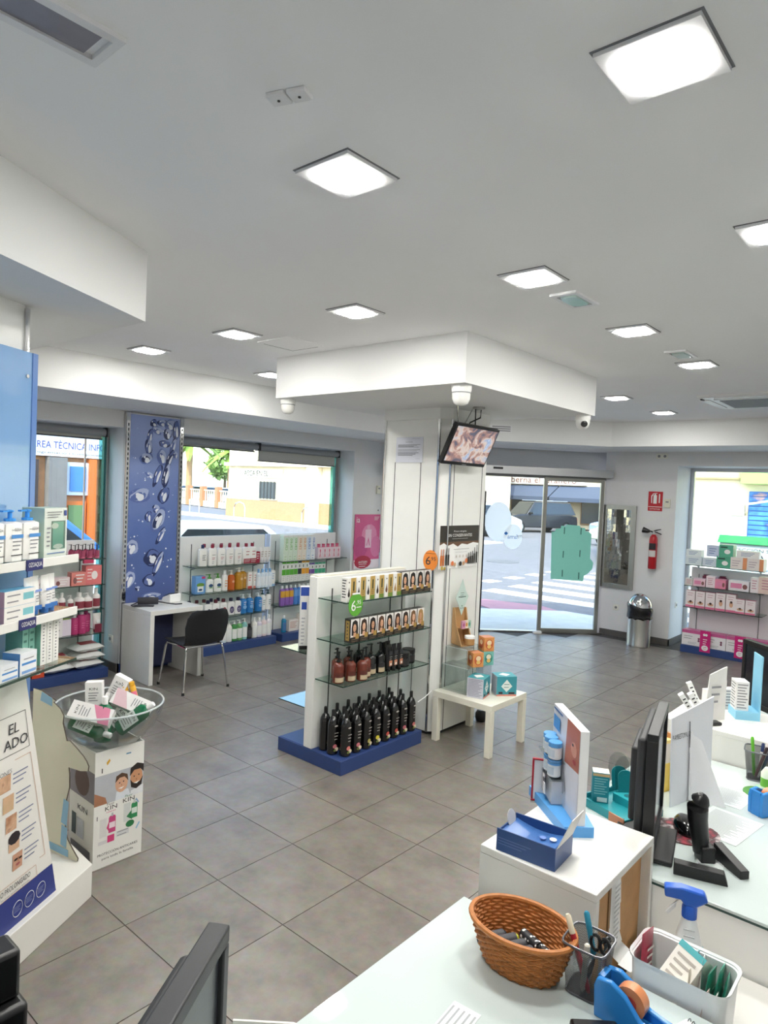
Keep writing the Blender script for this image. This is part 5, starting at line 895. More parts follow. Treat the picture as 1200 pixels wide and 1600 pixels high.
for a in ([(-.285, .90), (-.20, .885), (-.20, .925), (-.275, .945)], [(-.115, .33), (-.075, .32), (-.065, .44), (-.10, .45)], [(-.115, .22), (-.075, .21), (-.07, .31), (-.11, .32)], [(-.20, .18), (-.06, .17), (-.06, .205), (-.20, .215)]): B().ext(a, (0, -.002, 0), (1, 0, 0), (0, 0, 1), (0, .001, 0), TAPE).build('blue_tape', wt)
# ================================================================ COUNTERS
CT = mat('CCD7D4', .025, noise=.01, scale=3, spec=.7)
def counter(lab, y0, y1, x0=1.878, x1=2.62):
    t = thing('shop_counter', lab, 'counter', (x0, y0, 0), 0, 'white shop counters'); L = y1-y0
    B().bx(.02, x1-x0-.02, .004, L-.004, .06, .985, WHITE).build('body', t); B().bx(.05, x1-x0-.05, .02, L-.02, 0, .06, BASEB).build('plinth', t)
    B().bx(0, x1-x0, 0, L, .992, 1.0, CT).build('glass_top', t, bevel=.001); B().bx(.004, x1-x0-.004, .002, L-.002, .985, .992, mat('2F4A46', .3)).build('top_edge', t)
    return t
c1 = counter('near white counter with the wicker basket on it', -3.4, -1.124, 1.868); c2 = counter('white counter carrying the black monitor and scanner', -.695, .335, 1.85); c3 = counter('farthest white counter behind the blue display stand', .745, 2.0, 1.85)
def cabinet(lab, y0, y1, x0, x1, back):
    t = thing('white_cabinet', lab, 'cabinet', (x0, y0, 0), 0, 'white cabinets between the counters'); w, L = x1-x0, y1-y0
    B().bx(0, w, 0, L, 1.10, 1.12, LAM).build('top', t, bevel=.002); B().bx(0, w, 0, .018, 0, 1.10, LAM).build('side_panel', t); B().bx(0, w, L-.018, L, 0, 1.10, LAM).build('side_panel', t); B().bx(0, .018, .018, L-.018, 0, 1.10, LAM).build('front_panel', t)
    B().bx(w-.035, w-.025, .018, L-.018, .0, 1.10, CARD).build('board', t); B().bx(w-.03, w-.022, L*.36, L*.36+.012, 0, 1.10, mat('8A6842', .7)).build('board_joint', t)
    return t
cab1 = cabinet('white cabinet with brown board back between the two near counters', -1.075, -.705, 1.879, 2.19, True); cabinet('second white cabinet beyond the pen cup', .345, .735, 1.86, 2.4, True)
t = thing('low_shelf', 'low white shelf board behind the white cabinet', 'shelf', (2.20, -1.12, 0)); B().bx(0, .4, .0, .42, .83, .85, LAM).build('board', t)
for x in (.02, .36): B().bx(x, x+.02, .01, .41, 0, .83, LAM).build('support', t)
t = thing('paper_slip', 'white printed paper stuck on the brown cabinet back', 'paper', (2.1595, -.985, .98), 90); B().bx(-.05, .05, -.0015, 0, 0, .11, PAPER).build('sheet', t); prints([('l', .1, .8, .6, .9, 4, GREYINK), ('p', [(.05, .1), (.5, .3), (.95, .35), (.95, .25), (.5, .2), (.1, 0)], c('7A7AB0'))], .1, .11, -.0015).build('print', t)
t = thing('receipt_roll', 'long white receipt strip hanging from the cabinet back', 'paper', (2.165, -.90, 0))
b = B(); pth = [(0, 1.08), (.002, 1.0), (.004, .93), (.01, .905), (.03, .89), (.06, .882)]
for (xa, za), (xb, zb_) in zip(pth, pth[1:]): b.face([(xa, -.035, za), (xa, .035, za), (xb, .04, zb_), (xb, -.03, zb_)], PAPER)
b.build('strip', t); prints([('l', .2, .8, .1, .95, 12, c('B8B8BC'))], .06, .16, 0).build('print', t, loc=(.008, 0, .91), rot=(0, 0, R(90)))
# papers below the glass tops: printed sheets
def sheet(lab, x, y, rz, w=.16, h=.22, n=20, z=1.001):
    t = thing('paper_sheet', lab, 'paper', (x, y, z), rz); B().bx(-w/2, w/2, -h/2, h/2, 0, .0008, mat('EDF4F2', .1)).build('sheet', t)
    pb = prints([('l', .1, .9, .1, .9, n, c('A9ADB0'))], w, h, 0); pb.v = [(x_, z_-h/2, .0009+(-y_)) for x_, y_, z_ in pb.v]; pb.build('print', t)
sheet('printed sheet on the counter beside the scanner', 2.245, -.22, -8); sheet('printed sheet on the counter near the pen cup', 2.20, .02, -5, .13, .16); sheet('printed sheet on the near counter at the bottom', 2.09, -1.49, -85, .12, .06, 5)
sheet('small blank slip on the counter beside the scanner base', 2.28, -.50, 10, .07, .05, 2)
# ---- things on the near counter
t = thing('wicker_basket', 'oval brown wicker basket on the near counter', 'basket', (2.10, -1.252, 1.0), 6)
WK = mat('B8743A', .5, noise=.18, scale=60); WK2 = mat('A8642E', .5, noise=.18, scale=60); NS = 44
def bas(k): f = k; return (.080+.033*f**.8, .050+.030*f**.8, .004+.092*f)
b1 = B()
for r_ in range(15):
    a, bb_, z = bas(r_/14); pth = []
    for i in range(NS+1): w_ = 2*math.pi*i/NS; d_ = .0022*(1 if (i+r_) % 2 else -1); pth.append(((a+d_)*math.cos(w_), (bb_+d_)*math.sin(w_), z))
    b1.tube(pth, .0036, WK, 5)
b1.build('weave', t)
lb = B().lathe([(1, 0)], WK2, NS); lb = B()
for k in range(8):
    for q in range(36):
        def P_(kk, qq): a_, b_, z_ = bas(kk/8); w_ = 2*math.pi*qq/36; return ((a_-.001)*math.cos(w_), (b_-.001)*math.sin(w_), z_)
        lb.face([P_(k, q), P_(k, q+1), P_(k+1, q+1), P_(k+1, q)], WK2)
lb.build('inner_wall', t)
b2 = B()
for i in range(22):
    w_ = 2*math.pi*i/22; b2.tube([(bas(k)[0]*math.cos(w_), bas(k)[1]*math.sin(w_), bas(k)[2]) for k in (0, .25, .5, .75, 1)], .0028, WK2, 5)
b2.build('stakes', t); a, bb_, z = bas(1)
B().tube([((a+.002)*math.cos(2*math.pi*i/40), (bb_+.002)*math.sin(2*math.pi*i/40), z+.002) for i in range(41)], .006, WK, 8).build('rim', t); B().lathe([(.078, 0), (.078, .006)], WK2, 24, sy=.64).build('bottom', t)
GR = mat('4A4A4E', .6, noise=.2, scale=200); 
for i, (x, y, rz) in enumerate(((-.068, -.005, 62), (-.042, .001, 60), (-.016, -.004, 63), (.010, -.006, 58), (.036, -.010, 62), (.060, -.014, 64))):
    t = thing('hair_roll', '%s small grey roll from the left in the wicker basket' % ORD[i], 'roll', Vector((2.10, -1.252, 1.040))+Matrix.Rotation(R(6), 3, 'Z')@Vector((x, y, .0)), rz, 'small grey rolls')
    B().tube([(-.030, 0, 0), (.030, 0, 0)], .012, GR, 12).build('body', t); B().tube([(.030, 0, 0), (.036, 0, 0)], .008, BLACK if i % 2 == 0 else c('C8CC2A'), 12).build('cap', t)
DOT = ramp_tex('black_white_dots', 'voronoi', [(.0, 'F2F2F0'), (.30, 'F2F2F0'), (.36, '18181A')], 110, rough=.5)
for i in range(3):
    t = thing('hair_roll', '%s black polka dot roll at the right of the basket' % ORD[i], 'roll', Vector((2.10, -1.252, 1.050-.004*i))+Matrix.Rotation(R(6), 3, 'Z')@Vector((.012+.026*i, .026-.008*i, 0)), -20, 'polka dot rolls'); B().tube([(-.026, 0, 0), (.026, 0, 0)], .012, DOT, 12).build('body', t); B().tube([(.026, 0, 0), (.031, 0, 0)], .008, BLACK, 12).build('cap', t)
def pencup(lab, loc, rz, w0=.036, w1=.045, h=.105):
    t = thing('pen_cup', lab, 'pen cup', loc, rz)
    m = bpy.data.materials.new('black_wire_mesh'); m.use_nodes = True; nt_ = m.node_tree; p_ = nt_.nodes['Principled BSDF']; p_.inputs['Base Color'].default_value = lin('4A4B50'); p_.inputs['Metallic'].default_value = .6; p_.inputs['Roughness'].default_value = .4
    tc_ = nt_.nodes.new('ShaderNodeTexCoord'); mp_ = nt_.nodes.new('ShaderNodeMapping'); mp_.inputs['Rotation'].default_value = (0, 0, 0); ck = nt_.nodes.new('ShaderNodeTexChecker'); ck.inputs['Scale'].default_value = 520
    mr = nt_.nodes.new('ShaderNodeMapRange'); mr.inputs['To Min'].default_value = .30; mr.inputs['To Max'].default_value = .72
    nt_.links.new(tc_.outputs['Object'], mp_.inputs[0]); nt_.links.new(mp_.outputs[0], ck.inputs[0]); nt_.links.new(ck.outputs['Fac'], mr.inputs['Value']); nt_.links.new(mr.outputs[0], p_.inputs['Alpha'])
    b = B().lathe([(w0, .002), (w1, h)], m, 24, sq=6); b.f = b.f[:-2]; b.m = b.m[:-2]; b.build('mesh_wall', t)
    B().lathe([(w0, 0), (w0, .004)], DARK, 24, sq=6).build('bottom', t)
    def ring(r_, z, q): return B().tube([tuple(v) for v in [((abs(math.cos(a))**6+abs(math.sin(a))**6)**(-1/6)*math.cos(a)*r_, (abs(math.cos(a))**6+abs(math.sin(a))**6)**(-1/6)*math.sin(a)*r_, z) for a in [2*math.pi*i/32 for i in range(33)]]], q, mat('6E6F74', .3, .8), 6)
    ring(w1, h, .0025).build('rim', t); ring(w0, .003, .002).build('foot_ring', t); return t
pencup('square black mesh pen cup beside the wicker basket', (2.234, -1.212, 1.0), 3)
def pen(lab, base, tip, r, body, cap, frac=.75, grp='pens in the near cup'):
    base, tip = Vector(base), Vector(tip); t = thing('pen', lab, 'pen', base, group=grp); d_ = tip-base; L = d_.length; t.rotation_euler = d_.to_track_quat('Z', 'Y').to_euler()
    B().lathe([(r*.5, 0), (r, L*.08), (r, L*frac)], body, 10).build('barrel', t); B().lathe([(r*1.05, L*frac), (r*1.05, L*.97), (r*.6, L)], cap, 10).build('end', t)
cx, cy = 2.234, -1.212
pen('cream pen with a red band leaning left in the near cup', (cx+.012, cy-.018, 1.008), (cx-.045, cy-.012, 1.145), .006, c('B82A3A'), c('E9DCC0')); pen('teal pen leaning at the back of the near cup', (cx+.018, cy+.02, 1.008), (cx-.022, cy+.03, 1.142), .006, c('2A8AA8'), c('2A8AA8')); pen('wooden stick standing in the near cup', (cx+.01, cy+.0, 1.008), (cx+.022, cy+.012, 1.10), .006, c('C9A478'), c('B9926A'))
pen('black pen on the right of the near cup', (cx-.01, cy-.005, 1.008), (cx+.034, cy+.022, 1.115), .006, BLACK, BLACKG); pen('grey pen at the front of the near cup', (cx, cy-.022, 1.008), (cx+.005, cy-.02, 1.108), .006, c('B8B4AA'), c('D8D2C4'))
t = thing('scissors', 'black handled scissors standing in the near cup', 'scissors', (cx+.022, cy+.004, 1.01)); B().bx(-.006, .006, -.0015, .0015, 0, .075, STEEL).build('blades', t)
for s in (-1, 1): B().tube([(s*.010+.010*math.cos(i*math.pi/6), 0, .093+.016*math.sin(i*math.pi/6)) for i in range(13)], .0035, BLACK, 6).build('handle', t)
def tape(lab, loc, rz, word=None):
    t = thing('tape_dispenser', lab, 'tape dispenser', loc, rz); BL = mat('2F86D2', .25)
    for yy in (-.028, .016): B().ext([(-.075, 0), (.075, 0), (.075, .028), (.045, .030), (.015, .036), (-.015, .068), (-.045, .082), (-.072, .078), (-.078, .06)], (0, yy, 0), (1, 0, 0), (0, 0, 1), (0, .012, 0), BL).build('side_wall', t, bevel=.003)
    B().bx(-.075, .075, -.016, .016, 0, .016, BL).build('bottom', t); B().bx(.055, .075, -.016, .016, .016, .030, BL).build('nose', t); B().bx(-.074, -.062, -.016, .016, .016, .078, BL).build('heel', t)
    o = B().tube([(-.012, -.012, .05), (-.012, .012, .05)], .030, mat('D88A5A', .3), 24).build('tape_roll', t); B().tube([(-.012, -.0135, .05), (-.012, .0135, .05)], .014, c('C04A3E'), 16).build('core', t)
    B().bx(.060, .078, -.012, .012, .030, .036, mat('C8CCD0', .3, .5)).build('cutter', t)
    if word: txt(word, t, (-.01, -.0295, .022), .012, PAPER, .045)
tape('blue tape dispenser at the bottom edge of the near counter', (2.35, -1.245, 1.0), -2)
t = thing('storage_tub', 'white open plastic tub filled with sachets behind the near counter', 'tub', (2.377, -1.05, .851))
TB = mat('EEF0EF', .3)
def rr(hw, hl, r_, z, n=5): return [(sx*(hw-r_)+r_*math.cos(R(a0+90*i/n)), sy*(hl-r_)+r_*math.sin(R(a0+90*i/n)), z) for sx, sy, a0 in ((1, 1, 0), (-1, 1, 90), (-1, -1, 180), (1, -1, 270)) for i in range(n+1)]
b = B(); rings = [rr(.086, .055, .02, .002), rr(.096, .064, .026, .196), rr(.101, .068, .03, .200), rr(.101, .068, .03, .196), rr(.093, .061, .024, .192), rr(.083, .052, .018, .006)]
n_ = len(rings[0])
for rg in rings: b.v += rg
for j in range(len(rings)-1):
    for i in range(n_): i2 = (i+1) % n_; b.f.append((j*n_+i, j*n_+i2, (j+1)*n_+i2, (j+1)*n_+i)); b.m.append(b.mi(TB))
b.f.append(tuple(range(n_-1, -1, -1))); b.m.append(0); b.f.append(tuple(range(5*n_, 6*n_))); b.m.append(0); b.build('tub', t)
ctr = Vector((2.377, -1.05, .95))
_z = Vector((.30, .50, .62)).normalized(); _f = Vector((-.1, -.6, .8)); _y = -(_f-_z*_f.dot(_z)).normalized(); LAYR = Matrix((_y.cross(_z), _y, _z)).transposed().to_euler()
put(proto('carton', .062, .035, .135, c('F1ECE2'), top=c('5AB4B8'), deco=(('r', 0, 1, .9, 1, c('5AB4B8')), ('l', .15, .85, .15, .8, 7, c('B8B0A6')))), 'cream_carton', 'white carton with a turquoise end leaning in the tub', 'carton', ctr+Vector((-.03, -.055, .015)), 0, None, LAYR)
for i, (x, y, h_, col, nm) in enumerate(((-.075, -.01, .11, 'A83048', 'raspberry red sachet at the left of the tub'), (.02, -.02, .085, 'CFC4B4', 'beige sachet beside the white carton'), (.035, .0, .10, 'DAD8D8', 'silver grey sachet in the middle of the tub'), (.05, -.01, .09, '2E8A72', 'left dark green sachet in the tub'), (.064, -.005, .10, '34947A', 'middle dark green sachet in the tub'), (.077, -.01, .09, '2E8A72', 'right dark green sachet in the tub'), (.0, .035, .09, '7FB0B8', 'flat turquoise sachet at the back of the tub'), (.045, -.035, .07, 'D8C4BC', 'pale pink sachet at the front of the tub'), (.06, -.035, .07, 'E6E4E0', 'white sachet at the front of the tub'))):
    t = thing('sachet', nm, 'sachet', ctr+Vector((x, y, .012)), 0, 'sachets in the tub', (R(-4+2*i), R(14+3*(i % 3)), R(92+4*(i % 3)))); b = B()
    m = mat(col, .3, noise=.05, scale=30, bump=.2); hw = .042
    prof = [(0, .001), (.01, .003), (h_*.5, .006), (h_-.01, .003), (h_, .0008)]
    for z, th in prof: b.v += [(-hw, 0, z), (-hw*.5, -th, z), (hw*.5, -th, z), (hw, 0, z), (hw*.5, th, z), (-hw*.5, th, z)]
    for j in range(4):
        for k in range(6): k2 = (k+1) % 6; b.f.append((j*6+k, j*6+k2, (j+1)*6+k2, (j+1)*6+k)); b.m.append(b.mi(m))
    b.f.append((5, 4, 3, 2, 1, 0)); b.m.append(0); b.f.append(tuple(24+k for k in range(6))); b.m.append(0); b.build('pouch', t); prints([('l', .15, .85, .3, .7, 4, c('E6E2DC'))], .07, h_, -.0075).build('print', t)
t = thing('spiral_notepad', 'white spiral notepad lying at the front of the tub', 'notepad', (2.455, -1.225, 1.001), -20)
B().bx(-.06, .06, -.05, .05, 0, .006, PAPER).build('pages', t); sp = B()
for i in range(14): sp.tube([(-.054+i*.0083, .05+.005*math.cos(a), .004+.006*math.sin(a)) for a in [k*math.pi/4 for k in range(9)]], .0009, INK, 4)
sp.build('spiral', t)
t = thing('card_terminal', 'black card payment terminal at the bottom of the near counter', 'terminal', (2.345, -1.375, 1.0), 40)
B().ext([(-.09, 0), (.09, 0), (.09, .022), (-.02, .030), (-.09, .048)], (-.045, 0, 0), (0, 1, 0), (0, 0, 1), (.09, 0, 0), BLACK).build('case', t, bevel=.006); B().bx(-.034, .034, -.08, -.02, 0, .002, BLACKG).build('screen', t, loc=(0, 0, .045), rot=(R(-14), 0, 0)); B().bx(-.01, .01, -.006, .006, .0, .003, PAPER).build('logo', t, loc=(0, .01, .032))
# near monitor, seen over its top corner
mrot = math.degrees(math.atan2(.54, .84))+90
t = thing('computer_monitor', 'near dark monitor corner at the bottom of the picture', 'monitor', (2.02+.225*.54, -1.98-.225*.84, 1.0), mrot)
MG = mat('2B2C2F', .45)
b = B()
for a in ((-.225, .225, .375, .40), (-.225, .225, .10, .125), (-.225, -.205, .125, .375), (.205, .225, .125, .375)): b.bx(a[0], a[1], -.010, .022, a[2], a[3], MG)
b.build('bezel', t, bevel=.003); B().bx(-.205, .205, -.002, .0, .125, .375, mat('3C3F43', .3)).build('screen', t); B().bx(-.20, .20, .022, .05, .13, .37, DARK).build('rear_case', t, bevel=.01)
B().bx(-.02, .02, .03, .055, .01, .2, DARK).build('neck', t); B().lathe([(.1, 0), (.1, .010), (.03, .018)], DARK, 24).build('foot', t, loc=(0, .03, 0))
t = thing('acrylic_sign', 'white rounded sign edge beside the near monitor', 'sign', (1.93, -1.80, 1.0), 40)
B().ext([(-.07, 0), (.045, 0), (.045, .092), (.04, .098), (.034, .1), (-.07, .1)], (0, 0, 0), (1, 0, 0), (0, 0, 1), (0, .004, 0), c('E2DFD6')).build('card', t); B().bx(-.07, .045, -.02, .03, 0, .004, CLEAR).build('foot', t)
t = thing('receipt_printer', 'black printer block cut by the left picture edge', 'printer', (2.005, -2.372, 1.0), 0)
B().bx(-.10, -.04, -.20, .155, 0, .39, BLACK).build('case', t, bevel=.008); B().bx(-.10, -.055, -.20, .150, .39, .45, BLACK).build('paper_lid', t, bevel=.006); B().bx(-.09, -.07, .05, .09, .449, .452, DARK).build('paper_slot', t)
# ---- things on the white cabinet
t = thing('carton_tray', 'open navy blue carton tray on the white cabinet', 'carton', (1.995, -1.008, 1.12), 4)
NB = mat('2E5088', .35, noise=.05, scale=8)
B().bx(-.078, .078, -.055, -.052, 0, .056, NB).build('front_wall', t); B().bx(-.078, .078, .052, .055, 0, .056, NB).build('rear_wall', t); B().bx(-.078, -.075, -.052, .052, 0, .05, NB).build('end_wall', t); B().bx(.075, .078, -.052, .052, 0, .056, NB).build('end_wall', t); B().bx(-.075, .075, -.052, .052, 0, .003, NB).build('bottom', t)
lid = B(); K = 8
for i in range(K):
    f = lambda q: (-.075+.15*q/K, .044-.012*math.sin(math.pi*q/K))
    (xa, za), (xb, zb_) = f(i), f(i+1); lid.face([(xa, -.052, za), (xb, -.052, zb_), (xb, .052, zb_), (xa, .052, za)], mat('4470B0', .3))
o = lid.build('curved_lid', t); B().lathe([(.009, 0), (.009, .001)], PAPER, 12).build('round_mark', o, loc=(.045, .01, .042)); B().lathe([(.008, 0), (.008, .001)], c('7F9AD8'), 12).build('round_mark', o, loc=(.018, .01, .038))
B().ext([(-.05, 0), (.05, 0), (.045, .075), (-.03, .075)], (.078, 0, .054), (0, 1, 0), (.35, 0, .93), (.002, 0, 0), c('D8D6D0')).build('raised_flap', t); B().lathe([(.022, 0), (.022, .002)], c('CFCFCE'), 14).build('end_flap', t, loc=(-.076, .02, .055), rot=(0, R(75), 0))
prints([('l', .03, .6, .35, .6, 3, c('5A74B0'))], .156, .056, -.055).build('print', t)
t = thing('cream_display', 'light blue display base with a tall white picture board', 'display', (1.965, -.765, 1.12), -47)
B().ext([(-.125, -.075), (.125, -.045), (.125, .035), (-.125, .05)], (0, 0, 0), (1, 0, 0), (0, 1, 0), (0, 0, .028), mat('5BA6E6', .4)).build('base', t)
B().bx(-.12, .12, -.012, .012, .028, .282, PAPER).build('board', t, bevel=.001)
prints([('r', .0, 1, 0, 1, c('DCDCE2')), ('p', [(.5, .5), (1, .55), (1, 1), (.55, 1)], c('B8705E')), ('e', .82, .74, .1, .08, c('D89A86')), ('e', .78, .78, .03, .015, HR), ('e', .86, .62, .06, .025, c('A83A40')), ('p', [(.0, .3), (.4, .6), (.6, .2), (.3, .0), (0, 0)], c('A9A9B0')), ('r', .05, .3, .75, .9, c('4F9AD8')), ('l', .05, .4, .92, .97, 1, c('4F7AB0'))], .24, .254, -.0125).build('print', t, loc=(0, 0, .028))
JB = c('E6EAEC'); 
for i, (x, y, z) in enumerate(((-.06, -.035, .155), (-.02, -.035, .155), (-.09, -.03, .155), (-.06, -.035, .105), (-.02, -.035, .105))):
    put(proto('jar', .048, .019, JB, mat('5AA0DC', .3), c('C8D4DE')), 'cream_jar', ['middle upper', 'front upper', 'rear upper', 'left lower', 'right lower'][i]+' blue lidded cream jar on the picture board', 'jar', Vector((1.965, -.765, 1.12))+Matrix.Rotation(R(-47), 3, 'Z')@Vector((x, y, z)), -47, 'blue lidded jars')
o = B()
for z in (.103, .153): o.bx(-.115, .01, -.056, -.012, z-.004, z, CLEAR)
o.build('jar_tray', t)
B().bx(-.10, .0, -.045, -.013, .030, .095, c('C8CACE')).build('leaflet_holder', t)
for i in range(5): B().bx(-.095+i*.018, -.078+i*.018, -.048-.004*i, -.046-.004*i, .040+.004*i, .11-.006*i, c(['F0F0F0', '3A3A40', 'E8E8EA', '4A4A52', 'DADADC'][i])).build('leaflet', t)
t = thing('framed_sign', 'red framed sign standing behind the light blue display', 'sign', (1.893, -.735, 1.121), 25)
b = B()
for a in ((-.05, .05, 0, .006), (-.05, .05, .122, .128), (-.05, -.044, .006, .122), (.044, .05, .006, .122)): b.bx(a[0], a[1], -.004, .004, a[2], a[3], mat('A8182C', .3))
b.build('frame', t, bevel=.002); B().bx(-.044, .044, -.002, .003, .006, .122, mat('DADDE2', .2)).build('sheet', t); B().bx(-.05, .05, -.015, .015, 0, .003, CLEAR).build('foot', t)
# ---- things on the second counter
TL = mat('1F8F98', .35, noise=.04, scale=10)
t = thing('teal_tray', 'teal cardboard display tray with compartments on the second counter', 'display', (1.955, -.36, 1.0), -20)
b = B().bx(-.075, .10, -.085, .10, 0, .02, TL); b.bx(-.075, .10, -.085, -.080, .02, .028, TL).bx(-.075, -.07, -.08, .1, .02, .035, TL); b.build('tray', t)
B().bx(-.02, .10, .00, .095, .02, .045, mat('2AA0A8', .35)).build('step', t)
for i in range(3):
    for j in range(2): B().lathe([(.012, .0455), (.012, .0465)], mat('0F6068', .5), 10, c=(.02+.03*i, .025+.045*j, 0)).build('hole', t)
B().bx(.045, .105, -.089, -.0855, 0, .028, c('B87A5A')).build('picture_label', t)
put(proto('carton', .052, .042, .098, c('1F8A98'), top=c('F0E6D6'), deco=(('r', 0, 1, .88, .97, c('C8A878')), ('l', .1, .9, .3, .8, 7, c('7FC0C8')), ('r', .3, .9, .03, .18, c('D8E6E6'))), sdeco=(('l', .2, .8, .2, .85, 7, c('4FA0AA')),)), 'medicine_box', 'teal medicine box with a cream top in the teal tray', 'box', (1.905, -.385, 1.021), 28)
for i in range(2):
    t = thing('blister_card', ['front rounded clear blister card in the teal tray', 'rear rounded clear blister card in the teal tray'][i], 'blister pack', (1.965-.03*i, -.315+.02*i, 1.045), 42, 'clear blister cards', )
    arch = [(-.035, 0), (.035, 0), (.035, .07)]+[(.035*math.cos(a), .07+.045*math.sin(a)) for a in [k*math.pi/10 for k in range(1, 10)]]+[(-.035, .07)]
    B().ext(arch, (0, 0, 0), (1, 0, 0), (0, .25, .97), (0, -.006, 0), CLEAR).build('clear_shell', t); B().ext([(-.026, .0), (.026, 0), (.026, .05)]+[(.026*math.cos(a), .05+.02*math.sin(a)) for a in [k*math.pi/8 for k in range(1, 8)]]+[(-.026, .05)], (0, -.001, 0), (1, 0, 0), (0, .25, .97), (0, -.004, 0), TL).build('teal_insert', t)
def monitor(lab, loc, rz, w, h0, h1, d_=.025):
    t = thing('computer_monitor', lab, 'monitor', loc, rz); b = B()
    for a in ((-w/2, w/2, h1-.02, h1), (-w/2, w/2, h0, h0+.025), (-w/2, -w/2+.018, h0+.025, h1-.02), (w/2-.018, w/2, h0+.025, h1-.02)): b.bx(a[0], a[1], -.012, .018, a[2], a[3], BLACK)
    b.build('bezel', t, bevel=.002); B().bx(-w/2+.018, w/2-.018, -.006, -.003, h0+.025, h1-.02, mat('20242A', .1, spec=.8)).build('screen', t); B().bx(-w/2+.012, w/2-.012, .018, .018+d_, h0+.02, h1-.02, DARK).build('rear_case', t, bevel=.008)
    B().bx(-w*.28, w*.28, .018+d_, .04+d_, h0+.07, h1-.07, DARK).build('rear_bulge', t, bevel=.006); B().bx(-.035, .035, .02, .045, .012, h0+.1, DARK).build('neck', t); B().bx(-.11, .11, -.06, .11, 0, .014, DARK).build('foot', t, bevel=.004)
monitor('black monitor seen edge on beside the white cabinet', (2.125, -.512, 1.001), 104, .345, .03, .382)
t = thing('barcode_scanner', 'black barcode scanner upright in its forked stand', 'scanner', (2.285, -.50, 1.0), 40)
B().ext([(-.07, -.085), (.07, -.085), (.07, -.060), (-.07, -.055)], (0, 0, 0), (1, 0, 0), (0, 1, 0), (0, 0, .034), BLACK).build('base_bar', t, bevel=.003, loc=(0, -.002, 0)) if 0 else None
b = B(); b.ext([(0, 0), (.135, 0), (.125, .030), (.0, .034)], (2.222, -.632, 1.0), (.95, .31, 0), (0, 0, 1), (-.009, .028, 0), BLACK); o = b.build('base_bar', None, bevel=.002); o.parent = t; o.matrix_parent_inverse = (Matrix.Translation((2.285, -.50, 1.0)) @ Matrix.Rotation(R(40), 4, 'Z')).inverted()
b = B(); b.ext([(0, 0), (.115, 0), (.115, .022), (0, .045)], (2.275, -.455, 1.0), (.78, -.62, 0), (0, 0, 1), (.017, .021, 0), BLACK); o = b.build('base_bar', None, bevel=.002); o.parent = t; o.matrix_parent_inverse = (Matrix.Translation((2.285, -.50, 1.0)) @ Matrix.Rotation(R(40), 4, 'Z')).inverted()
B().tube([(-.02, .03, .02), (-.022, .032, .06), (-.03, .035, .11), (-.035, .03, .15), (-.032, .022, .172), (-.028, .014, .184), (-.026, .010, .189)], [.020, .024, .027, .029, .026, .018, .008], mat('17171A', .35), 14).build('head', t); B().bx(-.030, .012, .0, .05, .0, .045, BLACK).build('cradle', t, bevel=.005)
t = thing('computer_mouse', 'black computer mouse on a red patterned mat', 'mouse', (2.165, -.345, 1.004), 30)
b = B(); prof = [(1, 0), (1, .25), (.92, .55), (.7, .85), (.35, .98), (0, 1)]
b.lathe([(r_*.034, z*.036) for r_, z in prof], BLACKG, 20, sx=1.0, sy=1.75); b.build('shell', t); B().bx(-.004, .004, .02, .035, .022, .030, GREYM).build('wheel', t)
tag(B().ext([(.10*math.cos(a), .085*math.sin(a)) for a in [k*math.pi/14 for k in range(28)]], (0, 0, 0), (1, 0, 0), (0, 1, 0), (0, 0, .0025), ramp_tex('red_mat_print', 'noise', [(.3, 'B8344A'), (.5, '3A2428'), (.7, 'E6D8D8')], 30, rough=.5)).build('mouse_mat', loc=(2.17, -.36, 1.001), rot=(0, 0, R(30))), 'dark red patterned mouse mat on the second counter', 'mat')
t = thing('easel_board', 'white cardboard leaflet board with an easel back on the second counter', 'display', (2.125, -.12, 1.0), 0)
# board leaning towards the customers, its back to the viewer
ob, ub = Vector((-.045, -.10, 0)), Vector((.06, .235, 0)); vb = Vector((-.02, .012, .29)) 
B().ext([(0, 0), (1, 0), (1.12, 1.13), (.05, 1.0)], ob, ub, vb, (-.004, .001, 0), mat('E9EAEE', .35, noise=.02, scale=6)).build('board', t)
B().ext([(.40, .02), (.72, -.02), (.62, .62), (.50, .80), (.46, .80)], ob+Vector((.006, -.002, 0)), ub, vb, (.002, 0, 0), mat('F2F2F4', .4)).build('strut', t)
A_ = ob+ub*.44+Vector((.006, -.002, .002)); B().ext([(0, 0), (1, 0), (.32, .72), (.02, .78)], A_, Vector((.092, .030, .002))-A_, vb, (.002, 0, 0), mat('F0F0F2', .4)).build('easel_leg', t)
B().ext([(.445, .62), (.46, .62), (.46, .92), (.445, .92)], ob+Vector((.0045, -.002, 0)), ub, vb, (.001, 0, 0), INK).build('slot', t); B().lathe([(.014, 0), (.010, .012)], PAPER, 12).build('lock_tab', t, loc=ob+ub*.5+vb*.58, rot=(0, R(90), 0))
lo = txt('P-AMBIESTOMAL C', t, ob+ub*.25+vb*.78+Vector((.004, -.001, 0)), .017, INK, .10); lo.rotation_euler = Vector((.97, -.25, 0.06)).to_track_quat('Z', 'Y').to_euler()
t = thing('leaflet_box', 'brown and yellow boxed packs behind the black monitor', 'display', (1.99, -.12, 1.0), 70)
B().bx(-.05, .05, -.03, .03, 0, .10, c('E6C65A')).build('lower_pack', t); B().bx(-.05, .05, -.028, .028, .10, .17, c('DDD8D2')).build('upper_pack', t); B().bx(.05, .06, -.04, .04, 0, .20, c('B07A4A')).build('divider', t); B().bx(-.05, .05, -.028, .028, .17, .182, c('EFD88A')).build('top_pack', t)
pencup('black mesh pen cup in front of the second white cabinet', (2.235, .27, 1.0), 10, .034, .046, .11); cx, cy = 2.235, .27
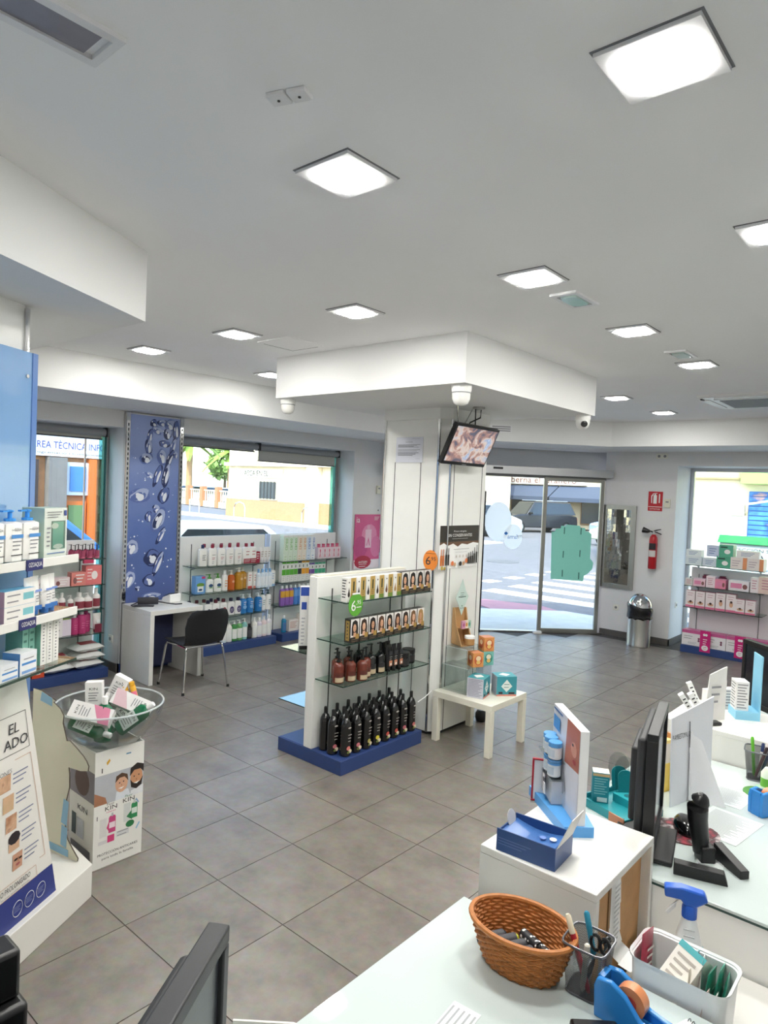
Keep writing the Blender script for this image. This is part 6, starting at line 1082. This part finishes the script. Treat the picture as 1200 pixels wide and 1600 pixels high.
for i, (dx, dy, ex, ey, z, col, cap) in enumerate(((-.02, 0, -.022, -.01, 1.155, '6EC83A', '6EC83A'), (.01, -.01, .012, .01, 1.135, 'E8E6E2', '2A3A6A'), (.0, .01, .028, .02, 1.14, 'E6C8C0', 'F0E6E2'), (.012, .012, .045, .02, 1.145, '28406E', '28406E'), (-.01, -.01, .03, -.015, 1.13, '6A2A3A', '3A2A30'))):
    pen(['lime green stick', 'white pen with a navy top', 'pale pink pen', 'navy blue pen', 'maroon pen'][i]+' in the far pen cup', (cx+dx*.5, cy+dy*.5, 1.008), (cx+ex, cy+ey, z), .0055, c(col), c(cap), .75, 'pens in the far cup')
tape('blue tape dispenser with white lettering at the right edge', (2.335, .0, 1.0), 62, 'ASTER')
t = thing('round_stand', 'green round base with a small green gel bottle', 'bottle', (2.275, .13, 1.0)); B().lathe([(.055, 0), (.055, .004)], mat('5A9A4A', .3), 24).build('disc', t); B().bx(-.02, .045, -.03, .03, .004, .02, c('9FC8A8')).build('holder', t); B().lathe([(.02, .02), (.022, .025), (.022, .08), (.01, .1)], c('E6F0DA'), 14, c=(.02, .0, 0)).build('bottle', t); B().lathe([(.0225, .035), (.0225, .065)], c('6EB83A'), 14, c=(.02, 0, 0)).build('product_label', t)
# spray bottle on the low shelf
t = thing('spray_bottle', 'white spray bottle with a blue trigger head behind the tub', 'spray bottle', (2.335, -.88, .85), 20)
B().lathe([(.036, 0), (.038, .01), (.038, .09), (.030, .14), (.017, .19), (.014, .205)], mat('EEF0F0', .3), 18).build('bottle_body', t); SBL = mat('2A62C8', .3)
B().lathe([(.017, .198), (.017, .222), (.013, .228)], SBL, 14).build('collar', t); B().ext([(-.055, .238), (-.058, .262), (-.02, .268), (.03, .262), (.038, .245), (.012, .226), (-.012, .226), (-.02, .238)], (0, -.013, 0), (1, 0, 0), (0, 0, 1), (0, .026, 0), SBL).build('trigger_head', t, bevel=.004)
B().tube([(-.025, 0, .238), (-.034, 0, .215), (-.048, 0, .195)], .005, c('E8E8E8'), 8).build('trigger', t)
for i in range(5): B().bx(-.012, .012, -.0345+.003*i, -.033+.003*i, .12+.014*i, .123+.014*i, c('CFD2D4')).build('rib', t)
# ---- things on the second cabinet and the far counter
t = thing('blue_display', 'pale blue counter display with a white box inside', 'display', (2.10, .62, 1.12), 30)
PB = mat('8CCBE6', .45)
B().bx(-.045, .045, -.05, .05, 0, .035, PB).build('tray', t); B().bx(.045, .050, -.05, .05, 0, .27, PB).build('back_board', t)
put(proto('carton', .05, .07, .12, c('ECECEA'), deco=(('l', .1, .9, .1, .9, 9, GREYINK),), sdeco=(('l', .1, .9, .1, .9, 9, GREYINK),)), 'medicine_box', 'white printed box in the pale blue display', 'box', (2.085, .61, 1.155), 30)
t = thing('leaflet_board', 'white slanted leaflet board left of the pale blue display', 'display', (2.03, .47, 1.12), 60); B().ext([(-.06, 0), (.05, 0), (.06, .22), (-.03, .19)], (0, 0, 0), (1, 0, 0), (0, .05, 1), (0, .004, 0), c('E6E4E0')).build('board', t); prints([('l', .2, .7, .4, .7, 3, GREYINK)], .1, .2, -.002).build('print', t)
for i, (x, y, rx, ry) in enumerate(((1.955, .45, 10, -35), (1.985, .47, 5, -33), (2.03, .56, 10, -30), (1.93, .60, 0, -25))):
    put(proto('carton', .022, .022, .115, c('F0F0EE'), deco=(('l', .2, .8, .2, .8, 5, INK),)), 'slim_carton', ['first', 'second', 'third', 'fourth'][i]+' slim white carton leaning on the second white cabinet', 'carton', (x, y, 1.125), 0, 'slim leaning cartons', (R(rx), R(ry), R(30)))
for i, (x, y, h_) in enumerate(((1.98, .70, .12), (2.02, .69, .09), (1.95, .68, .07))): put(proto('carton', .05, .04, h_, c('ECEAE6'), deco=(('l', .1, .9, .2, .9, 6, GREYINK),)), 'medicine_box', ['tallest', 'middle', 'smallest'][i]+' white medicine box at the back of the second cabinet', 'box', (x, y, 1.121), 35+10*i, 'medicine boxes on the second cabinet')
tag(B().bx(-.04, .04, -.02, .02, 0, .012, BLACK).build('stapler', loc=(2.03, .40, 1.121), rot=(0, 0, R(50)), bevel=.004), 'small black stapler on the second white cabinet', 'stapler')
monitor('black monitor beyond the pale blue display at the right edge', (2.165, .885, 1.001), -40, .42, .08, .38)
tag(B().tube([(2.16, .86, 1.005), (2.20, .80, 1.012), (2.26, .78, 1.004), (2.32, .80, 1.004)], .004, BLACK).build('cable'), 'black cable lying on the far counter under the monitor', 'cable')
# ================================================================ OUTSIDE
ASPH = mat('77767A', .85, noise=.12, scale=6); PAVE = mat('D8D5D0', .8, noise=.08, scale=5); WHT = mat('E8E8E6', .7, noise=.06, scale=20)
st = struct('street', B().bx(-130, 60, -60, 140, -.25, -.06, ASPH), 'grey asphalt street outside the shop', 'street')
struct('pavement', prism(B(), [(-5.2, -12), (-4.22, -12), (-4.22, 4.3), (-.6, 7.92), (8, 7.92), (8, 8.7), (-2.6, 8.7), (-5.2, 6.2)], -.1, -.02, PAVE), 'pale pavement around the shop corner', 'pavement')
struct('pavement_red', prism(B(), [(-4.4, 8.3), (-3.3, 7.75), (-2.7, 8.75), (-3.2, 9.0), (-4.3, 8.75)], -.06, -.045, mat('B0808A', .8, noise=.08, scale=8)), 'pinkish paving patch at the crossing', 'pavement')
for k, y in enumerate((9.73, 10.83, 11.9, 13.0, 14.1, 15.2)): B().bx(-5.0, -.6, y, y+.52, -.062, -.055, WHT).build('crossing_stripe', st)
for k in range(4): B().bx(-5.9, -5.55, 11.0+k*1.1, 11.5+k*1.1, -.062, -.055, WHT).build('road_mark', st)
tag(B().lathe([(.5, -.06), (.5, -.05)], mat('6A6A6C', .7), 20).build('manhole_cover', loc=(-8.0, 15.6, 0)), 'dark round manhole cover in the street', 'manhole')
struct('pavement_far', B().bx(-60, -12, 20.2, 22.3, -.1, -.01, PAVE).bx(-12.9, -11, -12, 16, -.1, -.01, PAVE), 'far pavement along the buildings across the street', 'pavement')
def facade(t, U, Vn, o, w, h, m, depth=6):
    B().ext([(0, 0), (w, 0), (w, h), (0, h)], o, U, (0, 0, 1), Vector(Vn)*-depth, m).build('wall', t)
def opening(t, name, U, Vn, o, x0, x1, z0, z1, m, pane=None, d_=.08, sub='pane'):
    a = B().ext([(x0, z0), (x1, z0), (x1, z1), (x0, z1)], Vector(o)+Vector(Vn)*.02, U, (0, 0, 1), Vector(Vn)*d_, m).build(name, t)
    if pane: B().ext([(x0+.08, z0+.08), (x1-.08, z0+.08), (x1-.08, z1-.08), (x0+.08, z1-.08)], Vector(o)+Vector(Vn)*(.03+d_), U, (0, 0, 1), Vector(Vn)*.02, pane).build(sub, a)
    return a
DG = mat('3A424A', .15, spec=.7); CRM = mat('E3D3B4', .8, noise=.06, scale=2); BRK = mat('B9825C', .8, noise=.12, scale=9); BRK2 = mat('C08A5E', .8, noise=.15, scale=7)
# sign building across the side street (seen through the left window)
t = thing('building', 'brick building with a lettered shop sign across the side street', 'building', (-11, 0, 0)); U, Vn, o = (0, 1, 0), (1, 0, 0), Vector((0, -4, 0))
facade(t, U, Vn, o, 9.3, 7, BRK2)
sg = opening(t, 'sign_board', U, Vn, o, 5.6, 9.3, 2.38, 2.78, mat('F2F2F4', .5), None, .12)
txt('ÀREA TÈCNICA INFORMÀTICA', sg, (.147, 3.90, 2.62), .17, mat('3A3F94', .5), 2.15, rot=(R(90), 0, R(90))); txt('Programació i Components Informàtics', sg, (.147, 3.90, 2.445), .06, INK, 2.15, rot=(R(90), 0, R(90)))
opening(t, 'shop_window', U, Vn, o, 5.6, 7.0, .1, 2.3, mat('4A3A34', .6), DG); opening(t, 'grey_pillar', U, Vn, o, 7.15, 7.5, 0, 2.36, mat('7A7672', .7, noise=.1, scale=5), None, .2); dr = opening(t, 'shop_door', U, Vn, o, 7.5, 7.95, 0, 1.5, mat('D0702E', .5), mat('6A8A5A', .2)); opening(t, 'window_poster', U, Vn, o, 7.52, 8.0, 1.62, 2.28, mat('DDE8F4', .5), mat('4A86C8', .5)); opening(t, 'orange_frame', U, Vn, o, 7.98, 8.12, 0, 2.36, mat('D0702E', .5), None, .15)
opening(t, 'awning_box', U, Vn, o, 6.6, 8.0, 2.86, 2.94, DARK, None, .2)
nb = 0
for r_ in range(12):
    for k in range(5):
        y0 = 8.14+k*.26+(r_ % 2)*.13; B().bx(.0, .035, y0-4, y0-4+.245, .1+r_*.19, .275+r_*.19, BRK2 if (r_+k) % 3 else BRK).build('brick', t)
# corner building with low stone skirting (seen through the wide window)
t = thing('building', 'cream corner building with barred windows and stone skirting', 'building', (-31.2, 22.3, 0)); U, Vn, o = (1, 0, 0), (0, -1, 0), Vector((0, 0, 0))
facade(t, U, Vn, o, 12.4, 9, mat('F0E2C2', .8, noise=.05, scale=1.5), 12); STN = mat('B08660', .8, noise=.25, scale=40)
opening(t, 'stone_skirting', U, Vn, o, 0, 7.2, 0, 1.05, STN, None, .12); opening(t, 'stone_skirting', U, Vn, o, 8.1, 12.4, 0, 1.1, STN, None, .12); opening(t, 'pilaster', U, Vn, o, 7.2, 8.1, 0, 3.2, CRM, None, .3); opening(t, 'cornice', U, Vn, o, 0, 12.4, 3.0, 3.2, CRM, None, .35)
for x in (3.0, 10.2):
    a = opening(t, 'window', U, Vn, o, x, x+1.6, 1.1, 2.2, mat('CFC2A2', .7), DG)
    for k in range(5): B().bx(x+.2+k*.3, x+.24+k*.3, -.17, -.13, 1.15, 2.15, INK).build('bar', a)
opening(t, 'shop_letters_board', U, Vn, o, 1.0, 5.0, 2.35, 2.85, mat('F4ECD6', .7), None, .06); txt('ASCA EN EL', t, (2.7, -.10, 2.6), .3, INK, 2.2)
t = thing('street_lamp', 'white round traffic sign on a pole at the corner building', 'sign', (-29.6, 17.5, 0)); B().lathe([(.05, 0), (.05, 4.1)], ALU, 10).build('pole', t); B().lathe([(.55, 0), (.55, .05)], PAPER, 24).build('disc', t, loc=(0, -.06, 3.75), rot=(R(90), 0, R(-40)))
for i, (x, y) in enumerate(((-27.8, 20.6), (-22.0, 20.4), (-33.5, 21.5))):
    tag(B().tube([(-.4, 0, 0), (-.4, 0, .65), (-.3, 0, .85), (0, 0, .95), (.3, 0, .85), (.4, 0, .65), (.4, 0, 0)], .035, ALU, 8).build('bike_rack', loc=(x, y, 0), rot=(0, 0, R(10))), ['arched steel bike stand before the stone skirting', 'arched steel bike stand at the right of the wide window', 'arched steel bike stand beside the low fence'][i], 'bike stand', 'bike stands')
# low fence, parking, palms
t = thing('fence', 'low cream fence with pillars before the car park', 'fence', (-48, 30, 0), -12)
B().bx(-14, 14, -.1, .1, 0, .45, CRM).build('low_wall', t)
for i in range(10): B().bx(-14+i*3, -13.5+i*3, -.2, .2, 0, 1.6, BRK).build('pillar', t)
for i in range(9):
    B().bx(-13.5+i*3, -11+i*3, -.04, .04, 1.25, 1.35, CRM).build('rail', t)
    for k in range(6): B().bx(-13.3+i*3+k*.4, -13.22+i*3+k*.4, -.03, .03, .45, 1.25, CRM).build('bar', t)
def palm(lab, loc, h, sd):
    rnd = random.Random(sd); t = thing('palm_tree', lab, 'tree', loc, group='palm trees in the car park'); 
    B().lathe([(.45, 0), (.33, .6), (.30, h*.5), (.33, h*.9), (.42, h)], mat('B8926A', .9, noise=.3, scale=14, sx=(1, 1, 3)), 10).build('trunk', t); b = B(); lm = mat('8FA84A', .6, noise=.2, scale=3)
    for k in range(26):
        a = rnd.uniform(0, 6.28); el = rnd.uniform(-.5, 1.1); L = rnd.uniform(2.4, 3.3); pts = []
        for q in range(6):
            s_ = q/5*L; dr_ = .16*s_*s_; pts.append(Vector((math.cos(a)*s_*math.cos(el*.6), math.sin(a)*s_*math.cos(el*.6), h+s_*math.sin(el)-dr_)))
        sd_ = Vector((-math.sin(a), math.cos(a), 0))
        for q in range(5):
            w0, w1 = .38*math.sin(math.pi*(q+.4)/6), .38*math.sin(math.pi*(q+1.4)/6)
            dn = Vector((0, 0, -.18)); b.face([pts[q]-sd_*w0+dn, pts[q], pts[q+1], pts[q+1]-sd_*w1+dn], lm); b.face([pts[q], pts[q]+sd_*w0+dn, pts[q+1]+sd_*w1+dn, pts[q+1]], lm)
    b.build('fronds', t)
palm('palm with a thick trunk in the middle of the car park view', (-56.5, 36, 0), 6.0, 1); palm('palm tree further left in the car park', (-66, 38, 0), 6.5, 2); palm('smaller palm tree behind the parked cars', (-62, 45, 0), 5.5, 3)
def tree(lab, loc, h, r_, sd, col):
    rnd = random.Random(sd); t = thing('tree', lab, 'tree', loc, group='trees behind the car park'); B().lathe([(.25, 0), (.18, h*.6)], mat('6A5642', .9, noise=.2, scale=10), 8).build('trunk', t); b = B(); lm = mat(col, .7, noise=.25, scale=2)
    for k in range(420):
        v = Vector((rnd.gauss(0, 1), rnd.gauss(0, 1), rnd.gauss(0, 1))).normalized()*r_*rnd.uniform(.55, 1); p = Vector((v.x, v.y, h+v.z*.8)); a = Vector((rnd.gauss(0, 1), rnd.gauss(0, 1), rnd.gauss(0, 1))).normalized()*.55; d_ = a.cross(Vector((rnd.gauss(0, 1), rnd.gauss(0, 1), 1))).normalized()*.4
        b.face([p-a, p-d_, p+a, p+d_], lm)
    b.build('foliage', t)
for i in range(6): tree(['round', 'broad', 'tall', 'pale', 'dense', 'small'][i]+' green tree behind the parked cars', (-92+i*11, 66-i*3.2, 0), 5+(i % 3), 3.4+.5*(i % 2), 10+i, ['7C9A4E', '8AA656', '6E8E48', '94AE62', '7A9850', '8AA24E'][i])
# cars
def car(lab, loc, heading, col, L=4.3, Hc=1.5, w=1.75, suv=False, grp='parked cars'):
    t = thing('car', lab, 'car', loc, heading, grp); paint = mat(col, .25, spec=.7); h0 = .78 if not suv else .95; h = L/2
    low = [(-h, .28), (-h, .62), (-h+.08, h0-.08), (-h+.9, h0+.06), (h-.55, h0+.12), (h-.06, h0), (h, .6), (h, .28)]
    B().ext(low, (0, -w/2, 0), (1, 0, 0), (0, 0, 1), (0, w, 0), paint).build('body', t, bevel=.07)
    top = [(-h+.95, h0), (-h+1.75, Hc-.02), (h-1.0, Hc), (h-.35, h0+.08)] if not suv else [(-h+1.15, h0), (-h+1.75, Hc-.03), (h-.45, Hc), (h-.12, h0+.08)]
    b = B(); n0 = 0; ins = .17
    gl = mat('20262C', .06, spec=.8)
    lo = [(p[0], s*(w/2-.03), p[1]) for s in (-1, 1) for p in (top[0], top[3])]; hi = [(p[0], s*(w/2-ins), p[1]) for s in (-1, 1) for p in (top[1], top[2])]
    b.v = lo+hi   # 0 fl,1 rl,2 fr,3 rr / 4..7
    b.f = [(0, 1, 5, 4), (3, 2, 6, 7), (2, 0, 4, 6), (1, 3, 7, 5), (4, 5, 7, 6)]; b.m = [b.mi(paint)]*5; b.build('cabin', t, bevel=.04)
    def quad(name, idx, sc, off):
        P = [Vector(b.v[i]) for i in idx]; c_ = sum(P, Vector())/4; nrm = (P[1]-P[0]).cross(P[3]-P[0]).normalized()
        if nrm.dot(c_-Vector((0, 0, h0+.2))) < 0: nrm = -nrm
        B().face([c_+(p-c_)*sc+nrm*off for p in P], gl).build(name, t)
    quad('side_window', (0, 1, 5, 4), .84, .012); quad('side_window', (3, 2, 6, 7), .84, .012); quad('windscreen', (2, 0, 4, 6), .88, .012); quad('rear_window', (1, 3, 7, 5), .86, .012)
    for x in (-h+.78, h-.78):
        for s in (-1, 1):
            wl = B().tube([(x, s*(w/2-.2), .32), (x, s*(w/2+.01), .32)], .32, BLACK, 18).build('wheel', t); B().tube([(x, s*(w/2+.005), .32), (x, s*(w/2+.02), .32)], .2, ALU, 14).build('hub', wl)
    for s in (-1, 1):
        B().bx(-h-.02, -h+.1, s*(w/2-.35)-.17, s*(w/2-.35)+.17, .58, .72, mat('EEF2F6', .1)).build('headlight', t, bevel=.02); B().bx(h-.08, h+.02, s*(w/2-.2)-.12, s*(w/2-.2)+.12, .6, .85, mat('B02028', .2)).build('tail_light', t, bevel=.02); B().bx(-h+1.35, -h+1.5, s*(w/2+.06)-.1, s*(w/2+.06)+.08, h0+.08, h0+.2, BLACK).build('mirror', t, bevel=.03)
    B().bx(-h-.02, -h+.05, -.26, .26, .42, .53, PAPER).build('number_plate', t); B().bx(h-.05, h+.02, -.26, .26, .45, .56, PAPER).build('number_plate', t)
    if suv:
        for s in (-1, 1): B().tube([(-h+1.9, s*(w/2-.25), Hc+.05), (h-.6, s*(w/2-.25), Hc+.06)], .025, ALU).build('roof_rail', t)
car('blue car parked outside the left window', (-8.5, 1.15, -.06), 84, '3A6FB8', 4.1, 1.42); car('white car roof just outside the wide window', (-6.3, 4.0, -.06), -94, 'DDE6EE', 4.3, 1.43)
car('white hatchback seen through the entrance glass', (-15.6, 26.6, -.06), 150, 'DCE4E6', 4.2, 1.55, suv=True); car('black off-road car facing the entrance', (-16.0, 32.3, -.06), 62, '22242A', 4.6, 1.72, 1.9, True); car('silver blue car right of the black car', (-11.2, 34.2, -.06), 70, '9FB4D0', 4.4, 1.48); car('pale yellow green car at the door edge', (-8.3, 27.5, -.06), 70, 'D6DCC0', 4.2, 1.45)
for i in range(5): car(['silver', 'white', 'grey', 'pearl white', 'light blue'][i]+' car in the distant car park', (-64+i*4.6, 41-i*1.5, -.06), 95+i*3, ['C4C8CC', 'E6E8EA', '8A9098', 'EDEDEA', 'B4C4D8'][i])
# shop with awnings straight across
t = thing('building', 'shop building with dark awnings across the street', 'building', (-27, 38, 0)); U, Vn, o = (1, 0, 0), (0, -1, 0), Vector((0, 0, 0))
facade(t, U, Vn, o, 22, 9, mat('D8C8A8', .8, noise=.06, scale=1.5), 8); opening(t, 'brick_pier', U, Vn, o, 2.9, 4.6, 0, 5, BRK, None, .3); opening(t, 'sign_board', U, Vn, o, 5.0, 11.5, 2.75, 3.35, mat('F2EEE6', .6), None, .2)
txt('Taberna el Granero', t, (8.2, -.25, 3.05), .42, mat('7A4A3A', .6), 5.4)
AW = mat('4A5468', .8, noise=.05, scale=4)
for x0, x1 in ((4.7, 9.6), (9.7, 16.5)):
    B().face([(x0, -.02, 2.7), (x1, -.02, 2.7), (x1, -1.5, 1.95), (x0, -1.5, 1.95)], AW).face([(x0, -1.5, 1.95), (x1, -1.5, 1.95), (x1, -1.5, 1.7), (x0, -1.5, 1.7)], AW).face([(x0, -.02, 2.7), (x0, -1.5, 1.95), (x0, -.02, 1.95)], AW).face([(x1, -.02, 2.7), (x1, -.02, 1.95), (x1, -1.5, 1.95)], AW).build('awning', t)
for x in (6.2, 8.6, 11.2, 13.6): opening(t, 'shop_window', U, Vn, o, x, x+1.8, .3, 2.0, mat('8A6A4A', .6), DG)
# building behind the far window
t = thing('building', 'cream building with a blue roller shutter behind the far window', 'building', (-5.5, 17, 0)); facade(t, U, Vn, o, 14, 8, mat('F0E0B4', .8, noise=.06, scale=3), 6)
opening(t, 'white_skirting', U, Vn, o, 0, 3.85, 0, 1.78, mat('F4F0E4', .8), None, .05); opening(t, 'cornice', U, Vn, o, 0, 14, 2.66, 2.70, mat('B8A070', .8), None, .08); opening(t, 'upper_band', U, Vn, o, 0, 3.72, 2.70, 3.3, mat('E8CFA0', .8), None, .05)
sh = opening(t, 'roller_shutter', U, Vn, o, 3.92, 7.4, .1, 2.36, mat('3A6AA8', .5), None, .04)
for k in range(18): B().bx(3.95, 7.37, -.085, -.06, .15+k*.123, .245+k*.123, ramp_tex('graffiti_paint', 'noise', [(.35, '3A78BC'), (.5, '4A90D0'), (.6, '2A5A94'), (.68, 'C9946E')], 1.6, rough=.6) if k == 0 else bpy.data.materials['graffiti_paint']).build('slat', sh)
cn = opening(t, 'green_sign', U, Vn, o, 3.76, 8, 2.55, 3.3, mat('9ED86A', .5), None, .3); opening(t, 'meter_box', U, Vn, o, 3.5, 3.85, 1.72, 2.0, mat('C8C0AA', .6), None, .15); B().tube([(3.9, -.2, 2.02), (4.4, -.25, 2.12), (5.5, -.25, 2.2)], .03, PAPER, 6).build('cable', t)
t = thing('collection_container', 'pale container with a green lid outside the far window', 'container', (-.70, 11, 0)); B().bx(0, 1.7, 0, .9, 0, 1.30, mat('CFDDDA', .5)).build('body', t, bevel=.02); B().ext([(-.05, 0), (.95, 0), (.95, .05), (.1, .14)], (-.03, 0, 1.30), (0, 1, 0), (0, 0, 1), (1.76, 0, 0), mat('2F8A4A', .5)).build('lid', t, bevel=.01); txt('PROTECCIÓN SUENA DE MAR', t, (.80, -.003, 1.20), .07, INK, 1.5)
for x in (.48, .66): B().tube([(x+.07*math.cos(i*math.pi/10), -.004, 1.05+.07*math.sin(i*math.pi/10)) for i in range(21)], .012, INK, 5).build('round_mark', t)
